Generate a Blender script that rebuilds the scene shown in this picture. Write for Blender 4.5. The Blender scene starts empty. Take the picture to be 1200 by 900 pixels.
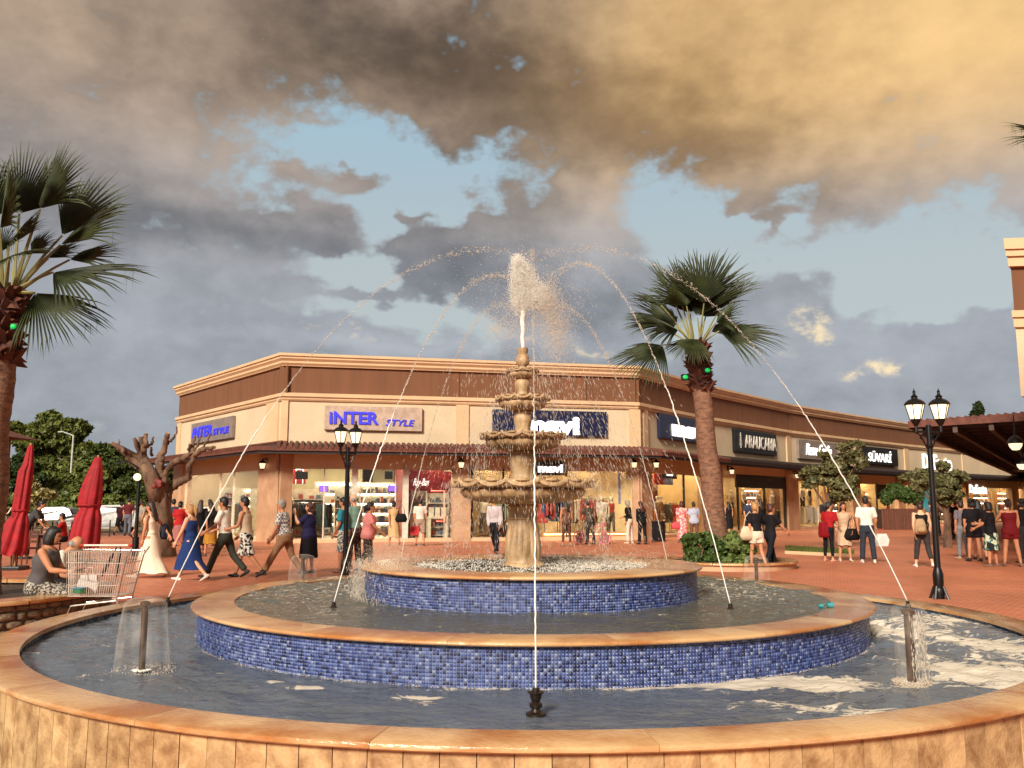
import bpy, math, random
import numpy as np
from mathutils import Vector, Matrix, Euler, noise as mnoise
R = math.radians
PI = math.pi
random.seed(7); rng = np.random.default_rng(7)
S = bpy.context.scene
COL = S.collection
# ------------------------------------------------------------------ camera
F, PITCH, CAMH = 1030.0, 0.13657, 1.62
cam = bpy.data.cameras.new('camera'); co = bpy.data.objects.new('camera', cam); COL.objects.link(co)
cam.sensor_width = 36; cam.lens = 36*F/1200; cam.clip_end = 4000; cam.clip_start = .05
co.location = (0, 0, CAMH); co.rotation_euler = (PI/2+PITCH, 0, 0)
S.camera = co
S.render.resolution_x, S.render.resolution_y = 1024, 768
def ray(px, py):
    x, y = px-600, 450-py
    c, s = math.cos(PITCH), math.sin(PITCH)
    return Vector((x, F*c-y*s, F*s+y*c))
def at(px, py, Y):
    d = ray(px, py); return Vector((0, 0, CAMH))+d*(Y/d.y)
def gnd(px, py, z=0.0):
    d = ray(px, py); return Vector((0, 0, CAMH))+d*((z-CAMH)/d.z)
# ------------------------------------------------------------------ sun, sky, exposure
S.view_settings.view_transform = 'Standard'; S.view_settings.look = 'None'
S.view_settings.exposure = 0.24; S.view_settings.gamma = 1.0
SUN_EL, SUN_AZ = R(29), R(203)      # azimuth clockwise from +Y: behind the camera, to the left
sd = Vector((math.sin(SUN_AZ)*math.cos(SUN_EL), math.cos(SUN_AZ)*math.cos(SUN_EL), math.sin(SUN_EL)))
sl = bpy.data.lights.new('sun', 'SUN'); sl.energy = 4.9; sl.angle = R(14); sl.color = (1.0, .925, .81)
so = bpy.data.objects.new('sun', sl); COL.objects.link(so)
so.rotation_euler = (-sd).to_track_quat('-Z', 'Y').to_euler()
W = bpy.data.worlds.new('World'); S.world = W; W.use_nodes = True
def build_sky():
    nt = W.node_tree; N = nt.nodes; L = nt.links; N.clear()
    def nd(t, **k):
        n = N.new(t)
        for a, b in k.items(): setattr(n, a, b)
        return n
    def put(sock, v):
        if hasattr(v, 'is_output'): L.new(v, sock)
        else: sock.default_value = v
    def M(op, a, b=None, c=None, clamp=False):
        n = nd('ShaderNodeMath', operation=op); n.use_clamp = clamp
        for i, v in enumerate((a, b, c)):
            if v is not None: put(n.inputs[i], v)
        return n.outputs[0]
    def V(op, a, b=None, c=None):
        n = nd('ShaderNodeVectorMath', operation=op)
        for i, v in enumerate((a, b, c)):
            if v is not None: put(n.inputs[i], v)
        return n.outputs['Value'] if op in ('DOT_PRODUCT', 'LENGTH') else n.outputs[0]
    def sm(x, lo, hi):
        n = nd('ShaderNodeMapRange', interpolation_type='SMOOTHSTEP')
        put(n.inputs[0], x); n.inputs[1].default_value = lo; n.inputs[2].default_value = hi
        return n.outputs[0]
    def mix(f, a, b):
        n = nd('ShaderNodeMix', data_type='RGBA'); put(n.inputs[0], f); put(n.inputs[6], a); put(n.inputs[7], b)
        return n.outputs[2]
    def noise(vec, scale, detail=6, rough=.55, color=False):
        n = nd('ShaderNodeTexNoise'); put(n.inputs['Vector'], vec)
        n.inputs['Scale'].default_value = scale; n.inputs['Detail'].default_value = detail; n.inputs['Roughness'].default_value = rough
        return n.outputs['Color'] if color else n.outputs['Fac']
    def lin(c): return tuple((x/12.92 if x <= .04045 else ((x+.055)/1.055)**2.4) for x in c)+(1,)
    tc = nd('ShaderNodeTexCoord').outputs['Generated']
    sp = nd('ShaderNodeSeparateXYZ'); L.new(tc, sp.inputs[0])
    az = M('ARCTAN2', sp.outputs[0], sp.outputs[1]); el = M('ARCSINE', sp.outputs[2])
    K = F/100
    cb = nd('ShaderNodeCombineXYZ'); L.new(M('MULTIPLY', az, K), cb.inputs[0]); L.new(M('MULTIPLY', el, K), cb.inputs[1])
    uv = cb.outputs[0]
    dv = V('MULTIPLY', tc, (9.35, 9.35, 14.0))        # noise space: direction itself, squeezed upright so clouds lie flat
    w1 = V('SUBTRACT', noise(dv, .55, 3, .6, True), (.5, .5, .5))
    w2 = V('SUBTRACT', noise(dv, 2.2, 3, .6, True), (.5, .5, .5))
    uvd = V('ADD', uv, V('ADD', V('MULTIPLY', w1, (1.5, 1.1, 0)), V('MULTIPLY', w2, (.55, .45, 0))))
    def blobs(lst, base, src=None):
        acc = base
        for (px, py, rx, ry, wt) in lst:
            d = ray(px, py).normalized()
            c = (math.atan2(d.x, d.y)*K, math.asin(d.z)*K, 0)
            q = V('MULTIPLY', V('SUBTRACT', src or uvd, c), (100/rx, 100/ry, 0))
            acc = M('MULTIPLY_ADD', M('POWER', math.exp(-1), V('DOT_PRODUCT', q, q)), wt, acc)
        return acc
    n_big = noise(dv, .45, 3, .55); n_mid = noise(dv, 1.1, 4, .62); n_fine = noise(dv, 3.6, 5, .62)
    # how much cloud: full cover with gaps, and ragged clouds inside the gaps
    cov = blobs(GAPS, 1.02)
    cov = blobs(CLOUDS, cov)
    cov = M('ADD', cov, M('MULTIPLY', M('SUBTRACT', n_mid, .5), 2.1))
    cov = M('ADD', cov, M('MULTIPLY', M('SUBTRACT', n_fine, .5), .9))
    dens = sm(cov, .22, .74)
    thick = sm(cov, .45, 1.3)
    # how lit each cloud is
    lit = blobs(LIGHT, .50)
    lit = M('ADD', lit, M('MULTIPLY', M('SUBTRACT', n_big, .5), .9))
    lit = M('ADD', lit, M('MULTIPLY', M('SUBTRACT', n_mid, .5), .85))
    lit = M('ADD', lit, M('MULTIPLY', M('SUBTRACT', n_fine, .5), .42))
    litc = sm(lit, -.45, 1.25)
    warm = M('MULTIPLY', sm(blobs(WARM, 0.0, uv), .05, .95), sm(el, .26, .46))
    low = sm(sp.outputs[2], .46, .20)
    dark_c = mix(low, lin((.28, .25, .235)), lin((.42, .44, .47)))
    lite_c = mix(low, lin((.74, .65, .57)), lin((.66, .68, .71)))
    dark_c = mix(warm, dark_c, lin((.58, .46, .32)))
    lite_c = mix(warm, lite_c, lin((.93, .77, .54)))
    ccol = mix(litc, dark_c, lite_c)
    edge = M('MULTIPLY', sm(M('MULTIPLY', blobs(GOLD, 0.0), sm(n_fine, .34, .72)), .12, .95), .75)
    ccol = mix(edge, ccol, lin((1.0, .90, .70)))
    # clear sky between: the Sky Texture, veiled by thin high haze
    sky = nd('ShaderNodeTexSky', sky_type='NISHITA'); sky.sun_disc = False
    sky.sun_elevation = SUN_EL; sky.sun_rotation = SUN_AZ; sky.altitude = 50; sky.air_density = 1.2; sky.dust_density = 1.5; sky.ozone_density = 1.5
    STR = .1
    clear = V('MULTIPLY', sky.outputs[0], (STR*1.0, STR*1.0, STR*.95))
    veil = mix(sm(sp.outputs[2], .22, .5), lin((.69, .72, .72)), lin((.60, .73, .80)))
    clear = mix(.85, clear, veil)
    tot = mix(dens, clear, ccol)
    horizon = sm(sp.outputs[2], .0, -.1)
    tot = mix(horizon, tot, lin((.35, .27, .22)))
    bg = nd('ShaderNodeBackground'); bg.inputs['Strength'].default_value = STR
    L.new(V('MULTIPLY', tot, (1/STR,)*3), bg.inputs['Color'])
    out = nd('ShaderNodeOutputWorld'); L.new(bg.outputs[0], out.inputs[0])
# (px, py, rx, ry, weight): directions in the photograph's own sky, as angles
GAPS = [(285,165,75,40,-.42),(390,180,90,58,-.8),(500,215,110,58,-1.0),(440,285,120,55,-.75),(640,215,50,36,-.35),(790,250,110,52,-1.0),(930,285,120,55,-1.0),
        (1060,330,140,55,-1.05),(1000,380,150,45,-.7),(1170,330,110,60,-.75),(460,345,150,44,-.9),(600,385,150,30,-.85),(790,385,90,36,-.7),(400,345,60,30,-.4),(250,215,40,22,-.3)]
CLOUDS = [(520,312,48,26,1.45),(565,345,50,18,.9),(600,285,55,42,.9),(690,290,60,60,1.15),(660,360,120,40,1.3),(480,292,28,28,.75),(390,292,40,18,1.35),(470,262,22,9,.8),(410,200,34,10,.9),(600,335,60,14,.7),(345,258,66,22,1.1),(420,215,50,14,.9),(300,340,80,12,1.1),
          (920,362,75,30,1.5),(440,348,46,10,1.2),(400,402,60,18,1.0),(1050,425,110,28,1.2),(950,405,80,22,.9),(1160,365,60,25,.9),(905,250,22,9,.9),(1150,430,90,30,.7),(970,265,50,35,.8),(330,200,40,12,.6),(1040,370,50,12,.6),(830,340,34,10,.7),(880,230,40,10,.5),(1080,300,40,9,.5),(540,262,24,10,.7)]
LIGHT = [(600,100,260,60,-.60),(820,165,190,48,-.62),(950,225,120,28,-.40),(400,30,110,60,-.40),(560,205,110,40,-.55),(500,60,90,40,-.22),(760,45,90,22,.12),(520,325,90,40,-.45),(470,110,60,30,.0),
         (670,360,100,35,-.5),(260,270,140,34,-.36),(150,240,120,40,-.26),(100,90,220,110,.10),(910,360,60,30,-.05),(1150,90,220,140,.50),(700,225,60,50,.25),(420,95,70,22,.2),
         (120,390,220,90,.10),(1060,410,120,40,.16),(470,412,250,12,.4),(620,172,50,16,.15),(720,262,34,40,.25),(390,290,50,24,-.35),(60,320,140,50,.16)]
WARM = [(1230,50,330,220,1.3),(1000,-60,260,110,.35),(1900,-100,800,300,.8),(2500,0,900,500,.7),(1120,245,120,44,.35),(0,20,400,120,.10)]
GOLD = [(362,386,16,10,.9),(432,398,14,10,.7),(950,375,28,13,1.1),(1052,438,18,12,1.0),(1015,432,26,8,.9),(905,400,12,6,.5),(700,418,60,6,.6),(590,414,60,7,.6)]
build_sky()
S.render.engine = 'CYCLES'; S.cycles.use_denoising = True; S.cycles.max_bounces = 8; S.cycles.transparent_max_bounces = 24
S.cycles.diffuse_bounces = 3; S.cycles.glossy_bounces = 3; S.cycles.transmission_bounces = 4
S.cycles.caustics_reflective = False; S.cycles.caustics_refractive = False; S.cycles.sample_clamp_indirect = 4
# ------------------------------------------------------------------ helpers
def lin(c): return tuple((x/12.92 if x <= .04045 else ((x+.055)/1.055)**2.4) for x in c[:3])+(1,)
MATS = {}
def mat(name, col, rough=.6, var=.12, scale=4, bump=0.0, bscale=None, metal=0.0, col2=None, per=0.0, spec=.5, emit=0, coord='Object', stretch=(1,1,1), island=0.0, contrast=(.35,.65), dist=0.0):
    """Principled surface whose colour drifts with noise; per = random tone per object, island = random tone per loose piece. col is linear."""
    if name in MATS: return MATS[name]
    m = bpy.data.materials.new(name); m.use_nodes = True; nt = m.node_tree; N = nt.nodes; L = nt.links
    p = N['Principled BSDF']; p.inputs['Roughness'].default_value = rough; p.inputs['Metallic'].default_value = metal
    p.inputs['Specular IOR Level'].default_value = spec
    tc = N.new('ShaderNodeTexCoord'); mp = N.new('ShaderNodeMapping'); mp.inputs['Scale'].default_value = stretch
    L.new(tc.outputs[coord], mp.inputs[0])
    nz = N.new('ShaderNodeTexNoise'); nz.inputs['Scale'].default_value = scale; nz.inputs['Detail'].default_value = 6; nz.inputs['Roughness'].default_value = .6; nz.inputs['Distortion'].default_value = dist
    vec = mp.outputs[0]
    if per or island:
        oi = N.new('ShaderNodeObjectInfo') if per else N.new('ShaderNodeNewGeometry')
        rnd = oi.outputs['Random'] if per else oi.outputs['Random Per Island']
        ad = N.new('ShaderNodeVectorMath'); ad.operation = 'MULTIPLY_ADD'; ad.inputs[1].default_value = (1,1,1)
        cx = N.new('ShaderNodeCombineXYZ'); ml = N.new('ShaderNodeMath'); ml.operation = 'MULTIPLY'; ml.inputs[1].default_value = 37
        L.new(rnd, ml.inputs[0]); L.new(ml.outputs[0], cx.inputs[0]); L.new(ml.outputs[0], cx.inputs[2])
        L.new(vec, ad.inputs[0]); L.new(cx.outputs[0], ad.inputs[2]); vec = ad.outputs[0]
    L.new(vec, nz.inputs['Vector'])
    mr = N.new('ShaderNodeMapRange'); mr.inputs[1].default_value = contrast[0]; mr.inputs[2].default_value = contrast[1]
    L.new(nz.outputs['Fac'], mr.inputs[0])
    c = tuple(col[:3]); c2 = tuple(col2[:3]) if col2 else tuple(x*(1-2*var) for x in c)
    mx = N.new('ShaderNodeMix'); mx.data_type = 'RGBA'
    L.new(mr.outputs[0], mx.inputs[0]); mx.inputs[6].default_value = c2+(1,)
    mx.inputs[7].default_value = c+(1,) if col2 else tuple(min(1, x*(1+var)) for x in c)+(1,)
    res = mx.outputs[2]
    if per or island:
        amt = per or island
        m2 = N.new('ShaderNodeMapRange'); m2.inputs[3].default_value = 1-amt; m2.inputs[4].default_value = 1+amt
        L.new(rnd, m2.inputs[0])
        vm = N.new('ShaderNodeVectorMath'); vm.operation = 'SCALE'; L.new(res, vm.inputs[0]); L.new(m2.outputs[0], vm.inputs['Scale']); res = vm.outputs[0]
    L.new(res, p.inputs['Base Color'])
    if bump:
        b = N.new('ShaderNodeBump'); b.inputs['Strength'].default_value = bump; b.inputs['Distance'].default_value = .02
        n2 = N.new('ShaderNodeTexNoise'); n2.inputs['Scale'].default_value = bscale or scale*5; n2.inputs['Detail'].default_value = 5
        L.new(vec, n2.inputs['Vector']); L.new(n2.outputs['Fac'], b.inputs['Height']); L.new(b.outputs[0], p.inputs['Normal'])
    if emit:
        p.inputs['Emission Color'].default_value = tuple(col[:3])+(1,); p.inputs['Emission Strength'].default_value = emit
    MATS[name] = m; return m
def smat(name, c, **k): return mat(name, lin(c), **k)
def emis(name, col, strength):
    if name in MATS: return MATS[name]
    m = bpy.data.materials.new(name); m.use_nodes = True; p = m.node_tree.nodes['Principled BSDF']
    p.inputs['Base Color'].default_value = tuple(col)+(1,); p.inputs['Emission Color'].default_value = tuple(col)+(1,); p.inputs['Emission Strength'].default_value = strength
    MATS[name] = m; return m
class MB:
    """collects shapes into one mesh"""
    def __init__(s): s.v = []; s.f = []; s.sm = False
    def add(s, vs, fs):
        n = len(s.v); s.v += [tuple(v) for v in vs]; s.f += [tuple(i+n for i in f) for f in fs]; return s
    def box(s, c, d, rz=0, rot=None):
        x, y, z = d[0]/2, d[1]/2, d[2]/2
        m = rot or Matrix.Rotation(rz, 3, 'Z'); c = Vector(c)
        vs = [c+m@Vector(q) for q in ((-x,-y,-z),(x,-y,-z),(x,y,-z),(-x,y,-z),(-x,-y,z),(x,-y,z),(x,y,z),(-x,y,z))]
        return s.add(vs, [(0,3,2,1),(4,5,6,7),(0,1,5,4),(1,2,6,5),(2,3,7,6),(3,0,4,7)])
    def hexa(s, b, t):      # four bottom and four top corners
        return s.add(list(b)+list(t), [(0,3,2,1),(4,5,6,7),(0,1,5,4),(1,2,6,5),(2,3,7,6),(3,0,4,7)])
    def beam(s, a, b, w, h=None):
        a, b = Vector(a), Vector(b); h = h or w; d = b-a
        q = d.to_track_quat('Y', 'Z').to_matrix()
        return s.box((a+b)/2, (w, d.length, h), rot=q)
    def tube(s, pts, rad, n=8, cap=True, ell=None, ref=None):
        pts = [Vector(p) for p in pts]; m = len(pts)
        rad = rad if hasattr(rad, '__len__') else [rad]*m
        vs = []; prev = ref.copy() if ref else None
        for i, p in enumerate(pts):
            d = (pts[min(i+1, m-1)]-pts[max(i-1, 0)])
            if d.length < 1e-9: d = Vector((0,0,1))
            d.normalize()
            if prev is None: prev = d.orthogonal().normalized()
            u = prev-d*prev.dot(d)
            u = u.normalized() if u.length > 1e-6 else d.orthogonal().normalized()
            prev = u; w = d.cross(u)
            r = rad[i]; ru, rw = (r if hasattr(r, '__len__') else (r, r))
            for k in range(n):
                a = 2*PI*k/n; vs.append(p+u*(ru*math.cos(a))+w*(rw*math.sin(a)))
        fs = [(i*n+k, i*n+(k+1)%n, (i+1)*n+(k+1)%n, (i+1)*n+k) for i in range(m-1) for k in range(n)]
        if cap: fs += [tuple(range(n))[::-1], tuple((m-1)*n+k for k in range(n))]
        return s.add(vs, fs)
    def lathe(s, prof, n=24, c=(0,0,0), mod=None, arc=None):
        """prof: (r, z) from bottom to top; mod(theta, r, z) -> (r, z)"""
        vs = []; m = len(prof); a0, a1 = arc or (0, 2*PI); full = arc is None; k_ = n if full else n+1
        for r, z in prof:
            for k in range(k_):
                a = a0+(a1-a0)*k/n; rr, zz = mod(a, r, z) if mod else (r, z)
                vs.append((c[0]+rr*math.cos(a), c[1]+rr*math.sin(a), c[2]+zz))
        fs = [(i*k_+k, i*k_+(k+1)%k_, (i+1)*k_+(k+1)%k_, (i+1)*k_+k) for i in range(m-1) for k in range(n)]
        return s.add(vs, fs)
    def ball(s, c, r, n=12, m=8, rot=None):
        r = r if hasattr(r, '__len__') else (r, r, r); vs = []; c = Vector(c)
        for i in range(m+1):
            ph = PI*i/m-PI/2; ph = max(-PI/2+.02, min(PI/2-.02, ph))
            for k in range(n):
                a = 2*PI*k/n; q = Vector((r[0]*math.cos(ph)*math.cos(a), r[1]*math.cos(ph)*math.sin(a), r[2]*math.sin(ph)))
                vs.append(c+(rot@q if rot else q))
        fs = [(i*n+k, i*n+(k+1)%n, (i+1)*n+(k+1)%n, (i+1)*n+k) for i in range(m) for k in range(n)]
        fs += [tuple(range(n))[::-1], tuple(m*n+k for k in range(n))]
        return s.add(vs, fs)
    def disc(s, c, r, n=24, z=0): 
        vs = [(c[0]+r*math.cos(2*PI*k/n), c[1]+r*math.sin(2*PI*k/n), c[2]) for k in range(n)]
        return s.add(vs, [tuple(range(n))])
    def prism(s, poly, z0, z1):     # poly counter-clockwise seen from above
        n = len(poly)
        return s.add([(x,y,z0) for x,y in poly]+[(x,y,z1) for x,y in poly], [tuple(range(n))[::-1], tuple(n+i for i in range(n))]+[(i,(i+1)%n,n+(i+1)%n,n+i) for i in range(n)])
    def mesh(s, name, smooth=False, off=None):
        me = bpy.data.meshes.new(name)
        vs = s.v if off is None else [(x-off[0], y-off[1], z-off[2]) for x,y,z in s.v]
        me.from_pydata(vs, [], s.f); me.update()
        if smooth:
            me.polygons.foreach_set('use_smooth', [True]*len(me.polygons))
            if smooth != 'all': me.set_sharp_from_angle(angle=R(40))
        return me
    def build(s, name, m, parent=None, smooth=False, bevel=0, local=False, loc=None, rz=0, kind=None):
        off = None
        if parent is not None and not local: off = WORLD_LOC.get(parent.name, (0,0,0))
        o = bpy.data.objects.new(name, s.mesh(name, smooth, off)); COL.objects.link(o)
        if m: o.data.materials.append(m)
        if parent is not None: o.parent = parent; WORLD_LOC[o.name] = off or WORLD_LOC.get(parent.name, (0,0,0))
        if loc is not None: o.location = loc
        if rz: o.rotation_euler.z = rz
        if bevel:
            b = o.modifiers.new('bevel', 'BEVEL'); b.width = bevel; b.segments = 2; b.limit_method = 'ANGLE'
        if kind: o['kind'] = kind
        return o
WORLD_LOC = {}
def npmesh(name, verts, faces, m, parent=None, smooth=False, kind=None):
    """verts (n,3), faces (m,k) numpy arrays, already in the parent's space"""
    me = bpy.data.meshes.new(name); verts = np.asarray(verts, 'f'); faces = np.asarray(faces, 'i'); k = faces.shape[1]
    me.vertices.add(len(verts)); me.vertices.foreach_set('co', verts.ravel())
    me.loops.add(faces.size); me.loops.foreach_set('vertex_index', faces.ravel())
    me.polygons.add(len(faces)); me.polygons.foreach_set('loop_start', np.arange(len(faces), dtype='i')*k)
    if smooth: me.polygons.foreach_set('use_smooth', np.ones(len(faces), bool))
    me.update(calc_edges=True); me.validate()
    o = bpy.data.objects.new(name, me); COL.objects.link(o); me.materials.append(m)
    if parent is not None: o.parent = parent
    if kind: o['kind'] = kind
    return o
def tag(o, label=None, cat=None, group=None, kind=None):
    if label: o['label'] = label
    if cat: o['category'] = cat
    if group: o['group'] = group
    if kind: o['kind'] = kind
    return o
def thing(name, label, cat, loc=(0,0,0), rz=0, group=None):
    o = bpy.data.objects.new(name, None); COL.objects.link(o); o.location = loc; o.rotation_euler.z = rz
    o.empty_display_size = .1; WORLD_LOC[o.name] = tuple(loc)
    return tag(o, label, cat, group)
def copy_tree(o, parent=None, loc=None, rz=None, label=None):
    c = o.copy(); COL.objects.link(c); c.parent = parent
    if loc is not None: c.location = loc
    if rz is not None: c.rotation_euler.z = rz
    if label: c['label'] = label
    for ch in list(o.children): copy_tree(ch, c)
    return c
def inst(name, me, parent=None, loc=(0,0,0), rz=0, scale=None):
    o = bpy.data.objects.new(name, me); COL.objects.link(o); o.parent = parent; o.location = loc; o.rotation_euler.z = rz
    if scale: o.scale = scale
    return o
FONT = None
def text_mesh(body, w, h, depth=.02, bold=0.0, shear=0.0):
    """lettering as a mesh in its x-z plane, fitted to w by h, centred, facing -y"""
    cu = bpy.data.curves.new('letters', 'FONT'); cu.body = body; cu.extrude = .02; cu.offset = bold; cu.shear = shear; cu.align_x = 'CENTER'; cu.resolution_u = 4
    o = bpy.data.objects.new('letters', cu); COL.objects.link(o); bpy.context.view_layer.update()
    me = bpy.data.meshes.new_from_object(o.evaluated_get(bpy.context.evaluated_depsgraph_get()))
    bpy.data.objects.remove(o); bpy.data.curves.remove(cu)
    n = len(me.vertices); a = np.empty(n*3, 'f'); me.vertices.foreach_get('co', a); a = a.reshape(n, 3)
    lo, hi = a.min(0), a.max(0); b = np.empty_like(a)
    b[:,0] = (a[:,0]-(lo[0]+hi[0])/2)*w/(hi[0]-lo[0]); b[:,2] = (a[:,1]-(lo[1]+hi[1])/2)*h/(hi[1]-lo[1]); b[:,1] = -(a[:,2]-lo[2])/max(1e-6, hi[2]-lo[2])*depth
    me.vertices.foreach_set('co', b.ravel()); me.update(); return me
# ------------------------------------------------------------------ ground
def brick_ground():
    m = bpy.data.materials.new('plaza_paving'); m.use_nodes = True; N = m.node_tree.nodes; L = m.node_tree.links; p = N['Principled BSDF']
    tc = N.new('ShaderNodeTexCoord'); br = N.new('ShaderNodeTexBrick'); br.inputs['Scale'].default_value = 1
    br.inputs['Brick Width'].default_value = .22; br.inputs['Row Height'].default_value = .11; br.inputs['Mortar Size'].default_value = .009
    mp = N.new('ShaderNodeMapping'); mp.inputs['Rotation'].default_value = (0,0,R(38)); L.new(tc.outputs['Object'], mp.inputs[0]); L.new(mp.outputs[0], br.inputs['Vector'])
    br.inputs['Color1'].default_value = lin((.78,.44,.30)); br.inputs['Color2'].default_value = lin((.84,.52,.37)); br.inputs['Mortar'].default_value = lin((.50,.31,.24))
    nz = N.new('ShaderNodeTexNoise'); nz.inputs['Scale'].default_value = .35; nz.inputs['Detail'].default_value = 8; L.new(tc.outputs['Object'], nz.inputs[0])
    mx = N.new('ShaderNodeMix'); mx.data_type = 'RGBA'; mx.blend_type = 'MULTIPLY'; mx.inputs[0].default_value = .55
    cr = N.new('ShaderNodeMapRange'); cr.inputs[1].default_value = .3; cr.inputs[2].default_value = .7; cr.inputs[3].default_value = .55; cr.inputs[4].default_value = 1.2
    L.new(nz.outputs[0], cr.inputs[0]); L.new(br.outputs['Color'], mx.inputs[6]); L.new(cr.outputs[0], mx.inputs[7]); L.new(mx.outputs[2], p.inputs['Base Color'])
    p.inputs['Roughness'].default_value = .55
    b = N.new('ShaderNodeBump'); b.inputs['Strength'].default_value = .3; b.inputs['Distance'].default_value = .004; L.new(br.outputs['Fac'], b.inputs['Height']); b.invert = True; L.new(b.outputs[0], p.inputs['Normal'])
    return m
g = MB(); g.add([(-900,-300,0),(900,-300,0),(900,1500,0),(-900,1500,0)], [(0,1,2,3)])
tag(g.build('ground', smat('dry_ground', (.50,.42,.28), scale=.3, var=.25)), kind='structure')
g = MB(); g.add([(-30,-12,.004),(120,-12,.004),(120,110,.004),(-5,110,.004),(-16,60,.004),(-22,52,.004),(-30,50,.004)], [(0,1,2,3,4,5,6)])
tag(g.build('plaza_pavement', brick_ground()), kind='structure')
# ------------------------------------------------------------------ the fountain
CX, CY = .178, 8.582
trav = dict(rough=.42, scale=5, bump=.35, bscale=26, spec=.5)
M_cop = mat('polished_travertine', lin((.82,.66,.47)), col2=lin((.66,.42,.22)), rough=.12, scale=1.3, bump=.3, contrast=(.40,.60), bscale=30, per=.06, stretch=(1,1,3))
M_pan = mat('rough_travertine', lin((.80,.66,.47)), col2=lin((.52,.37,.23)), rough=.42, scale=7.5, bump=.28, bscale=55, per=.16, dist=.35, stretch=(1,1,.9), contrast=(.30,.62))
M_grout = smat('grey_grout', (.66,.66,.68), scale=20, rough=.8)
M_cem = smat('basin_cement', (.40,.38,.36), scale=3, bump=.3)
M_stone = mat('carved_stone', lin((.80,.67,.50)), col2=lin((.48,.36,.23)), rough=.5, scale=6, bump=.5, bscale=30, stretch=(1,1,.35))
def mosaic_mat(name, cols, rough=.18):
    m = bpy.data.materials.new(name); m.use_nodes = True; N = m.node_tree.nodes; L = m.node_tree.links; p = N['Principled BSDF']
    g = N.new('ShaderNodeNewGeometry'); r = N.new('ShaderNodeValToRGB'); r.color_ramp.interpolation = 'CONSTANT'
    e = r.color_ramp.elements; n = len(cols)
    for i, (pos, c) in enumerate(cols):
        x = e[i] if i < 2 else e.new(pos)
        x.position = pos; x.color = lin(c)
    L.new(g.outputs['Random Per Island'], r.inputs[0]); L.new(r.outputs[0], p.inputs['Base Color']); p.inputs['Roughness'].default_value = rough
    return m
M_mos = mosaic_mat('blue_glass_mosaic', [(0,(.12,.15,.32)),(.16,(.22,.28,.49)),(.40,(.29,.35,.56)),(.62,(.35,.41,.60)),(.80,(.48,.52,.64)),(.90,(.18,.23,.43))])
M_mosi = mosaic_mat('pool_side_mosaic', [(0,(.25,.32,.45)),(.3,(.36,.44,.56)),(.6,(.45,.52,.60)),(.8,(.55,.60,.64))])
fountain = thing('fountain', 'large round three tiered fountain with blue mosaic walls and stacked stone bowls', 'fountain', (CX, CY, 0))
def ringseg(r0, r1, z0, z1, a0, a1, n, bev=0.0):
    """a stone of a ring, between two angles, with rounded outer edge"""
    mb = MB(); prof = [(r0,z0),(r1,z0)] + ([(r1+.010,z0+.008),(r1+.012,(z0+z1)/2),(r1+.008,z1-.006),(r1-.004,z1)] if bev else [(r1,z1)]) + [(r0,z1)]
    k = len(prof); vs = []
    for i in range(n+1):
        a = a0+(a1-a0)*i/n
        vs += [(r*math.cos(a), r*math.sin(a), z) for r, z in prof]
    fs = [(i*k+j, (i+1)*k+j, (i+1)*k+(j+1)%k, i*k+(j+1)%k) for i in range(n) for j in range(k)]
    fs += [tuple(range(k)), tuple(n*k+j for j in range(k))[::-1]]
    mb.add(vs, fs); return mb
def coping(parent, r0, r1, z0, z1, n, seg, a_off=0.0, gap=.0012):
    da = 2*PI/n; me = ringseg(r0, r1, z0, z1, gap/r1, da-gap/r1, seg, 1).mesh('coping_stone', True); me.materials.append(M_cop)
    for i in range(n):
        inst('coping_stone', me, parent, (0,0,random.uniform(-.0006,.0006)), a_off+i*da)
def mosaic(parent, r, z0, z1, size, inward=False, m=M_mos):
    n = int(2*PI*r/size); rows = max(1, round((z1-z0)/size)); da = 2*PI/n; dz = (z1-z0)/rows; g = .0022
    i, j = np.meshgrid(np.arange(n), np.arange(rows), indexing='ij'); i = i.ravel(); j = j.ravel(); c = len(i)
    jit = rng.uniform(-.0008, .0008, c); s = -1 if inward else 1
    ro = r+s*(.004+jit); a0 = i*da+g/r*.5; a1 = (i+1)*da-g/r*.5; zz0 = z0+j*dz+g*.5; zz1 = z0+(j+1)*dz-g*.5
    def P(rr, a, z): return np.stack([rr*np.cos(a), rr*np.sin(a), z], 1)
    rb = np.full(c, r); b = .0012
    V = np.stack([P(rb,a0,zz0),P(rb,a1,zz0),P(rb,a1,zz1),P(rb,a0,zz1),P(ro,a0+b/r,zz0+b),P(ro,a1-b/r,zz0+b),P(ro,a1-b/r,zz1-b),P(ro,a0+b/r,zz1-b)], 1).reshape(-1,3)
    F = np.array([(4,5,6,7),(0,1,5,4),(1,2,6,5),(2,3,7,6),(3,0,4,7)])
    if inward: F = F[:, ::-1]
    F = (F[None]+np.arange(c)[:,None,None]*8).reshape(-1,4)
    return npmesh('mosaic_tiles', V, F, m, parent, kind='stuff')
Z1, Z2, Z3 = .568, .787, 1.064      # coping tops
WZ1, WZ2, WZ3 = .500, .780, 1.036   # water levels
R1i, R1o, R2i, R2o, R3i, R3o = 4.252, 4.53, 2.70, 3.040, 1.13, 1.600
ob = MB(); ob.lathe([(4.282,0),(4.46,0),(4.46,Z1-.042),(4.282,Z1-.042),(4.282,0)], 180)
ob = ob.build('outer_basin', M_cem, fountain, local=True)
n_pan = 168; da = 2*PI/n_pan
pm = ringseg(4.461, 4.487, 0, Z1-.04, .0005, da-.0005, 2).mesh('wall_panel'); pm.materials.append(M_pan)
for i in range(n_pan):
    inst('wall_panel', pm, ob, (0,0,0), i*da, (1+random.uniform(-.0004,.0004),)*2+(1,))
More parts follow.
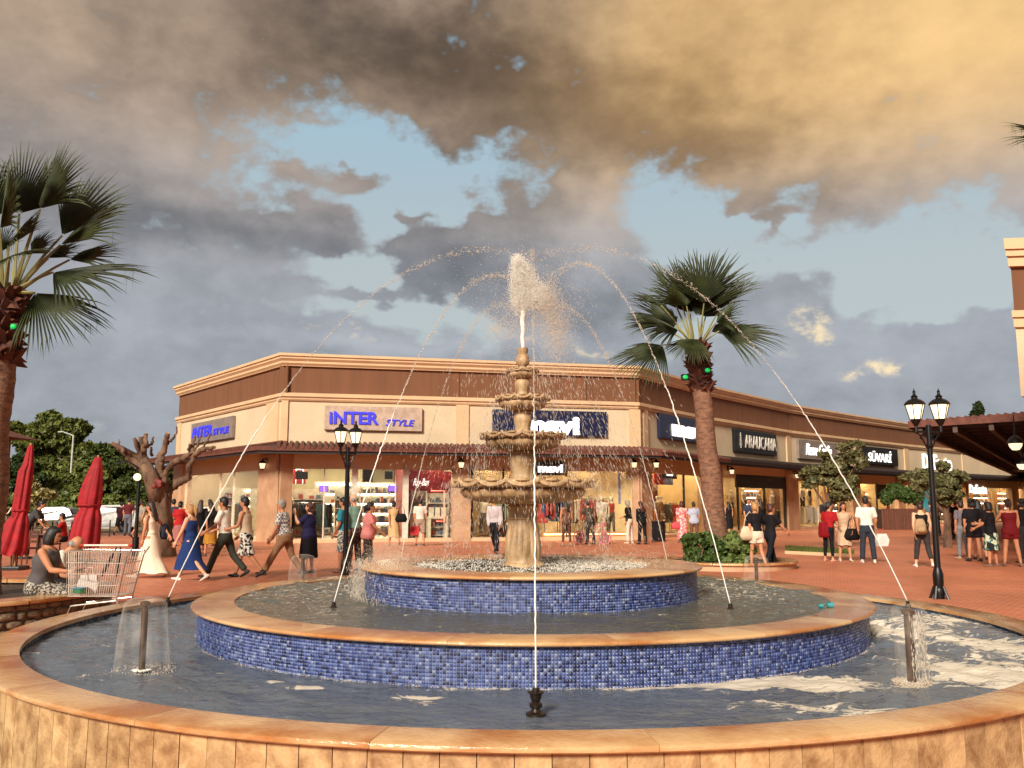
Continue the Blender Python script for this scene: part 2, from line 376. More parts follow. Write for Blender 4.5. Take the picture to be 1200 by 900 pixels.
coping(ob, R1i, R1o, Z1-.036, Z1, 22, 10, R(-84))
mosaic(ob, 4.281, .30, Z1-.037, .025, True, M_mosi)
fl = MB(); fl.lathe([(0.01,.14),(4.285,.14)], 96); fl.build('basin_floor', M_cem, fountain, local=True)
mbn = MB(); mbn.lathe([(2.74,.14),(2.99,.14),(2.99,Z2-.034),(2.74,Z2-.034),(2.74,.14)], 160); mbn = mbn.build('middle_basin', M_grout, fountain, local=True)
coping(mbn, R2i, R2o, Z2-.030, Z2, 18, 10, R(-101)); mosaic(mbn, 2.9905, .40, Z2-.031, .0225)
ubn = MB(); ubn.lathe([(1.17,.5),(1.555,.5),(1.555,Z3-.034),(1.17,Z3-.034),(1.17,.5)], 120); ubn = ubn.build('upper_basin', M_grout, fountain, local=True)
coping(ubn, R3i, R3o, Z3-.030, Z3, 12, 10, R(-97)); mosaic(ubn, 1.5555, .70, Z3-.031, .0225)
# pedestal: fluted vase foot, stems and four bowls
def flute(n, amp, z0, z1):
    def f(a, r, z):
        t = max(0, min(1, (z-z0)/.04))*max(0, min(1, (z1-z)/.04))
        return r*(1-amp*t*(1-abs(math.cos(a*n/2)))**2), z
    return f
pd = MB()
pd.lathe([(.0,.9),(.205,.9),(.205,1.035),(.19,1.05),(.168,1.055),(.158,1.075),(.166,1.11),(.172,1.17),(.165,1.25),(.150,1.34),(.139,1.41),(.134,1.44),(.145,1.447),(.147,1.46),(.136,1.468),(.131,1.50),(.140,1.53),(.15,1.56),(.12,1.61)], 72, mod=flute(14, .09, 1.08, 1.42))
def up_(o): o.scale = (1.038,)*3; o.location.z = -.0187; o.location.x = -.072; return o
ped = up_(pd.build('pedestal', M_stone, fountain, smooth=True, local=True))
def stem(prof, n, amp):
    m = MB(); m.lathe(prof, 48, mod=flute(n, amp, prof[1][1], prof[-2][1])); return up_(m.build('stem', M_stone, fountain, smooth=True, local=True))
stem([(.10,1.74),(.135,1.78),(.138,1.80),(.118,1.82),(.110,1.87),(.118,1.93),(.128,1.98),(.13,2.03),(.118,2.055),(.135,2.07),(.11,2.085)], 10, .05)
stem([(.07,2.2),(.088,2.235),(.09,2.25),(.074,2.265),(.072,2.31),(.085,2.35),(.088,2.40),(.076,2.43),(.09,2.445),(.07,2.46)], 8, .05)
stem([(.04,2.55),(.066,2.585),(.07,2.60),(.058,2.615),(.056,2.65),(.07,2.68),(.078,2.72),(.066,2.75),(.05,2.765)], 8, .05)
def bowl(r, zr, h, nl, rs, ns):
    """r rim radius, zr rim top, h depth, nl lobes of the belly, rs loop tube radius, ns loops round the rim"""
    m = MB(); rb = r*.88
    lob = lambda a, q, z: ((q*(1+.045*(abs(math.cos(a*nl/2))-.5)), z) if z < zr-.062*h/.2 and q > r*.35 else (q, z))
    m.lathe([(r*.20,zr-h),(r*.42,zr-h*.97),(r*.66,zr-h*.88),(r*.83,zr-h*.72),(rb,zr-h*.56),(rb*1.01,zr-h*.44),(rb*.985,zr-h*.36),(rb*.955,zr-h*.335),(r*.95,zr-h*.31),(r*.985,zr-h*.24),(r,zr-h*.10),(r*.99,zr-h*.02),(r*.955,zr),(r*.90,zr-h*.03),(r*.80,zr-h*.22),(r*.3,zr-h*.45),(.02,zr-h*.45)], 112, mod=lob)
    b = up_(m.build('bowl', M_stone, fountain, smooth=True, local=True))
    sc = MB(); wd = PI/ns*r*.80; hh = h*.20
    pts = []
    for k in range(13):
        a = PI*k/12; pts.append((rs*.35+r*(math.cos(-wd/r*math.cos(a)*1.1)), r*math.sin(-wd/r*math.cos(a)*1.1)*-1, zr-h*.02-hh*math.sin(a)*1.0))
    sc.tube(pts, [rs*(.7+.3*math.sin(PI*k/12)) for k in range(13)], 6)
    sc.ball((r*1.0,0,zr-h*.02),(rs*1.2,wd*.62,rs*.95),8,5)
    me = sc.mesh('scallop', True); me.materials.append(M_stone)
    for k in range(ns): inst('scallop', me, b, (0,0,0), 2*PI*(k+.2)/ns)
    kn = MB(); kn.ball((r*1.015,0,zr-h*.02),(rs*1.1,rs*1.4,rs*1.5),6,5); km = kn.mesh('rim_knob', True); km.materials.append(M_stone)
    for k in range(ns): inst('rim_knob', km, b, (0,0,0), 2*PI*(k+.7)/ns)
    w = MB(); w.disc((0,0,zr-h*.10), r*.91, 40); w.build('water_film', M_water_dark, b, local=True)
    return b
def water_mat(name, col, foam=0.0, fscale=3.0, regions=None, bump=.15, wscale=9, lo=.5):
    """dark water: mirror-like with wind ripples; foam where the noise and the regions say"""
    m = bpy.data.materials.new(name); m.use_nodes = True; N = m.node_tree.nodes; L = m.node_tree.links; p = N['Principled BSDF']
    p.inputs['Roughness'].default_value = .08; p.inputs['IOR'].default_value = 1.33; p.inputs['Specular IOR Level'].default_value = .5
    tc = N.new('ShaderNodeTexCoord'); v = tc.outputs['Object']
    n1 = N.new('ShaderNodeTexNoise'); n1.inputs['Scale'].default_value = 1.5; n1.inputs['Detail'].default_value = 4; L.new(v, n1.inputs[0])
    c = N.new('ShaderNodeMix'); c.data_type = 'RGBA'; c.inputs[6].default_value = tuple(x*.6 for x in col[:3])+(1,); c.inputs[7].default_value = tuple(x*1.3 for x in col[:3])+(1,)
    L.new(n1.outputs[0], c.inputs[0]); res = c.outputs[2]
    mpb = N.new('ShaderNodeMapping'); mpb.inputs['Scale'].default_value = (1,1.6,1); L.new(v, mpb.inputs[0])
    b = N.new('ShaderNodeBump'); b.inputs['Strength'].default_value = bump; b.inputs['Distance'].default_value = .05
    nb = N.new('ShaderNodeTexNoise'); nb.inputs['Scale'].default_value = wscale; nb.inputs['Detail'].default_value = 5; nb.inputs['Distortion'].default_value = .6; L.new(mpb.outputs[0], nb.inputs[0])
    L.new(nb.outputs[0], b.inputs['Height']); L.new(b.outputs[0], p.inputs['Normal'])
    if foam:
        mpf = N.new('ShaderNodeMapping'); mpf.inputs['Scale'].default_value = (1,1.5,1); L.new(v, mpf.inputs[0])
        nf = N.new('ShaderNodeTexNoise'); nf.inputs['Scale'].default_value = fscale; nf.inputs['Detail'].default_value = 7; nf.inputs['Roughness'].default_value = .72; nf.inputs['Distortion'].default_value = 1.1; L.new(mpf.outputs[0], nf.inputs[0])
        acc = nf.outputs[0]
        for (x, y, rx, ry, w) in (regions or []):
            s = N.new('ShaderNodeVectorMath'); s.operation = 'SUBTRACT'; L.new(v, s.inputs[0]); s.inputs[1].default_value = (x,y,0)
            q = N.new('ShaderNodeVectorMath'); q.operation = 'MULTIPLY'; L.new(s.outputs[0], q.inputs[0]); q.inputs[1].default_value = (1/rx,1/ry,0)
            d = N.new('ShaderNodeVectorMath'); d.operation = 'DOT_PRODUCT'; L.new(q.outputs[0], d.inputs[0]); L.new(q.outputs[0], d.inputs[1])
            e = N.new('ShaderNodeMath'); e.operation = 'POWER'; e.inputs[0].default_value = math.exp(-1); L.new(d.outputs['Value'], e.inputs[1])
            ma = N.new('ShaderNodeMath'); ma.operation = 'MULTIPLY_ADD'; L.new(e.outputs[0], ma.inputs[0]); ma.inputs[1].default_value = w; L.new(acc, ma.inputs[2]); acc = ma.outputs[0]
        mr = N.new('ShaderNodeMapRange'); mr.inputs[1].default_value = lo+.0; mr.inputs[2].default_value = lo+.06; L.new(acc, mr.inputs[0])
        mx = N.new('ShaderNodeMix'); mx.data_type = 'RGBA'; L.new(mr.outputs[0], mx.inputs[0]); L.new(res, mx.inputs[6]); mx.inputs[7].default_value = lin((.82,.78,.71)); res = mx.outputs[2]
        rr = N.new('ShaderNodeMapRange'); rr.inputs[3].default_value = .08; rr.inputs[4].default_value = .6; L.new(mr.outputs[0], rr.inputs[0]); L.new(rr.outputs[0], p.inputs['Roughness'])
    L.new(res, p.inputs['Base Color']); return m
M_water_dark = water_mat('bowl_water', lin((.30,.24,.17)))
bowl(.645, 1.800, .215, 28, .020, 15)
bowl(.390, 2.235, .160, 22, .014, 13)
bowl(.250, 2.590, .135, 18, .011, 11)
bowl(.150, 2.850, .085, 14, .008, 9)
fn = MB(); fn.lathe([(.03,2.80),(.045,2.86),(.035,2.88),(.062,2.91),(.068,2.945),(.055,2.985),(.044,3.0),(.052,3.03),(.05,3.06),(.03,3.06),(.03,3.0)], 24); up_(fn.build('finial', M_stone, fountain, smooth=True, local=True))
# water surfaces: displaced sheets
def water_sheet(r0, r1, z, amp, freq, m, n=220, label=None, rough=1.0, splash=None):
    rr = np.linspace(r0, r1, int((r1-r0)/.022)+2); aa = np.linspace(0, 2*PI, n*2, endpoint=False)
    Rg, Ag = np.meshgrid(rr, aa, indexing='ij'); X = Rg*np.cos(Ag); Y = Rg*np.sin(Ag); Zg = np.zeros_like(X)
    r2 = np.random.default_rng(3)
    for k in range(26):
        th = r2.uniform(0, 2*PI); f = freq*r2.uniform(.5, 3.2); ph = r2.uniform(0, 2*PI)
        Zg += np.sin((X*math.cos(th)+Y*math.sin(th)*1.3)*f+ph+1.5*np.sin(X*f*.31+Y*f*.23*k))/(k*.25+1.5)*(freq/f)
    Zg = Zg*amp
    if splash: Zg = Zg*splash(X, Y)
    nr, na = Rg.shape; V = np.stack([X, Y, Zg], 2).reshape(-1,3)
    i, j = np.meshgrid(np.arange(nr-1), np.arange(na), indexing='ij'); j2 = (j+1)%na
    Fq = np.stack([i*na+j, i*na+j2, (i+1)*na+j2, (i+1)*na+j], 2).reshape(-1,4)[:, ::-1]
    o = npmesh('water', V, Fq, m, None, True); o.location = (CX, CY, z); tag(o, kind='structure'); return o
def rel(px, py, z): p = gnd(px, py, z); return (p.x-CX, p.y-CY)
rg = []
for px, py, rx, ry, w in ((950,800,.55,.22,.30),(880,825,.5,.12,.16),(1150,790,.5,.45,.34),(1060,740,.5,.5,.17),(1120,725,.7,.5,.22),(1000,740,.4,.5,.16),(1040,835,.55,.14,.22),(840,803,.35,.08,.2),(1190,760,.4,.5,.25),
                          (490,818,.16,.05,.26),(330,800,.10,.03,.25),(260,789,.10,.03,.25),(360,806,.09,.05,.28),(440,797,.5,.04,.14),(590,808,1.2,.04,.12),(1040,790,.25,.2,-.3),(980,815,.25,.1,-.2),(760,825,.5,.2,-.12),(720,806,.5,.03,.14)):
    x, y = rel(px, py, WZ1); rg.append((x, y, rx*1.12, ry*1.2, w*1.12 if w > 0 else w))
M_w1 = water_mat('pool_water', lin((.37,.40,.44)), 1, 4.6, rg, bump=.42, wscale=10, lo=.65)
M_w2 = water_mat('middle_pool_water', lin((.34,.34,.30)), 1, 14, [(0,-1.9,1.3,.4,-.12),(-1.9,.3,.9,1.2,.05),(2.0,.5,.6,1.0,.08),(0,-1.62,1.2,.06,.12)], bump=.4, wscale=14, lo=.60)
M_w3 = water_mat('upper_pool_water', lin((.22,.21,.17)), 1, 16, [(.7,0,.6,.9,.12),(-1.1,.0,.35,.8,.10)], bump=.6, wscale=22, lo=.55)
water_sheet(2.985, 4.285, WZ1, .0090, 12, M_w1, 260, splash=lambda X, Y: 1+1.8*np.exp(-((X-2.8)**2+(Y+.6)**2)/1.2)-.6*np.exp(-(X**2+(Y+3.3)**2)/1.5))
water_sheet(1.55, 2.745, WZ2, .006, 14, M_w2, 240, splash=lambda X, Y: .5+.9*np.clip((Y+1.4)/2, 0, 1.2))
water_sheet(.12, 1.175, WZ3, .011, 20, M_w3, 200)
# ------------------------------------------------------------------ the shopping arcade
M_cream = mat('cream_render', lin((.82,.73,.60)), scale=.7, var=.05, rough=.75, bump=.15, bscale=60, stretch=(1,1,.8))
M_corn = mat('moulded_cornice', lin((.84,.70,.54)), scale=1, var=.05, rough=.65)
M_brown = mat('brown_render', lin((.48,.31,.20)), col2=lin((.42,.27,.17)), scale=2.6, rough=.8, stretch=(1,1,.10), per=.04, contrast=(.3,.7))
M_pil = mat('stone_clad_pillar', lin((.76,.61,.47)), col2=lin((.66,.50,.37)), scale=1.2, rough=.6, per=.06)
M_head = smat('awning_shaded_header', (.36,.25,.19), scale=3)  # header brown darkened to stand in for shade under the awning
M_dark = smat('dark_timber', (.16,.12,.11), scale=4, rough=.6)
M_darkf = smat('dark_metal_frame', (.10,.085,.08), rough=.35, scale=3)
M_tile = mat('clay_roof_tile', lin((.44,.25,.19)), col2=lin((.32,.18,.14)), scale=5, rough=.8, island=.15)
M_white = smat('white_frame', (.86,.80,.72), rough=.4)
M_black = smat('black_paint', (.05,.045,.05), rough=.4, spec=.4)
M_grey = smat('sign_grey', (.52,.46,.42), rough=.45)
M_pale = smat('sign_beige', (.74,.64,.56), rough=.5)
M_navy = smat('sign_navy', (.09,.12,.25), rough=.35)
M_inwall = mat('shop_wall', lin((.80,.76,.62)), scale=.8, var=.06)
M_infloor = mat('shop_floor', lin((.62,.52,.40)), rough=.3, scale=2)
M_warmwall = mat('warm_shop_wall', lin((.90,.76,.54)), scale=.5, var=.2)
M_redwall = mat('red_shop_wall', lin((.50,.10,.08)), scale=.8)
E_lamp = emis('ceiling_lamp_glow', (1.0,.86,.62), 75)
E_warm = emis('warm_spot_glow', (1.0,.82,.54), 85)
E_lit = emis('lit_lantern_glass', (1.0,.86,.55), 1.0)
E_white = emis('lit_white_letters', (1.0,.97,.95), 1.3)
E_blue = emis('lit_blue_letters', (.03,.03,.50), .7)
def glass_mat(name, tint=(1,1,1), refl=.55, alpha=.0):
    m = bpy.data.materials.new(name); m.use_nodes = True; N = m.node_tree.nodes; L = m.node_tree.links; N.clear()
    o = N.new('ShaderNodeOutputMaterial'); t = N.new('ShaderNodeBsdfTransparent'); t.inputs[0].default_value = tuple(tint)+(1,)
    g = N.new('ShaderNodeBsdfGlossy'); g.inputs['Roughness'].default_value = .02; g.inputs[0].default_value = (.9,.9,.9,1)
    fr = N.new('ShaderNodeLayerWeight'); fr.inputs[0].default_value = .5; pw = N.new('ShaderNodeMath'); pw.operation = 'POWER'; L.new(fr.outputs['Facing'], pw.inputs[0]); pw.inputs[1].default_value = 3.5
    ml = N.new('ShaderNodeMath'); ml.operation = 'MULTIPLY_ADD'; ml.inputs[1].default_value = refl; ml.inputs[2].default_value = alpha+.03
    L.new(pw.outputs[0], ml.inputs[0]); mx = N.new('ShaderNodeMixShader'); L.new(ml.outputs[0], mx.inputs[0]); L.new(t.outputs[0], mx.inputs[1]); L.new(g.outputs[0], mx.inputs[2]); L.new(mx.outputs[0], o.inputs[0])
    return m
M_glass = glass_mat('shop_glass', (.94,.95,.92), .40, .0)
YB = gnd(325, 637).y
def zB(py, px=328, Y=YB): return at(px, py, Y).z
ZT = zB(413); ZC = zB(427); ZM1 = zB(459); ZM0 = zB(468); ZA = zB(521); ZG = zB(543)
def topat(px, py):
    d = ray(px, py); t = (ZT-CAMH)/d.z; p = Vector((0,0,CAMH))+d*t; return Vector((p.x, p.y))
TOPS = [(203,453),(328,413),(752,429),(829,451),(930,474),(998,485.4),(1067,496),(1130,504.5),(1200,512.5),(1290,521)]
PTS = [topat(*q) for q in TOPS]
class Facet:
    def __init__(s, a, b):
        s.a, s.b = a, b; s.d = (b-a); s.len = s.d.length; s.d.normalize(); s.n = Vector((s.d.y, -s.d.x))   # n faces the plaza
    def p(s, u, z, off=0.0): q = s.a+s.d*u+s.n*off; return Vector((q.x, q.y, z))
    def hit(s, px, py, off=0.0):
        d = ray(px, py); n3 = Vector((s.n.x, s.n.y, 0)); o = Vector((s.a.x, s.a.y, 0))+n3*off; t = (o-Vector((0,0,CAMH))).dot(n3)/d.dot(n3)
        w = Vector((0,0,CAMH))+d*t; return ((Vector((w.x, w.y))-s.a).dot(s.d), w.z)
    def u(s, px, py=600, off=0.0): return s.hit(px, py, off)[0]
    def rz(s): return math.atan2(s.d.y, s.d.x)
FC = [Facet(PTS[i], PTS[i+1]) for i in range(len(PTS)-1)]
def inner(i, off):      # corner point i of the plan moved off metres towards the plaza (mitred)
    fs = [FC[k] for k in (i-1, i) if 0 <= k < len(FC)]
    n = fs[0].n if len(fs) == 1 else (fs[0].n+fs[1].n).normalized()
    k = 1/max(.5, n.dot(fs[0].n)); q = PTS[i]+n*(off*k); return Vector((q.x, q.y))
arc = thing('shopping_arcade', 'long cream and brown shopping arcade curving round behind the fountain', 'building', (PTS[1].x, PTS[1].y, 0))
OV = .38       # the cornice lip stands this far before the wall
def strip(mb, i, prof, open_ends=False):
    """sweep a closed (off, z) profile along facet i, mitred at its ends; off 0 = lip line, wall plane at -OV"""
    k = len(prof); a = [inner(i, o) for o, z in prof]; b = [inner(i+1, o) for o, z in prof]
    vs = [(a[j].x, a[j].y, prof[j][1]) for j in range(k)]+[(b[j].x, b[j].y, prof[j][1]) for j in range(k)]
    mb.add(vs, [(j, (j+1)%k, k+(j+1)%k, k+j) for j in range(k)]+[tuple(range(k))[::-1], tuple(k+j for j in range(k))])
WO = -OV
hC = ZT-ZC
for i in range(len(FC)):
    m = MB(); strip(m, i, [(-1.2,ZT-.02),(0,ZT),(0,ZT-hC*.22),(-.07,ZT-hC*.28),(-.07,ZT-hC*.42),(-.17,ZT-hC*.62),(-.17,ZT-hC*.78),(-.26,ZC+.02),(-.26,ZC),(-1.2,ZC)])
    m.build('cornice', M_corn, arc)
    m = MB(); strip(m, i, [(WO+.10,ZM1+.015),(WO+.20,ZM1-.02),(WO+.20,ZM1-.16),(WO+.12,ZM1-.20),(WO+.12,ZM0+.07),(WO+.07,ZM0),(WO-.4,ZM0),(WO-.4,ZM1+.015)])
    m.build('string_course', M_corn, arc)
    m = MB(); strip(m, i, [(WO,ZM0),(WO,ZA-1.0),(WO-.3,ZA-1.0),(WO-.3,ZM0)]); m.build('upper_wall', M_cream, arc)
    m = MB(); strip(m, i, [(WO-.012,ZC),(WO-.012,ZM1),(WO-.3,ZM1),(WO-.3,ZC)]); m.build('parapet_wall', M_darkf, arc)
def quad_panel(f, u0, u1, z0, z1, off, th, name, m, parent=arc, bev=0):
    mb = MB(); mb.hexa([f.p(u0,z0,off),f.p(u1,z0,off),f.p(u1,z0,off-th),f.p(u0,z0,off-th)], [f.p(u0,z1,off),f.p(u1,z1,off),f.p(u1,z1,off-th),f.p(u0,z1,off-th)])
    return mb.build(name, m, parent, bevel=bev)
SEAMS = [[],[540,690],[],[872],[949],[1045],[1095],[1160],[1240]]
for i, f in enumerate(FC):
    us = [WO*0]+[f.u(x, 450) for x in SEAMS[i]]+[f.len]
    for a, b in zip(us[:-1], us[1:]): quad_panel(f, a+.012, b-.012, ZC, ZM1, WO+.0, .05, 'parapet_panel', M_brown)
# pilasters of the upper wall (pixel columns of their two edges, per facet)
PIL = {0:[(313,327)],1:[(329,337),(534,549)],2:[(735,0),(753,758),(834,846)],3:[(920,930)],4:[(985,0)],5:[(998.5,999.5),(1057,1064)],6:[(1124,1129)],7:[(1190,1197)]}
for i, ls in PIL.items():
    f = FC[i]
    for a, b in ls:
        if b: quad_panel(f, max(.0, f.u(a,500,WO)), min(f.len, f.u(b,500,WO)), ZA-.9, ZM0-.004, WO+.08, .1, 'pilaster', M_corn)
f = FC[1]; quad_panel(f, f.u(737,500,WO), f.len, ZA-.9, ZM0-.004, WO+.08, .1, 'pilaster', M_corn)
quad_panel(FC[0], 0, FC[0].u(213,500,WO), 0, ZM0-.004, WO+.06, .3, 'pilaster', M_corn)
# end wall at the west, running back
e0 = FC[0].a; bk = -FC[0].n
wm = MB(); P0 = FC[0].p(.0,0,WO-.02); P1 = P0+Vector((bk.x,bk.y,0))*14-Vector((FC[0].d.x,FC[0].d.y,0))*3
wm.hexa([P0,P1,P1+Vector((.4,0,0)),P0+Vector((.4,0,0))][::-1], [q+Vector((0,0,ZT-.1)) for q in (P0,P1,P1+Vector((.4,0,0)),P0+Vector((.4,0,0)))][::-1]); wm.build('end_wall', M_cream, arc)
# roof lid
rm = MB(); rp = [inner(i, -1.15) for i in range(len(PTS))]; back = [q+Vector((2,22)) for q in rp][::-1]
rm.prism([(q.x,q.y) for q in rp]+[(q.x,q.y) for q in back], ZC-.3, ZC-.05); rm.build('flat_roof', M_darkf, arc)
# awning: tiled lean-to roof on dark rafters along the whole front
AW = 1.55
def awning(i, parent, z_front=None, w=AW):
    zf = ZA-.30 if z_front is None else z_front; f = FC[i]
    m = MB(); strip(m, i, [(WO+.02,ZA+.10),(WO+w,zf+.12),(WO+w,zf+.05),(WO+.02,ZA+.0)]); aw = m.build('awning', M_dark, parent)
    t = MB(); n = int(f.len/.24)
    for k in range(n):
        u = (k+.5)*f.len/n; p0 = f.p(u,ZA+.13,WO+.03); p1 = f.p(u,zf+.15,WO+w+.06); t.tube([p0,p1], .085, 6)
    t.build('roof_tile_row', M_tile if i < 3 else M_dark, aw, smooth=True, kind='stuff')
    m = MB(); strip(m, i, [(WO+w+.03,zf+.16),(WO+w+.03,zf-.02),(WO+w-.03,zf-.02),(WO+w-.03,zf+.16)]); m.build('fascia_board', M_tile if i < 3 else M_dark, aw)
    m = MB(); strip(m, i, [(WO+w-.05,zf+.03),(WO+w-.05,zf-.14),(WO+w-.15,zf-.14),(WO+w-.15,zf+.03)]); m.build('awning_beam', M_dark, aw)
    nr = max(3, int(f.len/1.1))
    for k in range(nr):
        u = (k+.5)*f.len/nr; r = MB(); r.beam(f.p(u,ZA-.05,WO+.02), f.p(u,zf-.02,WO+w-.16), .09, .14); r.build('rafter', M_dark, aw)
for i in range(len(FC)): awning(i, arc)
# plinth step along the front
for i in range(len(FC)):
    m = MB(); strip(m, i, [(WO-.5,.0),(WO+.06,.0),(WO+.06,.16),(WO-.5,.16)]); m.build('plinth', M_corn if i < 2 else M_pil, arc)
# ------------------------------------------------------------------ ground floor bays
def lantern_mesh():
    a = MB(); a.beam((0,.0,.12),(0,-.26,.12),.05); a.box((0,.0,.05),(.10,.05,.34)); a.tube([(0,-.24,.12),(0,-.24,.04)],.03,6)
    a.lathe([(.02,.07),(.05,.06),(.15,-.02),(.17,-.05),(.16,-.07),(.02,-.07)], 12, (0,-.24,0)); a.lathe([(.02,-.36),(.08,-.34),(.09,-.30),(.02,-.30)], 12, (0,-.24,0))
    g = MB(); g.lathe([(.085,-.30),(.135,-.075)], 12, (0,-.24,0))
    return a.mesh('lantern_bracket', True), g.mesh('lantern_glass', True)
LAN = lantern_mesh(); LAN[0].materials.append(M_black); LAN[1].materials.append(E_lit)
def wall_lantern(f, px, py, label):
    u, z = f.hit(px, py, WO+.2); p = f.p(u, z+.18, WO+.10)
    t = thing('wall_lantern', label, 'wall lamp', p, f.rz(), 'lanterns on the arcade pillars')
    inst('bracket', LAN[0], t); inst('lamp_glass', LAN[1], t); return t
def pillar(f, a, b, lo=None):
    u0 = max(0, f.u(a,600,WO)) if a else 0; u1 = min(f.len, f.u(b,600,WO)) if b else f.len
    return quad_panel(f, u0, u1, .0, ZG+.45, WO+.13, .55, 'pillar', M_pil)
def mullion(f, px, w=.12, m=M_white, z0=.16, z1=None):
    u = f.u(px,600,WO); return quad_panel(f, u-w/2, u+w/2, z0, z1 or ZG, WO+.0, .1, 'window_mullion', m)
def pane(f, a, b, z0=.2, z1=None, off=-.05):
    u0 = f.u(a,600,WO) if a else .05; u1 = f.u(b,600,WO) if b else f.len-.05
    return quad_panel(f, u0, u1, z0, z1 or ZG, WO+off, .012, 'window_pane', M_glass)
def room(i, wallm, depth=6.0, seed=0, n=6, lamp=E_lamp, ceil=True):
    """floor, back wall, ceiling and lamps of the shops behind facet i"""
    f = FC[i]; a, b = 0.0, f.len
    m = MB(); strip(m, i, [(WO-.2,.155),(WO-depth,.155),(WO-depth,.05),(WO-.2,.05)]); m.build('shop_floor', M_infloor, arc)
    m = MB(); strip(m, i, [(WO-depth,.15),(WO-depth,ZG+.5),(WO-depth-.1,ZG+.5),(WO-depth-.1,.15)]); m.build('shop_back_wall', wallm, arc)
    m = MB(); strip(m, i, [(WO-.32,ZG+.36),(WO-.32,ZG+.42),(WO-depth,ZG+.42),(WO-depth,ZG+.36)]); m.build('shop_ceiling', M_inwall, arc)
    nn = max(2, int(f.len/1.9)); me = MB(); me.lathe([(.01,-.02),(.16,-.02),(.17,0)], 10); me = me.mesh('ceiling_lamp'); me.materials.append(lamp)
    for k in range(nn):
        for d in (.45, 1.5, 3.0, 4.7):
            p = f.p((k+.5+.12*math.sin(k*3+d))*f.len/nn, ZG+.355, WO-d); inst('ceiling_lamp', me, arc, Vector(p)-arc.location)
room(0, M_inwall); room(1, M_inwall, 7); room(2, M_warmwall, lamp=E_warm); room(3, M_warmwall, lamp=E_warm)
for i in (4,5,6,7,8): room(i, M_warmwall, 6, lamp=E_warm)
def partition(i, px, m, depth=6.0):
    f = FC[i]; u = f.u(px,600,WO) if px else 0; return quad_panel(f, u-.06, u+.06, .15, ZG+.36, WO-.2, depth, 'shop_partition', m)
# header bands above the glass; the west ones carry the awning's shadow in their colour
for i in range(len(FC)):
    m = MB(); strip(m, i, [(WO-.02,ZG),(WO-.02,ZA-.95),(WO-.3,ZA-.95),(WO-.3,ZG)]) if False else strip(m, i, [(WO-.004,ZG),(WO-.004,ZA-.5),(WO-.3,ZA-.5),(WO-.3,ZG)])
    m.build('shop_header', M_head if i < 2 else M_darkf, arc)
# west shops, facet 0
f = FC[0]; pillar(f, 0, 214); pillar(f, 304, 0); [mullion(f, x, .07, M_white) for x in (216,256,272,302)]; pane(f, 216, 256); pane(f, 256, 272); pane(f, 272, 304)
# facet 1: white framed shop, red shop, clothes shop
f = FC[1]; pillar(f, 0, 325)
for x, w in ((329,.30),(415,.26),(475,.26)): mullion(f, x, w)
pane(f, 331, 413); pane(f, 417, 474); pane(f, 477, 529); [mullion(f, x, .05, M_white) for x in (379,463)]
pillar(f, 530, 551); partition(1, 478, M_redwall); partition(1, 540, M_inwall); pillar(f, 741, 0)
mullion(f, 553, .10, M_darkf); mullion(f, 590, .08, M_darkf); pane(f, 553, 590); mullion(f, 664, .07, M_darkf); pane(f, 664, 741)
quad_panel(f, f.u(478,600,WO), f.u(530,600,WO), .15, ZG+.3, WO-2.2, .1, 'red_back_wall', M_redwall)
quad_panel(f, f.u(540,600,WO), f.len-.3, .15, ZG+.3, WO-4.5, .1, 'warm_back_wall', M_warmwall)
quad_panel(f, f.u(553,600,WO), f.u(590,600,WO), .15, ZG+.3, WO-1.6, .06, 'window_backing', M_warmwall)
partition(2, 0, M_warmwall)
# facet 2
f = FC[2]; pillar(f, 0, 762); pillar(f, 848, 0) if FC[2].u(848) < FC[2].len else None
pane(f, 762, 0); [mullion(f, x, .06, M_darkf) for x in (764,803)]
# facet 3: dark framed menswear shop
f = FC[3]; pillar(f, 0, 846); pillar(f, 922, 0)
quad_panel(f, f.u(864,600,WO), f.u(923,600,WO), ZG-.75, ZG, WO+.03, .12, 'dark_shopfront_header', M_darkf)
for x, w in ((866,.12),(897,.14),(921,.3)): mullion(f, x, w, M_darkf)
pane(f, 846, 897); pane(f, 897, 922); partition(3, 846, M_warmwall)
# facet 4, 5 ...
f = FC[4]; pillar(f, 0, 935); mullion(f, 960, .16, M_white); pane(f, 936, 960); pane(f, 962, 0)
quad_panel(f, f.u(936,600,WO), f.u(960,600,WO), .15, ZG-.2, WO-1.8, .06, 'window_backing', M_brown)
f = FC[5]; pillar(f, 0, 1008); mullion(f, 1029, .12, M_darkf); pane(f, 1008, 1050); pillar(f, 1052, 1060)
quad_panel(f, f.u(1030,600,WO), f.u(1042,600,WO), ZG-1.3, ZG-.05, WO-.1, .05, 'dark_blind', M_black)
f = FC[6]; pillar(f, 1070, 1076); pane(f, 1076, 0); partition(6, 1076, M_warmwall)
f = FC[7]; pillar(f, 1132, 1135); pane(f, 1135, 1186); pillar(f, 1186, 1194); [mullion(f, x, .1, M_white) for x in (1160,)]
f = FC[8]; pillar(f, 0, 1204); pane(f, 1204, 0)
# ------------------------------------------------------------------ lanterns on the pillars
for i, px, py, lab in ((0,311,546,'lit wall lantern on the pillar between the two glass shopfronts at the corner'),(1,540,545,'lit wall lantern on the pillar beside the red shop window'),
        (1,742,545,'lit wall lantern on the west face of the corner pillar by the clothes shop'),(2,766,545,'lit wall lantern on the east face of the corner pillar by the clothes shop'),
        (3,855,553,'lit wall lantern on the pillar just behind the tall palm trunk'),(4,932,558,'lit wall lantern between the menswear window and the olive tree'),
        (4,995,562,'lit wall lantern glowing through the olive tree foliage'),(6,1072,567,'small lit wall lantern on the pillar above the potted hedge')):
    wall_lantern(FC[i], px, py, lab)
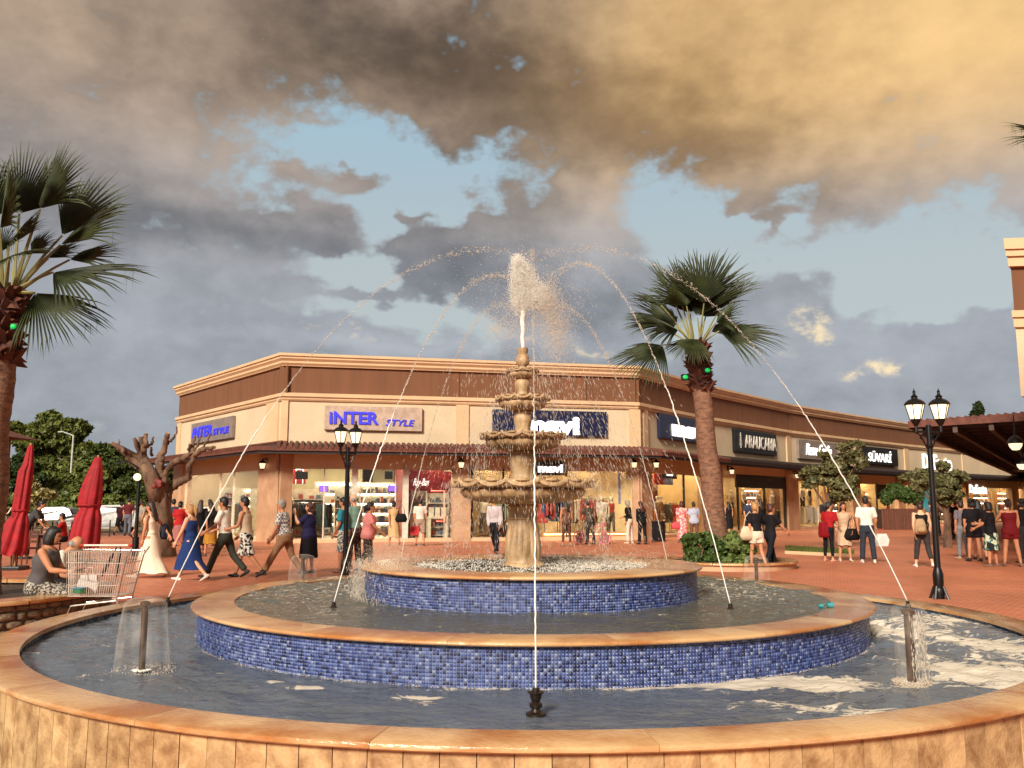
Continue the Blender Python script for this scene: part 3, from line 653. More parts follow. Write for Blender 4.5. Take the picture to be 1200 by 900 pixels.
# ------------------------------------------------------------------ shop signs
def sign(f, quad, m, label, pieces, th=.16, off=.0, frame=None):
    """quad: px of left top, right top, left bottom on the facade"""
    (xa, ya), (xb, yb), (xc, yc) = quad; ua, za = f.hit(xa, ya, WO+.2); ub, zb = f.hit(xb, yb, WO+.2); _, zc = f.hit(xc, yc, WO+.2); z1 = (za+zb)/2
    zc -= (za-z1); w = ub-ua; h = z1-zc; c = f.p((ua+ub)/2, (z1+zc)/2, WO+.02)
    t = thing('shop_sign', label, 'shop sign', c, f.rz())
    if m: 
        b = MB(); b.box((0,-th/2,0),(w,th,h)); b.build('sign_board', m, t, local=True, bevel=.015)
    for body, x, z, tw, thh, mm, bold, shear in pieces:
        me = text_mesh(body, tw*w, thh*h, .05, bold, shear); me.materials.append(mm); o = inst('lettering', me, t, (x*w, -(th if m else 0)-.003, z*h))
    return t, w, h
M_bronze = smat('white_letters', (.88,.84,.78), rough=.4)
f = FC[0]; sign(f, ((224,497),(272,487),(225,520)), M_grey, 'slanted grey sign with blue letters on the west end wall behind the bare tree', [('iNTER',-.20,.02,.50,.52,E_blue,.03,.15),('STYLE',.26,-.1,.36,.30,E_blue,.03,.1)])
f = FC[1]; sign(f, ((380.5,475.5),(495,477),(381,504)), M_pale, 'long beige sign with blue lit letters above the white framed shopfront', [('iNTER',-.20,.0,.50,.52,E_blue,.03,.0),('STYLE',.27,-.16,.30,.26,E_blue,.01,.25)])
sign(f, ((577.5,481),(711.5,481),(578,511)), M_navy, 'wide navy sign with white lowercase letters partly hidden by the fountain bowls', [('mavi',.0,-.10,.50,.72,E_white,.055,0)])
sign(f, ((628,541),(662,541),(628,557)), M_darkf, 'small dark hanging sign with white letters over the clothes shop entrance', [('mavi',0,0,.86,.62,E_white,.055,0)])
f = FC[2]; sign(f, ((773.5,487),(834,493),(774,516)), M_navy, 'navy sign with white letters half hidden by the palm trunk', [('mavi',.02,-.03,.62,.66,E_white,.055,0)])
f = FC[3]
t, w, h = sign(f, ((861,503),(910,508.5),(861,530)), M_black, 'black sign with thin white capitals and a white tree emblem', [('ARAUCARIA',.10,0,.76,.58,M_bronze,.0,0)])
em = MB()
for k in range(5): em.beam((-.38*w-.03*w*(1-k*.14), -.2, (-.20+k*.10)*h), (-.38*w, -.2, (-.12+k*.10)*h), .03, .03); em.beam((-.38*w+.03*w*(1-k*.14), -.2, (-.20+k*.10)*h), (-.38*w, -.2, (-.12+k*.10)*h), .03, .03)
em.beam((-.38*w,-.2,-.32*h),(-.38*w,-.2,.36*h),.03,.03); em.build('tree_emblem', M_bronze, t, local=True)
f = FC[4]; sign(f, ((936,514.5),(981,519.5),(936,537)), M_grey, 'grey sign with white handwritten style lettering above the olive tree', [('Pierre Cardin',0,.02,.66,.62,E_white,-.006,.35)])
f = FC[5]; sign(f, ((1006,522),(1050,527),(1006,543)), M_black, 'black sign with jagged white letters right of the olive tree', [('SÜVARİ',0,0,.62,.66,E_white,.0,.1)], th=.3)
f = FC[6]; sign(f, ((1083,530),(1117,536),(1083,548)), None, 'row of glowing white letters on the cream wall behind the tall lamp post', [('DeFacto',0,0,1,1,E_white,.02,0)])
f = FC[7]; sign(f, ((1138,567),(1158,568),(1138,578)), None, 'small white lit letters inside the far window under the awning', [('DeFacto',0,0,1,.9,E_white,.02,0)])
# ------------------------------------------------------------------ building and canopy on the right
def poly_line(pts): return [Vector((a, b)) for a, b in pts]
Yc_ = 0; rb = thing('corner_building', 'cream and brown corner building at the east edge with a stepped cornice', 'building', (14.5, 22.9, 0))
Yc_ = (ZT+.12-CAMH)*F/(591.5-280)*.985; c0 = at(1189,370,Yc_).to_2d(); dE = Vector((1,-.12)).normalized(); dN = Vector((.62,.78)).normalized()
def tower(name, m, z0, z1, o):
    a = c0-dE*o+Vector((0,-o)); b = a+dE*14; c = b+dN*8; d = a+dN*8
    mb = MB(); mb.prism([(a.x,a.y),(b.x,b.y),(c.x,c.y),(d.x,d.y)], z0, z1); return mb.build(name, m, rb)
for name, m, z0, z1, o in (('cornice',M_corn,ZT-hC*.3,ZT+.12,.26),('cornice',M_corn,ZT-hC*.62,ZT-hC*.3,.20),('cornice',M_corn,ZC-.05,ZT-hC*.62,.13),('parapet_wall',M_brown,ZM1,ZC-.05,.0),('string_course',M_corn,ZM1-.17,ZM1,.14),('string_course',M_corn,ZM0-.08,ZM1-.17,.08),('upper_wall',M_cream,4.3,ZM0-.08,.0),('lower_wall',M_cream,0,4.3,-2.5)):
    tower(name, m, z0, z1, o)
M_beam = smat('stained_beam', (.30,.20,.15), scale=4, rough=.6)
ZK = 4.62
cp_ = [gnd(x, y, ZK) for x, y in ((1066,499),(1100,520.5),(1130,537.5),(1160,549),(1200,560.5))]
cp_ = [Vector((p.x, p.y)) for p in cp_]
edge = [cp_[0], cp_[0]+(cp_[-1]-cp_[0])*.5+Vector((-.6,.4)), cp_[-1], cp_[-1]+(cp_[-1]-cp_[0])*.6]
cn = (cp_[-1]-cp_[0]).normalized(); cs = Vector((cn.y, -cn.x))      # cs points east, to the wall
can = thing('tiled_canopy', 'wide dark timber canopy with a red tiled edge at the east side of the plaza', 'canopy', (cp_[0].x, cp_[0].y, 0))
Wd = 5.2; Ln = (edge[3]-edge[0]).length
def cpt(u, v, z): q = edge[0]+cn*u+cs*v; return Vector((q.x, q.y, z))
mb = MB(); mb.hexa([cpt(0,0,ZK-.04),cpt(0,Wd,ZK+.10),cpt(Ln,Wd,ZK+.10),cpt(Ln,0,ZK-.04)][::-1],[cpt(0,0,ZK+.04),cpt(0,Wd,ZK+.18),cpt(Ln,Wd,ZK+.18),cpt(Ln,0,ZK+.04)][::-1]); mb.build('roof_deck', M_beam, can)
mb = MB(); n = int(Ln/.3)
for k in range(n): mb.tube([cpt((k+.5)*Ln/n,-.06,ZK+.10),cpt((k+.5)*Ln/n,Wd,ZK+.24)], .10, 6)
mb.build('roof_tile_row', M_tile, can, smooth=True, kind='stuff')
for k in range(20):
    mb = MB(); mb.tube([cpt(-.08,(k+.5)*Wd/20,ZK+.12+.14*(k+.5)/20),cpt(.35,(k+.5)*Wd/20,ZK+.14+.14*(k+.5)/20)], .12, 6); mb.build('edge_tile', M_tile, can, smooth=True)
for z0, z1, w, m in ((ZK-.10,ZK+.16,.06,M_tile),): 
    mb = MB(); mb.beam(cpt(0,-.03,(z0+z1)/2), cpt(Ln,-.03,(z0+z1)/2), w, z1-z0); mb.build('fascia_board', m, can)
mb = MB(); mb.beam(cpt(-.05,0,ZK+.04), cpt(-.05,Wd,ZK+.14), .06, .24); mb.build('fascia_board', M_tile, can)
for v in (.35,1.55,2.75,3.95,5.0):
    mb = MB(); mb.beam(cpt(.05,v,ZK-.22+.02*v), cpt(Ln,v,ZK-.22+.02*v), .16, .26); mb.build('canopy_beam', M_beam, can)
for k in range(26):
    u = .5+k*1.9; mb = MB(); mb.beam(cpt(u,.1,ZK-.10), cpt(u,Wd,ZK+.02), .09, .12); mb.build('rafter', M_beam, can)
for u in (3, 12, 21, 30): 
    mb = MB(); mb.tube([cpt(u,4.9,0),cpt(u,4.9,ZK+.6)], .12, 10); mb.build('post', M_dark, can, smooth=True)
mb = MB(); mb.hexa([cpt(1.5,Wd+.05,0),cpt(Ln,Wd+.05,0),cpt(Ln,Wd+.4,0),cpt(1.5,Wd+.4,0)],[cpt(1.5,Wd+.05,ZK+2.9),cpt(Ln,Wd+.05,ZK+2.9),cpt(Ln,Wd+.4,ZK+2.9),cpt(1.5,Wd+.4,ZK+2.9)]); mb.build('side_wall', M_cream, rb)
# ------------------------------------------------------------------ lamps
def lamp_head(parent, c, s=1.0, lit=E_lit):
    x, y, z = c
    m = MB(); m.lathe([(.02*s,-.30*s),(.05*s,-.27*s),(.085*s,-.20*s),(.10*s,-.175*s)],12,c)
    m.lathe([(.17*s,.075*s),(.185*s,.09*s),(.16*s,.13*s),(.11*s,.17*s),(.06*s,.19*s),(.05*s,.215*s),(.065*s,.23*s),(.03*s,.26*s),(.02*s,.30*s),(.03*s,.315*s),(.012*s,.345*s),(.003*s,.38*s)],14,c)
    for k in range(6):
        a = k*PI/3; m.tube([(x+.10*s*math.cos(a),y+.10*s*math.sin(a),z-.18*s),(x+.168*s*math.cos(a),y+.168*s*math.sin(a),z+.08*s)], .009*s, 4)
    h = m.build('lamp_cap', M_black, parent, smooth=True, local=True)
    g = MB(); g.lathe([(.09*s,-.18*s),(.155*s,.075*s)],12,c); g.lathe([(.02,-.178*s),(.09*s,-.18*s)],12,c); g.build('lamp_glass', lit, h, smooth=True, local=True)
def street_lamp(name, label, loc, height, arm, s, rz):
    t = thing(name, label, 'street lamp', loc, rz, 'twin headed black street lamps')
    b = MB(); b.lathe([(.085,.0),(.095,.10),(.10,.16),(.075,.20),(.085,.24),(.09,.42),(.07,.50),(.055,.54)],12)
    for k in range(4):
        a = k*PI/2+PI/4; b.tube([(.16*math.cos(a),.16*math.sin(a),.0),(.14*math.cos(a),.14*math.sin(a),.05),(.08*math.cos(a),.08*math.sin(a),.22)], [.028,.024,.02], 6)
    b.build('base', M_black, t, smooth=True, local=True)
    p = MB(); p.tube([(0,0,.5),(0,0,height*.5),(0,0,height)], [.055,.05,.045], 12); p.lathe([(.05,height-.42),(.075,height-.38),(.05,height-.34)],12); p.build('post', M_black, t, smooth=True, local=True)
    c = MB(); z = height-.12
    c.tube([(-arm,0,z),(arm,0,z)], .022, 6)
    for sg in (-1,1):
        c.tube([(sg*arm,0,z),(sg*arm,0,z+.10)], .03, 8)
        pts = [(sg*(.05+arm*.8*k/10),0,z-.28+.26*math.sin(k/10*PI/2)) for k in range(11)]; c.tube(pts, .014, 5)
        c.tube([(sg*arm*.5+.07*math.cos(q*.7)*(1-q*.07),0,z-.10+.07*math.sin(q*.7)*(1-q*.07)) for q in range(10)], .010, 5)
    c.build('cross_arm', M_black, t, smooth=True, local=True)
    for sg in (-1,1): lamp_head(t, (sg*arm,0,z+.10+.30*s), s)
    return t
M_lampmetal = M_black
lp = gnd(1101,702); ht = at(1086,520,lp.y).z
street_lamp('street_lamp', 'tall black twin headed street lamp standing at the east rim of the pool', (lp.x, lp.y, 0), at(1085,498,lp.y).z, .21, 1.0, R(-6))
q = at(408,522,18.2); street_lamp('street_lamp', 'black twin headed street lamp behind the fountain in front of the white framed shop', (q.x, q.y, 0), at(408,524,18.2).z, .17, .88, R(38))
q = gnd(158,652); t = thing('street_lamp', 'thin black lamp post with a small lit globe in front of the bare tree', 'street lamp', (q.x, q.y, 0))
p = MB(); hz = at(158,560,q.y).z; p.tube([(0,0,0),(0,0,.6),(0,0,.62),(0,0,hz)],[.11,.10,.06,.05],10); p.build('post', M_black, t, smooth=True, local=True)
b = MB(); b.tube([(0,0,hz-.05),(-.1,0,hz+.35),(-.45,0,hz+.55),(-.75,0,hz+.45)],.035,6); b.build('arm', M_black, t, smooth=True, local=True)
b = MB(); b.ball((-.02,-.1,hz+.02),.12,10,8); b.build('lamp_globe', E_lit, t, smooth=True, local=True)
for (px, py, Y, lab) in ((1190,521,26.5,'upper of the two lit lanterns hanging under the tiled canopy'),(1198,545,33,'lower smaller lit lantern hanging under the tiled canopy')):
    q = at(px, py, Y); t = thing('hanging_lantern', lab, 'hanging lamp', q, 0, 'lanterns under the canopy')
    m = MB(); m.lathe([(.17,.02),(.22,.06),(.19,.16),(.09,.24),(.03,.28),(.015,.9)],14); m.build('lamp_cap', M_black, t, smooth=True, local=True)
    m = MB(); m.lathe([(.03,-.17),(.10,-.16),(.17,-.06),(.19,.03)],14); m.build('lamp_glass', E_lit, t, smooth=True, local=True)
q = gnd(80,621); q = at(80,600,95); t = thing('street_lamp', 'tall pale roadside lamp on a thin pole in front of the pine trees', 'street lamp', (q.x, q.y, 0))
M_pole = smat('pale_pole', (.74,.74,.72), rough=.4); h = at(80,510,95).z
m = MB(); m.tube([(0,0,0),(0,0,h)],[.14,.09],8); m.build('post', M_pole, t, smooth=True, local=True)
m = MB(); m.tube([(0,0,h-.05),(-.5,0,h+.15),(-1.1,0,h+.32)],.06,6); m.ball((-1.35,0,h+.35),(.42,.16,.10),8,5); m.build('lamp_head', M_pole, t, smooth=True, local=True)
# ------------------------------------------------------------------ vegetation
def leaf_mat(name, c1, c2, rough=.55):
    m = mat(name, lin(c1), col2=lin(c2), rough=rough, scale=1.2, island=.35, spec=.3); return m
M_palm = mat('palm_leaf', (.046,.058,.012), col2=(.018,.026,.007), rough=.65, scale=3, per=.35)
M_petiole = mat('palm_stalk', (.26,.24,.09), rough=.5, scale=3, per=.2)
M_ptrunk = mat('palm_trunk', lin((.56,.40,.30)), col2=lin((.36,.24,.18)), rough=.85, scale=7, bump=.8, bscale=25, stretch=(1,1,2.2))
M_boot = mat('old_leaf_base', lin((.40,.22,.15)), col2=lin((.24,.13,.10)), rough=.9, scale=6, island=.35)
def palm(label, C, ground, r0, r1, fronds, s, seed, back=10, skirt=1.0, tlean=0.0):
    """C crown centre; fronds: (hub dx, dy, tip dx, dy, spread deg, depth) in pixels from the crown centre; s metres per pixel"""
    rd = random.Random(seed); base = Vector((C.x+tlean, C.y, ground))
    t = thing('palm_tree', label, 'palm tree', base)
    H = C.z-ground; rel = lambda v: Vector(v)-base
    m = MB(); n = 40; pts = []; rads = []
    for k in range(n+1):
        z = H*k/n*.985; pts.append((-tlean*(k/n)+.02*math.sin(k*.5), .02*math.cos(k*.37), z)); rads.append((r0+(r1-r0)*min(1, k/n*1.15))*(1+.03*(k%2)+rd.uniform(-.02,.02))+(.12*max(0, 1-k/2.5) if k < 3 else 0))
    m.tube(pts, rads, 18); tr = m.build('trunk', M_ptrunk, t, smooth='all', local=True)
    bm = MB()
    for k in range(int(150*skirt)):
        u = k/(150*skirt); a = k*2.4; z = H-skirt*1.3*(1-u)-.05; rr = r1*1.0; d = Vector((math.cos(a), math.sin(a), 0)); b0 = Vector((-tlean*z/H,0,z))+d*rr
        sd_ = Vector((-math.sin(a), math.cos(a), 0)); L_ = rd.uniform(.12,.26)*(.7+.6*r1/.3); up = Vector((0,0,1)); tip = b0+d*L_*.75+up*L_*rd.uniform(-.5,.9)
        w = .07*(.6+r1/.4); bm.add([b0-sd_*w-up*.08, b0+sd_*w-up*.08, b0+sd_*w*.8+up*.06, b0-sd_*w*.8+up*.06, tip+sd_*w*.35, tip-sd_*w*.35], [(0,1,4,5),(1,2,4),(2,3,5,4),(3,0,5)])
    bm.build('leaf_bases', M_boot, tr, local=True, kind='stuff')
    Cl = Vector((-tlean*1.0, 0, H))
    allf = [(Vector((hx*s*.74, dep*.8, -hy*s*.74)), Vector((tx*s, dep*1.5, -ty*s)), sp*1.12 if sp > 25 else sp) for hx, hy, tx, ty, sp, dep in fronds]
    for k in range(back):
        a = rd.uniform(0, 2*PI); e = rd.uniform(-.35, 1.3); L1 = rd.uniform(38,58)*s; L2 = L1*rd.uniform(1.8,2.0)
        d = Vector((math.cos(a)*math.cos(e), abs(math.sin(a))*math.cos(e)*.9+.1, math.sin(e))).normalized(); allf.append((d*L1, d*L2-Vector((0,0,L2*.06)), 52))
    for hub, tip, sp in allf:
        L1 = hub.length; ax = (tip-hub); Rf = ax.length*1.04; ax.normalize()
        m = MB(); p0 = Vector((0,0,-.12))+Vector((hub.x,hub.y,0)).normalized()*r1*.5 if Vector((hub.x,hub.y,0)).length > 1e-4 else Vector((0,0,-.1))
        mid = p0.lerp(hub, .5)+Vector((0,0,L1*.07)); pp = [p0.lerp(mid, k/4).lerp(mid.lerp(hub, k/4), k/4) for k in range(5)]
        m.tube([Cl+q for q in pp], [.035,.03,.025,.02,.016], 5)
        fr = m.build('frond', M_petiole, t, local=True)
        side = ax.cross(Vector((0,-.55,.83))); side = side.normalized() if side.length > .1 else Vector((1,0,0)); nrm = side.cross(ax)
        b = MB(); nl = max(14, int(50*sp/80)); prev = None
        for k in range(nl):
            ph = R(sp)*(2*k/(nl-1)-1); d = (ax*math.cos(ph)+side*math.sin(ph)).normalized(); sdv = (side*math.cos(ph)-ax*math.sin(ph))
            Lf = Rf*(.60+.40*math.cos(ph*.85))*rd.uniform(.90,1.06); w = Rf*R(sp)*2/nl*.29; dr = rd.uniform(.05,.26)+.10*abs(ph)
            def pos(t_): return Cl+hub+d*Lf*t_+nrm*Lf*.10*(math.cos(ph*2)-.2)*t_+Vector((0,0,-1))*Lf*dr*max(0, t_-.35)**2*1.9
            a0 = pos(.02); a1 = pos(.26); a2 = pos(.5); a3 = pos(.78); a4 = pos(.98)
            b.add([a0, a1+sdv*w*.62, a1-sdv*w*.62, a1-nrm*w*1.1, a2+sdv*w*.74, a2-sdv*w*.74, a2-nrm*w*1.1, a3+sdv*w*.6, a3-sdv*w*.6, a4],
                  [(0,3,1),(0,2,3),(1,3,6,4),(3,2,5,6),(4,6,7),(6,5,8),(6,8,7),(7,8,9)])
            if rd.random() < .3: b.add([a3, a3+Vector((rd.uniform(-.02,.02),0,-Lf*.22)), a3+sdv*.01], [(0,1,2)])
        b.build('blade', M_palm, fr, local=True)
    return t
s22 = 23.6/F*1.0
fr_right = [(-17,-55,-33,-104,62,-.3),(3,-40,30,-122,40,.0),(-30,-27,-76,-64,65,.2),(-33,-14,-86,-26,55,-.5),(-56,8,-103,37,60,-.2),(-10,2,-32,28,62,-.7),(34,-14,103,-6,58,-.3),(42,-54,77,-88,14,.2),
            (20,-46,48,-96,36,.3),(26,-25,50,-46,60,-.6),(-38,-84,-54,-112,12,.3),(-54,-66,-78,-68,26,.4),(10,-58,4,-112,50,-.4),(-5,-50,-22,-108,48,.4),(30,-20,78,-30,40,.5)]
C2 = at(816,400,23.6); palm('tall fan palm with a ragged trunk growing from the shrub planter by the pool', C2, .1, .31, .225, fr_right, s22, 3, back=3, skirt=1.0, tlean=at(843,655,23.6).x-C2.x)
s13 = 12.6/F*1.05
fr_left = [(45,-125,72,-178,55,.0),(8,-120,10,-180,60,.1),(72,-72,135,-120,42,.2),(86,-16,175,-4,48,-.3),(56,14,116,62,50,-.2),(33,-34,76,-22,65,-.6),(60,-95,85,-165,40,.5),(75,-55,112,-70,50,.5),(-30,-110,-60,-175,60,0),(-70,-60,-150,-80,60,0),(-80,10,-150,60,60,0),(10,-80,40,-140,60,-.5),(20,-55,66,-80,55,-.4),(-40,-60,-90,-60,60,-.5)]
C1 = at(6,336,12.6); palm('big fan palm cut by the west edge with wide spreading fronds', C1, 0, .27, .21, fr_left, s13, 8, back=3, skirt=.8, tlean=at(-26,700,12.6).x-C1.x)
C3 = at(1284,172,14); palm('fan palm mostly beyond the east edge showing only frond tips', C3, 0, .27, .22, [(-55,-5,-122,8,28,-.3),(-50,-30,-105,-40,45,.2),(30,-80,40,-150,60,0),(60,0,130,30,60,0),(-20,-70,-50,-140,50,0)], 14/F, 5, back=5, skirt=.7)
E_green = emis('green_led', (.0,.36,.06), .9)
for (px, py, Y, lab, dx) in ((17,383,12.3,'green floodlight strapped to the trunk of the big west palm',0),(803,442,23.2,'green floodlight on the near side of the tall palm trunk',0),(829,434,23.2,'small green floodlight on the east side of the tall palm trunk',0)):
    q = at(px, py, Y); t = thing('green_floodlight', lab, 'floodlight', q, 0, 'green lights on the palms'); sc_ = Y/22
    m = MB(); m.box((0,.04,0),(.16*sc_+.04,.10,.12*sc_+.04)); m.build('housing', M_black, t, local=True, bevel=.01)
    m = MB(); m.ball((0,-.03,0),(.055*sc_+.015,.03,.04*sc_+.015),8,6); m.build('lens', E_green, t, smooth=True, local=True)
def leaves(blobs, n, size, seed, flat=.0, shell=.55, aspect=.6, up=.0, low=-1e9, clump=9):
    """leaf-sized quads through a crown made of ellipsoids (centre, radii), each broken into uneven clumps"""
    rr_ = random.Random(seed); sub = []
    for c, rad in blobs:
        for k in range(clump):
            d = Vector((rr_.gauss(0,1), rr_.gauss(0,1), rr_.gauss(0,1))).normalized()*rr_.uniform(.35,.95); f = rr_.uniform(.26,.5)
            sub.append(((c[0]+d.x*rad[0], c[1]+d.y*rad[1], c[2]+d.z*rad[2]), (rad[0]*f*1.15, rad[1]*f, rad[2]*f*.9)))
    if clump: blobs = sub
    r = np.random.default_rng(seed); V = []; vol = np.array([b[1][0]*b[1][1]*b[1][2] for b in blobs])**.67; cnt = (n*vol/vol.sum()).astype(int)
    for (c, rad), k in zip(blobs, cnt):
        d = r.normal(size=(k,3)); d /= np.linalg.norm(d, axis=1)[:,None]
        rr = (shell+(1-shell)*r.random(k)**.6); p = d*rr[:,None]*np.array(rad)*(1+.10*np.sin(d[:,:1]*9+d[:,2:]*7))+np.array(c)
        a = r.normal(size=(k,3)); a[:,2] *= (1-flat); a /= np.linalg.norm(a, axis=1)[:,None]; b = np.cross(a, d+.4*r.normal(size=(k,3))); b /= np.linalg.norm(b, axis=1)[:,None]+1e-9
        s_ = size*(.6+.8*r.random(k))[:,None]; a = a*s_; b = b*s_*aspect
        V.append(np.stack([p-a, p-b*.9, p+a, p+b], 1))
    V = np.concatenate(V).reshape(-1,3); V = np.repeat(V.reshape(-1,4,3)[V.reshape(-1,4,3)[:,:,2].min(1) > low], 1, 0).reshape(-1,3)
    Fq = np.arange(len(V)).reshape(-1,4); return V, Fq
def crown(t, blobs, n, size, m, seed, name='foliage', **k):
    V, Fq = leaves(blobs, n, size, seed, **k); V = V-np.array(t.location); o = npmesh(name, V, Fq, m, t); return o
M_pine = leaf_mat('pine_needles', (.40,.42,.18), (.26,.30,.12)); M_green = leaf_mat('green_leaves', (.32,.36,.15), (.19,.24,.09)); M_lime = leaf_mat('yellow_green_leaves', (.42,.45,.20), (.28,.32,.13))
M_olive = leaf_mat('olive_leaves', (.47,.44,.28), (.27,.28,.16)); M_shrub = leaf_mat('shrub_leaves', (.30,.38,.16), (.16,.22,.09)); M_dkgreen = leaf_mat('dark_leaves', (.22,.28,.12), (.12,.17,.08))
M_bark = mat('bark', lin((.50,.38,.29)), col2=lin((.28,.20,.15)), rough=.9, scale=5, bump=1.0, bscale=14, stretch=(1,1,.35))
def tree(label, cat, px, Y, blobs, n, size, m, seed, group=None, r=.35, name='tree', limbs=5, base_py=None, **k):
    """blobs in pixels: (px, py, rx, ry); the trunk stands under the crown's middle"""
    s = Y/F; rd = random.Random(seed); B = []
    for (bx, by, rx, ry) in blobs:
        q = at(bx, by, Y+rd.uniform(-.3,.3)*rx*s); B.append(((q.x,q.y,q.z),(rx*s,rx*s*.8,ry*s)))
    g0 = at(px, 600, Y); t = thing(name, label, cat, (g0.x, g0.y, 0), 0, group)
    top = max(b[0][2] for b in B); m_ = MB(); cz = min(b[0][2] for b in B)
    m_.tube([(0,0,0),(r*.3,0,cz*.5),(0,0,cz)], [r*1.3, r, r*.7], 8)
    for k_ in range(min(limbs, len(B))):
        c = Vector(B[k_][0])-Vector(t.location); m_.tube([(0,0,cz*.7),(c.x*.5,c.y*.5,(cz*.7+c.z)/2+.1*r),tuple(c)], [r*.5,r*.35,r*.12], 6)
    m_.build('trunk', M_bark, t, smooth=True, local=True); crown(t, B, n, size, m, seed, 'crown', **k); return t
tree('great round topped umbrella pine rising highest behind the red parasols', 'pine tree', 62, 100, [(35,520,24,20),(62,512,30,23),(88,522,24,22),(50,505,24,15),(75,503,22,13),(98,530,14,14),(22,510,12,12),(60,530,34,14),(40,545,30,16),(75,550,30,16),(20,560,26,16),(95,555,22,16)], 38000, .42, M_pine, 1, r=.6, name='umbrella_pine', low=0)
tree('wide pale green leafy tree below the umbrella pine behind the parasols', 'tree', 85, 88, [(90,560,30,22),(60,572,26,18),(110,565,22,22),(78,580,26,14),(104,548,16,12)], 12000, .32, M_lime, 2, 'trees behind the car park', low=0)
tree('dark bushy tree at the west edge under the umbrella pine', 'tree', 15, 84, [(8,545,26,22),(28,560,24,20),(0,575,20,18),(34,545,14,12)], 11000, .32, M_dkgreen, 3, 'trees behind the car park', low=0)
tree('round dark green tree between the umbrella pine and the bare tree', 'tree', 122, 90, [(118,540,18,20),(130,558,22,22),(112,555,14,18),(128,532,12,10),(140,575,18,16)], 11000, .34, M_green, 4, 'trees behind the car park', low=0)
tree('low dark tree right behind the bare pollarded trunk', 'tree', 160, 86, [(150,575,16,16),(168,565,16,16),(158,590,20,12),(182,572,16,18),(198,560,14,18),(200,585,14,16)], 9000, .30, M_green, 5, 'trees behind the car park', low=0)
tree('low spreading bush along the foot of the trees behind the parked cars', 'bush', 100, 80, [(75,592,20,9),(100,590,22,11),(125,592,20,10),(50,596,20,7),(145,594,16,9),(20,590,24,12)], 12000, .26, M_lime, 31, low=0, r=.1, name='bush')
tree('pale dry leafed shrub beside the west parasol', 'shrub', 42, 60, [(40,572,12,12),(50,580,12,9),(34,584,10,10)], 2600, .24, mat('dry_leaves', lin((.66,.60,.38)), col2=lin((.48,.44,.26)), island=.3), 6, low=0, r=.12)
tree('narrow cypress top standing above the tiled canopy roof', 'cypress', 1146, 105, [(1146,495,9,24),(1146,478,6,10),(1143,508,10,20),(1150,500,7,16)], 5000, .34, M_dkgreen, 7, name='cypress_tree')
tree('small round olive tree in front of the grey handwritten style sign', 'olive tree', 972, 33, [(962,553,20,16),(985,548,20,20),(975,572,26,14),(950,566,16,12),(995,566,16,14),(990,530,14,14),(1002,545,14,18),(968,536,12,12),(1008,528,9,10),(945,556,12,10),(985,580,22,9)], 9000, .085, M_olive, 8, 'olive trees along the shops', r=.12, shell=.1, clump=7, name='olive_tree', limbs=8)
tree('wide olive tree behind the tall lamp post with lights among its leaves', 'olive tree', 1108, 34, [(1090,558,18,13),(1115,560,20,14),(1100,572,24,13),(1122,572,14,14),(1080,568,12,9),(1105,548,14,8),(1065,562,12,10),(1112,585,16,9)], 9000, .085, M_olive, 9, 'olive trees along the shops', r=.13, shell=.1, clump=7, name='olive_tree', limbs=8)
def shrub(label, px, py, Y, blobs, n, size, m, seed, group):
    s = Y/F; rd = random.Random(seed); g0 = at(px, py, Y); t = thing('shrub', label, 'shrub', (g0.x, g0.y, max(0, g0.z)), 0, group); B = []
    for (bx, by, rx, ry) in blobs: q = at(bx, by, Y+rd.uniform(-.4,.4)*rx*s); B.append(((q.x,q.y,q.z),(rx*s,rx*s,ry*s)))
    crown(t, B, n, size, m, seed, 'foliage', shell=.45, clump=14); st = MB()
    for (c, r_) in B: v = Vector(c)-Vector(t.location); st.tube([(0,0,0), v*.5, v], [.03,.02,.01], 5)
    st.build('stem', M_bark, t, local=True); return t
# round planter round the tall palm
ZP = .20; pc = gnd(852,672,0); pcx, pcy, pr = at(856,660,23.0).x, 23.6, 1.8
t = thing('round_planter', 'round raised stone planter bed at the foot of the tall palm', 'planter', (pcx, pcy, 0))
m = MB(); m.lathe([(pr-.22,0),(pr,0),(pr,ZP-.06),(pr-.22,ZP-.06)], 48); m.build('planter_wall', M_pil, t, local=True)
for k in range(16):
    me = ringseg(pr-.26, pr+.05, ZP-.06, ZP, .004, 2*PI/16-.004, 4, 1); me.build('coping_stone', M_cop, t, local=True, rz=k*2*PI/16)
m = MB(); m.lathe([(.01,ZP-.10),(pr-.2,ZP-.10)], 32); m.build('soil', smat('dark_soil', (.25,.18,.13), scale=8), t, local=True)
shrub('dense green shrub on the near west side of the palm planter', 818, 662, 22.6, [(812,640,13,14),(822,655,17,13),(835,648,15,16),(808,657,11,10),(828,632,12,8),(842,660,14,9)], 5600, .07, M_shrub, 11, 'shrubs in the palm planter')
shrub('paler green shrub on the east side of the palm planter', 862, 662, 22.7, [(862,638,14,14),(872,650,14,13),(852,648,13,13),(876,642,9,11),(858,660,16,9),(874,658,10,9)], 5600, .07, mat('pale_shrub_leaves', lin((.46,.52,.26)), col2=lin((.26,.32,.13)), island=.35), 12, 'shrubs in the palm planter')
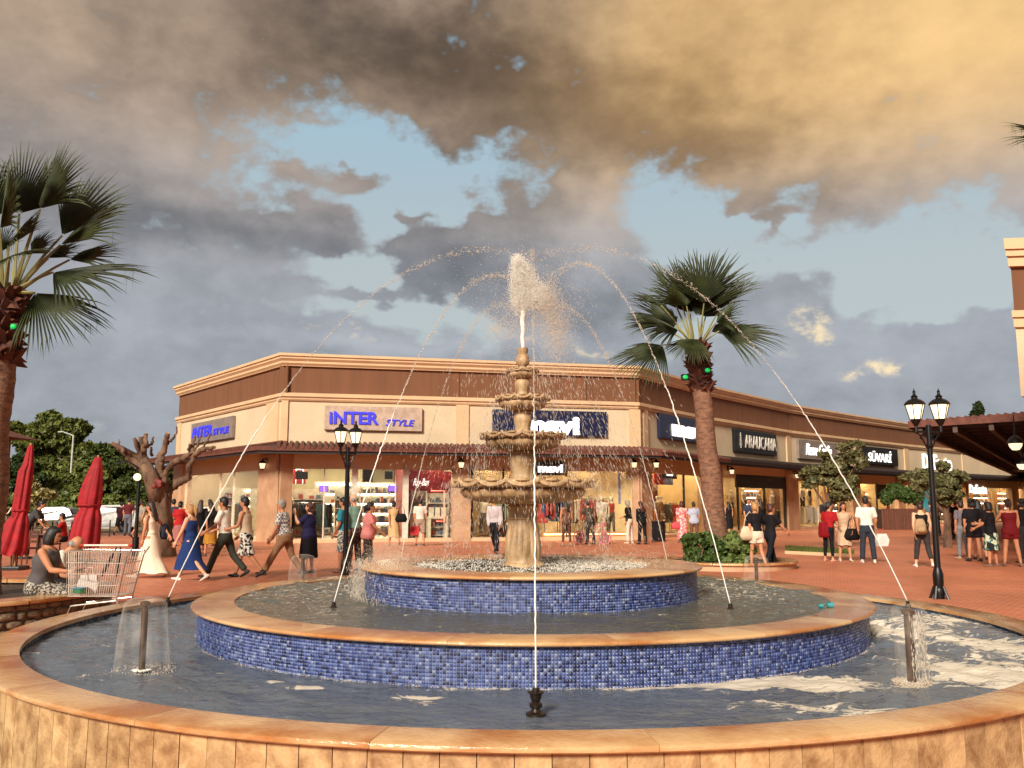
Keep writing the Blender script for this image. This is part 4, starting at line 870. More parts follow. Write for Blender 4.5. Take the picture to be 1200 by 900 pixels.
# trough with hedge
q = gnd(1053,621); Yt = q.y; t = thing('timber_planter', 'long brown slatted trough planter holding the dark hedge', 'planter', (q.x, q.y, 0))
x0 = at(1034,620,Yt).x-q.x; x1 = at(1077,620,Yt).x-q.x; hP = at(1050,596,Yt).z; M_slat = mat('brown_slat', lin((.38,.22,.15)), per=.15, scale=4)
m = MB(); m.box(((x0+x1)/2,.5,hP/2),(x1-x0-.06,.9,hP-.1)); m.build('trough_box', M_dark, t, local=True)
ns = 22; sm_ = MB(); sm_.box((0,0,hP/2),((x1-x0)/ns*.86,.04,hP)); sme = sm_.mesh('slat'); sme.materials.append(M_slat)
for k in range(ns): inst('slat', sme, t, (x0+(k+.5)*(x1-x0)/ns,.0,0))
tt = thing('hedge', 'dark leafy hedge growing in the brown trough planter', 'hedge', (q.x, q.y+.5, hP-.1)); B = []
for k in range(7):
    w_ = at(1039+k*6,584-random.uniform(0,9),Yt+.5); B.append(((w_.x,w_.y,w_.z),(.42,.42,.55)))
crown(tt, B, 6500, .085, M_shrub, 13, clump=0)
# grass strip with edging and a low stone edge, in front of the menswear shop
gs = MB(); a_, b_, c_, d_ = gnd(921,643), gnd(1000,648), gnd(1000,653), gnd(921,649)
tg = thing('lawn_strip', 'narrow strip of grass with a pale stone edge in front of the olive tree', 'lawn', (a_.x, a_.y, 0))
def blades(quad, n, h, seed, m, parent, z=0.0):
    r = np.random.default_rng(seed); u, v = r.random((2,n)); A, B_, C_, D_ = [np.array(p)[:2] for p in quad]
    p = (A*(1-u)[:,None]+B_*u[:,None])*(1-v)[:,None]+(D_*(1-u)[:,None]+C_*u[:,None])*v[:,None]; a = r.random(n)*2*PI; w = h*.14
    d = np.stack([np.cos(a), np.sin(a)],1); hh = h*(.5+r.random(n)); ln = r.normal(size=(n,2))*h*.3
    V = np.stack([np.c_[p-d*w, np.full(n,z)], np.c_[p+d*w, np.full(n,z)], np.c_[p+ln, z+hh]], 1).reshape(-1,3)-np.array(parent.location if parent else (0,0,0))
    return npmesh('grass', V, np.arange(3*n).reshape(-1,3), m, parent, kind='stuff')
M_grass = leaf_mat('grass_blades', (.40,.42,.18), (.24,.28,.10))
blades((a_,b_,c_,d_), 6000, .11, 21, M_grass, tg, .03)
m = MB(); m.prism([(p.x,p.y) for p in (d_,c_,b_,a_)], .008, .03); m.build('soil', smat('lawn_soil', (.34,.30,.16), scale=5), tg)
m = MB(); m.beam((d_.x,d_.y,.05),(c_.x,c_.y,.05),.12,.10); m.build('edging', M_corn, tg)
# bare pollarded tree
def roughen(o, amp, sc):
    me = o.data; 
    for v in me.vertices:
        c = v.co; a = mnoise.noise(Vector((c.x*sc, c.y*sc, c.z*sc*.28)))+.5*mnoise.noise(Vector((c.x*sc*2.7, c.y*sc*2.7, c.z*sc*.8)))
        v.co = c+v.normal*a*amp
    me.update()
pt = gnd(190,652); Yp = pt.y
t = thing('bare_tree', 'leafless pollarded tree with thick sawn off limbs by the corner shop', 'tree', (pt.x, pt.y, 0))
def PX(x, y, dy=0): v = at(x, y, Yp+dy)-Vector((pt.x,pt.y,0)); return v
sP = Yp/F
m = MB(); m.tube([PX(192,668).lerp(PX(191,640),k/8) for k in range(8)]+[PX(191,640).lerp(PX(190,610),k/10) for k in range(10)]+[PX(190,610).lerp(PX(184,565),k/14) for k in range(15)], [(16-4*k/8)*sP for k in range(8)]+[(12-1*k/10)*sP for k in range(10)]+[(11+1.5*k/14)*sP for k in range(15)], 26); m.tube([PX(187,590),PX(178,560,-.3),PX(170,545,-.3)],[11*sP,9*sP,6.5*sP],10)
roughen(m.build('trunk', M_bark, t, smooth='all', local=True), .055, 7)
M_cut = smat('sawn_wood', (.66,.54,.42), scale=9)
for pts, rs in (([(184,575),(175,555),(168,536),(166,512)],[10,8,5.5,4]),([(170,548),(158,540),(146,529),(131,519)],[6,4.6,4,2.6]),([(168,540),(164,530),(157,514)],[4,3,2]),([(186,570),(186,550),(188,535),(194,522),(197,508)],[9,6,5,4,3]),([(167,530),(170,520),(171,509)],[4,3.4,2.8]),
        ([(193,580),(200,572),(212,563),(222,560),(221,548),(227,535),(236,527),(252,524)],[8,6,5,4.4,4.2,3.8,3.2,2.2]),([(190,565),(193,552),(202,543),(214,537),(225,530),(228,512)],[7,5,4.5,4,3,2]),([(222,531),(223,520)],[2.6,2]),([(178,535),(177,524)],[2,1.5]),([(166,528),(178,520),(180,512)],[3,2,1.4]),([(236,527),(243,518),(246,508)],[2,1.4,.9]),([(146,529),(139,522),(140,515)],[2,1.3,.8]),([(197,520),(205,512),(207,500)],[2,1.3,.9]),([(225,532),(233,520),(234,511)],[2,1.3,.8])):
    m = MB(); rd = random.Random(int(pts[0][0])); P_ = [PX(x,y,rd.uniform(-.25,.25)) for x, y in pts]
    # finer, knobbly course
    Q, rr = [], []
    for k in range(len(P_)-1):
        for j in range(6):
            u = j/6; Q.append(P_[k].lerp(P_[k+1], u)+Vector((rd.uniform(-.03,.03),0,rd.uniform(-.03,.03)))); rr.append((rs[k]*(1-u)+rs[k+1]*u)*.82*sP*rd.uniform(.92,1.1))
    Q.append(P_[-1]); rr.append(rs[-1]*.82*sP); m.tube(Q, rr, 14); lb = m.build('limb', M_bark, t, smooth='all', local=True); roughen(lb, .03, 9)
    c = MB(); d = (P_[-1]-P_[-2]).normalized(); c.tube([P_[-1], P_[-1]+d*.02], rs[-1]*sP*.76, 9); c.build('sawn_end', M_cut, lb, local=True)
M_burl = mat('red_fungus', lin((.55,.18,.13)), col2=lin((.35,.10,.08)), scale=9, bump=.6)
m = MB(); 
for k in range(7): q = PX(184+random.uniform(-4,4),566+random.uniform(-4,4),-.40); m.ball(q,(.10,.07,.09),7,5)
m.build('red_growth', M_burl, t, smooth=True, local=True)
# ------------------------------------------------------------------ background terrain and houses
hl = MB(); pts = []
nx, ny = 60, 12; r_ = random.Random(4)
for j in range(ny):
    for i in range(nx):
        x = -170+i*190/nx; y = 112+j*12; z = 3.0*(1-math.exp(-j*.5))*max(0, min(1, (-x-6)/30))*(.7+.3*math.sin(x*.13)) if j else -.05
        pts.append((x, y, z))
hl.add(pts, [(j*nx+i, j*nx+i+1, (j+1)*nx+i+1, (j+1)*nx+i) for j in range(ny-1) for i in range(nx-1)])
tag(hl.build('earth_bank_terrain', mat('ochre_earth', lin((.66,.46,.27)), col2=lin((.50,.40,.22)), scale=.3, bump=.5), smooth='all'), kind='structure')
bp = gnd(68,607); 
for lab, px0, px1, py0, py1, Y, roofc in (('small distant cream house with a low tiled roof beyond the trees', 116,131,529,548,150,1),('distant flat roofed pale building right of the cream house', 131,143,531,548,160,0)):
    a1 = at(px0,600,Y); a2 = at(px1,600,Y); z1 = at(px0,py0,Y).z; t = thing('distant_house', lab, 'house', ((a1.x+a2.x)/2, Y, 0))
    w = a2.x-a1.x; m = MB(); m.box((0,4,z1/2),(w,8,z1)); wl = m.build('wall', M_cream, t, local=True)
    m = MB(); 
    if roofc: m.add([(-w/2-.4,-.4,z1),(w/2+.4,-.4,z1),(w/2+.4,8.4,z1),(-w/2-.4,8.4,z1),(-w/2+.8,4,z1+1.3),(w/2-.8,4,z1+1.3)],[(0,1,5,4),(1,2,5),(2,3,4,5),(3,0,4),(0,3,2,1)])
    else: m.box((0,4,z1+.15),(w+.3,8.3,.3))
    m.build('roof', M_tile if roofc else M_cream, t, local=True)
    for k in (-1,0,1): m = MB(); m.box((k*w*.3,-.02,z1-1.6),(w*.14,.06,1.2)); m.build('window', M_darkf, wl, local=True)
# kiosk roof at the west edge
q = at(-20,505,40)+Vector((-1.6,0,0)); t = thing('cafe_pavilion', 'brown pavilion with a red tiled roof edge at the west side', 'pavilion', (q.x, 40, 0))
m = MB(); zt = at(0,497,40).z; z2 = at(0,507,40).z; m.add([(-4,-1.5,z2),(q.x*0+1.55,-1.5,z2),(1.55,5,z2),(-4,5,z2),(-3,.5,zt+.1),(.35,.5,zt+.1),(.35,4,zt+.1),(-3,4,zt+.1)],[(0,1,5,4),(1,2,6,5),(4,5,6,7),(3,0,4,7),(0,3,2,1),(2,3,7,6)]); m.build('roof', M_tile, t, local=True)
m = MB(); m.box((-2.0,1.5,z2/2),(5.0,5.5,z2-.02)); m.build('wall', M_brown, t, local=True)
m = MB(); m.beam((-2,-2.0,z2-1.2),(2.0,-1.8,z2-.75),.07); m.beam((-2,-2.0,z2-1.35),(1.9,-1.8,z2-.92),.05); m.build('awning_arm', M_white, t, local=True)
# ------------------------------------------------------------------ water in motion
def spray_mat(name, col, alpha, rough=.25, tr=.4):
    m = bpy.data.materials.new(name); m.use_nodes = True; N = m.node_tree.nodes; L = m.node_tree.links
    p = N['Principled BSDF']; p.inputs['Base Color'].default_value = tuple(col[:3])+(1,); p.inputs['Roughness'].default_value = rough
    p.inputs['Subsurface Weight'].default_value = 0; t = N.new('ShaderNodeBsdfTransparent'); tl = N.new('ShaderNodeBsdfTranslucent'); tl.inputs[0].default_value = tuple(col[:3])+(1,)
    a = N.new('ShaderNodeMixShader'); a.inputs[0].default_value = tr; L.new(p.outputs[0], a.inputs[1]); L.new(tl.outputs[0], a.inputs[2])
    b = N.new('ShaderNodeMixShader'); b.inputs[0].default_value = alpha; L.new(t.outputs[0], b.inputs[1]); L.new(a.outputs[0], b.inputs[2]); L.new(b.outputs[0], N['Material Output'].inputs[0]); return m
M_foamw = spray_mat('white_water', lin((1.0,.98,.94)), .95, tr=.12); M_mist = spray_mat('fine_spray', lin((.96,.91,.84)), .55); M_drop = spray_mat('falling_drops', lin((.96,.92,.86)), .60)
OCT_F = np.array([(0,2,4),(2,1,4),(1,3,4),(3,0,4),(2,0,5),(1,2,5),(3,1,5),(0,3,5)])
def drops(name, P, size, D, m, parent=None, stretch=None, kind='stuff'):
    """octahedral drops at P (n,3), stretched along D (n,3) by stretch"""
    P = np.asarray(P, float); n = len(P); size = np.broadcast_to(size, (n,))[:,None]; D = np.asarray(D, float); D = D/(np.linalg.norm(D, axis=1)[:,None]+1e-9)
    a = np.cross(D, rng.normal(size=(n,3))); a /= np.linalg.norm(a, axis=1)[:,None]+1e-9; b = np.cross(D, a); st = np.broadcast_to(1 if stretch is None else stretch, (n,))[:,None]
    V = np.stack([P-a*size, P+a*size, P-b*size, P+b*size, P+D*size*st, P-D*size*st], 1).reshape(-1,3)
    Fq = (OCT_F[None]+np.arange(n)[:,None,None]*6).reshape(-1,3)
    if parent is not None: V = V-np.array(parent.location)
    return npmesh(name, V, Fq, m, parent, True, kind)
zf = lambda z: 1.038*z-.0187
PXc = CX-.072
TOP = Vector((PXc, CY, zf(3.06)))
# the centre plume
pl = thing('fountain_plume', 'tall frothing golden white water plume shooting up from the finial', 'water jet', TOP)
m = MB(); hh = at(612,300,CY).z-TOP.z; prof = [(0,.020),(.15,.017),(.35,.021),(.55,.028),(.65,.034)]
m.tube([(.004*math.sin(k*1.7),.004*math.cos(k*2.1),hh*.68*k/14-.02) for k in range(15)], [.019+.010*(k/14)**1.5+random.uniform(-.002,.003) for k in range(15)], 8)
m.build('water_column', M_foamw, pl, smooth=True, local=True)
n = 5200; u = rng.random(n); v = rng.random(n)
px = 604+8*rng.normal(size=n)*(1-u*.55)+u*34*rng.random(n)+6; py = 306+u*78
# froth head: leans to the right as it falls
def cloud(n, pts):
    """pts: (px, py, spread x, spread y, weight)"""
    w = np.array([p[4] for p in pts], float); c = rng.choice(len(pts), n, p=w/w.sum()); q = np.array(pts)[c]
    return q[:,0]+rng.normal(size=n)*q[:,2], q[:,1]+rng.normal(size=n)*q[:,3]
def to3(px, py, spread):
    Y = CY+rng.normal(size=len(px))*spread; x, y = px-600, 450-py; c, s = math.cos(PITCH), math.sin(PITCH)
    dx, dy, dz = x, F*c-y*s, F*s+y*c; t = Y/dy; return np.stack([dx*t, Y, CAMH+dz*t], 1)
px, py = cloud(46000, [(606,306,3,4,1),(610,316,5,6,3),(613,328,6.5,7,4),(618,340,8,7,4),(622,350,9,6,3),(610,350,4,9,2),(632,348,6,7,1.2),(604,338,3,10,1.2)]); k = py > 297; P = to3(px[k], py[k], .05)
drops('froth', P, rng.uniform(.0012,.0036,len(P)), np.stack([rng.normal(size=len(P))*.3, rng.normal(size=len(P))*.3, np.ones(len(P))], 1), M_foamw, pl, rng.uniform(1,2.2,len(P)))
px, py = cloud(14000, [(640,355,7,14,2),(650,380,8,16,2.4),(655,405,9,16,1.6),(600,375,16,14,1),(585,385,10,8,.7),(628,378,14,14,1.3),(660,372,12,14,.7),(645,340,8,12,.9),(590,350,16,18,.5),(665,350,22,18,.5),(620,410,26,20,.7)]); P = to3(px, py, .10)
drops('falling_water', P, rng.uniform(.0009,.0028,len(P)), np.stack([rng.normal(size=len(P))*.12+.12, rng.normal(size=len(P))*.1, -np.ones(len(P))], 1), M_drop, pl, rng.uniform(1,5,len(P)))
px, py = cloud(420, [(600,330,60,34,1),(680,320,40,26,1),(560,330,50,24,.6),(650,290,60,14,.25)]); P = to3(px, py, .3)
drops('stray_drops', P, rng.uniform(.0015,.004,len(P)), np.stack([rng.normal(size=len(P)), rng.normal(size=len(P)), rng.normal(size=len(P))], 1), M_drop, pl, rng.uniform(1,2.5,len(P)))
# water falling from the bowls: curtains of streaks, heavier on the windward (east) side
cu = thing('falling_curtain', 'thin streaks of water raining down from the rims of the stone bowls', 'falling water', (CX, CY, 1.04))
Ps, Ds, Sz, St = [], [], [], []
for r, zt, zb, n, ex in ((.155,zf(2.84),zf(2.58),260,.06),(.26,zf(2.575),zf(2.22),560,.10),(.405,zf(2.22),zf(1.79),900,.14),(.67,zf(1.78),1.05,2200,.22)):
    a = rng.random(n)*2*PI; t_ = rng.random(n); out = r+.012+np.abs(rng.normal(size=n))*.05+ex*.35*t_
    x = PXc+out*np.cos(a)+t_*ex*.15; y = CY+out*np.sin(a); z = zt-(zt-zb)*t_**1.2
    Ps.append(np.stack([x,y,z],1)); Ds.append(np.stack([.10+.12*rng.normal(size=n), .1*rng.normal(size=n), -np.ones(n)],1)); Sz.append(rng.uniform(.0013,.0027,n)); St.append(rng.uniform(4,18,n))
n = 2600; px, py = cloud(n, [(660,450,30,26,2),(690,500,34,30,2.4),(720,540,36,34,2),(700,590,40,30,2),(640,440,20,16,1),(560,470,26,30,1),(540,540,30,30,1),(510,560,30,40,.8),(610,540,60,50,1.4),(745,600,22,26,.7)])
P = to3(px, py, .35); k = (P[:,2] > 1.05) & (P[:,2] < 3.0) & (np.hypot(P[:,0]-PXc, P[:,1]-CY) > .16); P = P[k]; n = len(P)
Ps.append(P); Ds.append(np.stack([(P[:,0]-CX)*.4+.1+.08*rng.normal(size=n), .1*rng.normal(size=n), -np.ones(n)],1)); Sz.append(rng.uniform(.0012,.0028,n)); St.append(rng.uniform(4,20,n))
drops('water_streaks', np.concatenate(Ps), np.concatenate(Sz), np.concatenate(Ds), M_drop, cu, np.concatenate(St))
# mist where it lands, round the upper rim
mi = thing('splash_mist', 'misty splash of fine drops over the rim of the upper blue basin', 'splash', (CX, CY, Z3))
n = 9000; a = np.where(rng.random(n) < .55, PI+rng.normal(size=n)*.45, rng.normal(size=n)*.8); r = np.where(np.cos(a) < 0, 1.40+rng.normal(size=n)*.13, 1.0+rng.normal(size=n)*.28)
z = Z3+np.abs(rng.normal(size=n))*.06*(1+.6*(np.cos(a) < 0)); drops('mist', np.stack([CX+r*np.cos(a), CY+r*np.sin(a), z], 1), rng.uniform(.0012,.0042,n), rng.normal(size=(n,3)), M_mist, mi, 1)
n = 2600; a = PI+rng.normal(size=n)*.35; r = 1.61+np.abs(rng.normal(size=n))*.05; z = WZ2+rng.random(n)**1.5*.32; drops('spilling_water', np.stack([CX+r*np.cos(a), CY+r*np.sin(a), z], 1), rng.uniform(.0014,.0035,n), np.stack([rng.normal(size=n)*.2,rng.normal(size=n)*.2,-np.ones(n)],1), M_drop, mi, rng.uniform(1,8,n))
n = 3800; a = rng.random(n)*2*PI; r = np.sqrt(rng.random(n))*1.05+.1; z = WZ3+np.abs(rng.normal(size=n))*.018; drops('rebounding_drops', np.stack([CX+r*np.cos(a), CY+r*np.sin(a), z], 1), rng.uniform(.002,.005,n), np.stack([rng.normal(size=n)*.3,rng.normal(size=n)*.3,np.ones(n)],1), M_foamw, mi, rng.uniform(1,2.5,n))
# arcs from the nozzles in the pools
M_noz = smat('dark_bronze', (.22,.18,.15), rough=.35, metal=.6, scale=8)
def arc_jet(label, nz, p0, apex_px, end, solid=.62, rad=.0095, seed=0):
    """nz nozzle foot; the water leaves at p0, passes the apex and comes down at end: one thing with its nozzle"""
    rd = random.Random(seed); p0 = Vector(p0); end = Vector(end); za = apex_px
    t = thing('water_jet', label, 'water jet', nz, 0, 'arching jets of the fountain')
    h1 = za-p0.z; h2 = max(.05, za-end.z); T = math.sqrt(h1)/(math.sqrt(h1)+math.sqrt(h2))
    def pos(u): 
        q = p0.lerp(end, u); q.z = za-h1*((T-u)/T)**2 if u < T else za-h2*((u-T)/(1-T))**2; return q
    m = MB(); n = 60; pts = [pos(solid*k/n)+Vector((rd.uniform(-1,1)*.009*k/n,0,rd.uniform(-1,1)*.009*k/n)) for k in range(n+1)]
    m.tube([q-Vector(nz) for q in pts], [rad*.8*(.85+.5*rd.random()*k/n)*min(1, .15+(n-k)/(n*.45)) for k in range(n+1)], 6); m.build('water_stream', M_foamw, t, smooth='all', local=True)
    N_ = 900; u = solid*.60+(1.02-solid*.60)*rng.random(N_)**1.25; P = np.array([pos(min(1,x)) for x in u]); sp = .002+.036*np.clip((u-solid*.6)/(1-solid*.6), 0, 1)**1.6
    cl = np.sin(u*240+seed)*.5+.5; P += rng.normal(size=(N_,3))*sp[:,None]*(.5+.6*cl[:,None]); D = np.array([pos(min(1,x)+.01)-pos(min(1,x)-.01) for x in u])
    drops('scattered_drops', P, rng.uniform(.0012,.0034,N_), D, M_drop, t, rng.uniform(1.5,8,N_))
    return t, pos
def nozzle(t, loc, base, top):
    m = MB(); b = Vector(base)-Vector(loc); h = top-base[2]; m.lathe([(.0,0),(.055,0),(.055,.012*1),(.03,.02),(.022,h*.25),(.034,h*.30),(.036,h*.42),(.022,h*.50),(.030,h*.62),(.034,h*.78),(.045,h*.82),(.045,h*.86),(.02,h*.88),(.018,h),(.0,h)], 14, tuple(b)); m.build('nozzle', M_noz, t, smooth=True, local=True)
tz = 2.9
fb = gnd(628,838,WZ1); ft = at(628,806,fb.y-.0).z
t, _ = arc_jet('thin straight jet rising from the bronze nozzle at the front of the pool', fb, (fb.x,fb.y,ft), 3.9, (CX+.02,CY-.1,3.8), .27, .0068, 1); nozzle(t, fb, fb, ft)
for lab, foot, zf, za, end, so, ra in (
    ('long jet from the west side of the outer pool arching up to the centre', gnd(197,704,WZ1+.1), WZ1+.1, 4.2, (CX-.05,CY,4.12), .36, .0095),
    ('long jet from the east side of the outer pool arching up to the centre', gnd(1064,709,WZ1+.1), WZ1+.1, 4.2, (CX+.12,CY,4.10), .36, .0095),
    ('jet from the west side of the middle pool leaning up to the centre', gnd(391,711,WZ2), WZ2, 3.85, (CX-.02,CY,3.74), .34, .0068),
    ('jet from the east side of the middle pool leaning up to the centre', gnd(856,713,WZ2), WZ2, 3.95, (CX+.14,CY,3.76), .34, .0068)):
    t, _ = arc_jet(lab, foot, (foot.x,foot.y,zf+.03), za, end, so, ra, int(foot.x*10)); m = MB(); m.lathe([(.0,-.06),(.03,-.06),(.03,.0),(.018,.01),(.016,.04),(0,.04)], 10); m.build('nozzle', M_noz, t, smooth=True, local=True)
# two further jets stand behind the upper basin
for lab, (qx, qy), za, end in (('faint thin jet behind the west side of the upper basin', (468,653), 3.7, (CX-.1,CY+.2,3.6)),('faint thin jet behind the east side of the upper basin', (781,655), 3.7, (CX+.1,CY+.2,3.6))):
    foot = gnd(qx, qy+4, WZ2); foot = Vector((foot.x, foot.y, WZ2)) if math.hypot(foot.x-CX, foot.y-CY) < 2.5 else Vector((CX+(qx-617)/1030*10.4, 10.4, WZ2))
    t, _ = arc_jet(lab, foot, (foot.x,foot.y,WZ2+.03), za, end, .25, .0055, qx); m = MB(); m.lathe([(.0,-.06),(.03,-.06),(.03,.0),(.018,.01),(.016,.04),(0,.04)], 10); m.build('nozzle', M_noz, t, smooth=True, local=True)
# bell jets
def bell_mat():
    m = bpy.data.materials.new('sheet_water'); m.use_nodes = True; N = m.node_tree.nodes; L = m.node_tree.links; N.clear()
    o = N.new('ShaderNodeOutputMaterial'); t = N.new('ShaderNodeBsdfTransparent'); p = N.new('ShaderNodeBsdfPrincipled'); p.inputs['Base Color'].default_value = lin((.93,.89,.83)); p.inputs['Roughness'].default_value = .15
    tc = N.new('ShaderNodeTexCoord'); mp = N.new('ShaderNodeMapping'); mp.inputs['Scale'].default_value = (7,7,3.5); L.new(tc.outputs['Object'], mp.inputs[0])
    nz = N.new('ShaderNodeTexNoise'); nz.inputs['Scale'].default_value = 1.6; nz.inputs['Detail'].default_value = 6; L.new(mp.outputs[0], nz.inputs[0])
    mr = N.new('ShaderNodeMapRange'); mr.inputs[1].default_value = .46; mr.inputs[2].default_value = .80; mr.inputs[3].default_value = .03; mr.inputs[4].default_value = .20; L.new(nz.outputs[0], mr.inputs[0])
    lw = N.new('ShaderNodeLayerWeight'); lw.inputs[0].default_value = .35; pw = N.new('ShaderNodeMath'); pw.operation = 'POWER'; L.new(lw.outputs['Facing'], pw.inputs[0]); pw.inputs[1].default_value = 3.0
    ad = N.new('ShaderNodeMath'); ad.operation = 'MULTIPLY_ADD'; L.new(pw.outputs[0], ad.inputs[0]); ad.inputs[1].default_value = .42; L.new(mr.outputs[0], ad.inputs[2]); ad.use_clamp = True
    mx = N.new('ShaderNodeMixShader'); L.new(ad.outputs[0], mx.inputs[0]); L.new(t.outputs[0], mx.inputs[1]); L.new(p.outputs[0], mx.inputs[2]); L.new(mx.outputs[0], o.inputs[0]); return m
M_bell = bell_mat(); M_pipe = smat('weathered_pipe', (.36,.27,.21), rough=.4, metal=.5, scale=9)
def bell(label, foot, top, R0, R1, heavy=0, arc_=None, pr=.022):
    t = thing('bell_jet', label, 'bell fountain jet', foot, 0, 'bell shaped water jets'); h = top-foot.z
    m = MB(); m.tube([(0,0,-.3),(0,0,h-.03)], pr, 10); m.lathe([(pr,h-.05),(pr*1.5,h-.045),(pr*1.5,h-.02),(pr*.8,h-.012),(0,h-.012)],12); m.build('pipe', M_pipe, t, smooth=True, local=True)
    prof = [(.012,h)]+[(R0*math.sin(a*PI/24)*1.0, h+.018-R0*.42*(1-math.cos(a*PI/24))) for a in range(1,13)]
    z1 = prof[-1][1]
    prof += [(R0+(R1-R0)*(1-(1-u)**1.5), z1-z1*u) for u in [k/14 for k in range(1,15)]]
    b = MB(); b.lathe(prof, 48, mod=lambda a, r, z: (r*(1+.03*math.sin(a*7+z*9)+.02*math.sin(a*13+z*5)), z), arc=arc_); b.build('water_bell', M_bell, t, smooth='all', local=True)
    n = 420+heavy*2500; a = rng.random(n)*2*PI; rr = R1*(1+.16*rng.normal(size=n)); zz = np.abs(rng.normal(size=n))*.012
    P = np.stack([foot.x+rr*np.cos(a), foot.y+rr*np.sin(a), foot.z+zz], 1); drops('foam_ring', P, rng.uniform(.002,.006,n), rng.normal(size=(n,3)), M_mist, t, 1)
    n = 260; a = rng.random(n)*2*PI; rr = .06*np.sqrt(rng.random(n)); P = np.stack([foot.x+rr*np.cos(a), foot.y+rr*np.sin(a)*.8, foot.z+.004+.01*rng.random(n)], 1); drops('foam_at_pipe', P, rng.uniform(.005,.011,n), np.tile((0,0,1),(n,1)), M_foamw, t, .5)
    if heavy:
        n = 420; a = rng.uniform(-1.9,1.5,n); u = rng.random(n); rr = R0*(.75+.3*u)*rng.uniform(.8,1.05,n); P = np.stack([foot.x+rr*np.cos(a), foot.y+rr*np.sin(a), foot.z+(h-.03)*(1-u)-.02*rng.random(n)], 1); P = P[P[:,2] > foot.z+.02]
        drops('white_streaks', P, rng.uniform(.0015,.0035,len(P)), np.tile((.03,0,-1),(len(P),1)), M_drop, t, rng.uniform(4,14,len(P)))
    return t
fl_ = gnd(166,787,WZ1); bell('clear bell of water round a leaning pipe at the west side of the pool', Vector((fl_.x,fl_.y,WZ1)), at(177,702,fl_.y).z, .135, .175)
fr_ = gnd(1069,802,WZ1); bell('heavier white bell of water round the thick pipe at the east side of the pool', Vector((fr_.x,fr_.y,WZ1)), at(1068,711,fr_.y).z, .105, .085, 1, pr=.027)
for lab, qx, y0, y1, rr in (('small bell of water far behind the pool in front of the woman in black skirt',355,676,651,.17),('small arched bell of water beyond the pool by the shrub planter',886,676,652,.17)):
    a_ = math.atan2(1, -1 if qx < 600 else 1)
    ft_ = Vector((CX+3.6*math.cos(a_), CY+3.6*math.sin(a_), WZ1)); ft_.x = at(qx, 660, ft_.y).x; bell(lab, ft_, at(qx,y1,ft_.y).z, rr*.85, rr*1.05)
# foam along the walls
n = 2600; a = rng.random(n)*2*PI; rr = 3.0+np.abs(rng.normal(size=n))*.012; fo = drops('foam_line', np.stack([CX+rr*np.cos(a), CY+rr*np.sin(a), np.full(n, WZ1+.003)], 1), rng.uniform(.002,.005,n), rng.normal(size=(n,3)), M_mist, fountain, 1)
# small teal lamps on the middle rim
M_teal = emis('teal_lamp', (.03,.22,.22), .25)
for px_, py_, s_, lab in ((973,712,.020,'small teal fitting on the middle stone rim, the larger of the two'),(962,712,.014,'smaller teal fitting at the inner edge of the middle stone rim')):
    q = gnd(px_, py_, Z2 if s_ > .015 else WZ2); t = thing('pool_light', lab, 'pool light', q, 0, 'teal fittings on the middle rim')
    m = MB(); m.tube([(-s_*1.2,0,s_),(s_*1.2,0,s_)], [s_*1.1,s_*1.3], 10); m.build('lens', M_teal, t, smooth=True, local=True)
    m = MB(); m.tube([(-s_*.9,.004,s_),(s_*.9,.004,s_)], s_*1.25, 10); m.box((0,0,s_*.15),(s_*2.4,s_*1.5,s_*.3)); m.build('housing', M_black, t, local=True)
# ------------------------------------------------------------------ people
def cloth(name, c, **k): return mat(name, lin(c), rough=.8, var=.06, scale=6, bump=.3, bscale=30, spec=.2, **k)
def patmat(name, c1, c2, scale=18, kind='spots', c3=None):
    if name in MATS: return MATS[name]
    m = bpy.data.materials.new(name); m.use_nodes = True; N = m.node_tree.nodes; L = m.node_tree.links; p = N['Principled BSDF']; p.inputs['Roughness'].default_value = .85
    tc = N.new('ShaderNodeTexCoord')
    if kind == 'spots': t = N.new('ShaderNodeTexNoise'); t.inputs['Scale'].default_value = scale; t.inputs['Detail'].default_value = 1; out = t.outputs['Fac']; lo, hi = .49, .52
    elif kind == 'check':
        t = N.new('ShaderNodeTexChecker'); t.inputs['Scale'].default_value = scale; out = t.outputs['Fac']; lo, hi = .4, .6
    else: t = N.new('ShaderNodeTexVoronoi'); t.inputs['Scale'].default_value = scale; out = t.outputs['Distance']; lo, hi = .30, .38
    L.new(tc.outputs['Object'], t.inputs['Vector']); mr = N.new('ShaderNodeMapRange'); mr.inputs[1].default_value = lo; mr.inputs[2].default_value = hi; L.new(out, mr.inputs[0])
    mx = N.new('ShaderNodeMix'); mx.data_type = 'RGBA'; L.new(mr.outputs[0], mx.inputs[0]); mx.inputs[6].default_value = lin(c1); mx.inputs[7].default_value = lin(c2); res = mx.outputs[2]
    if c3:
        n2 = N.new('ShaderNodeTexNoise'); n2.inputs['Scale'].default_value = scale*.6; n2.inputs['Detail'].default_value = 0; L.new(tc.outputs['Object'], n2.inputs[0]); r2 = N.new('ShaderNodeMapRange'); r2.inputs[1].default_value = .55; r2.inputs[2].default_value = .58; L.new(n2.outputs[0], r2.inputs[0])
        m3 = N.new('ShaderNodeMix'); m3.data_type = 'RGBA'; L.new(r2.outputs[0], m3.inputs[0]); L.new(res, m3.inputs[6]); m3.inputs[7].default_value = lin(c3); res = m3.outputs[2]
    L.new(res, p.inputs['Base Color']); MATS[name] = m; return m
SKIN = [mat('skin_'+n, lin(c), rough=.5, var=.04, scale=9, spec=.35) for n, c in (('fair',(.88,.66,.52)),('tanned',(.76,.52,.38)),('olive',(.66,.44,.32)))]
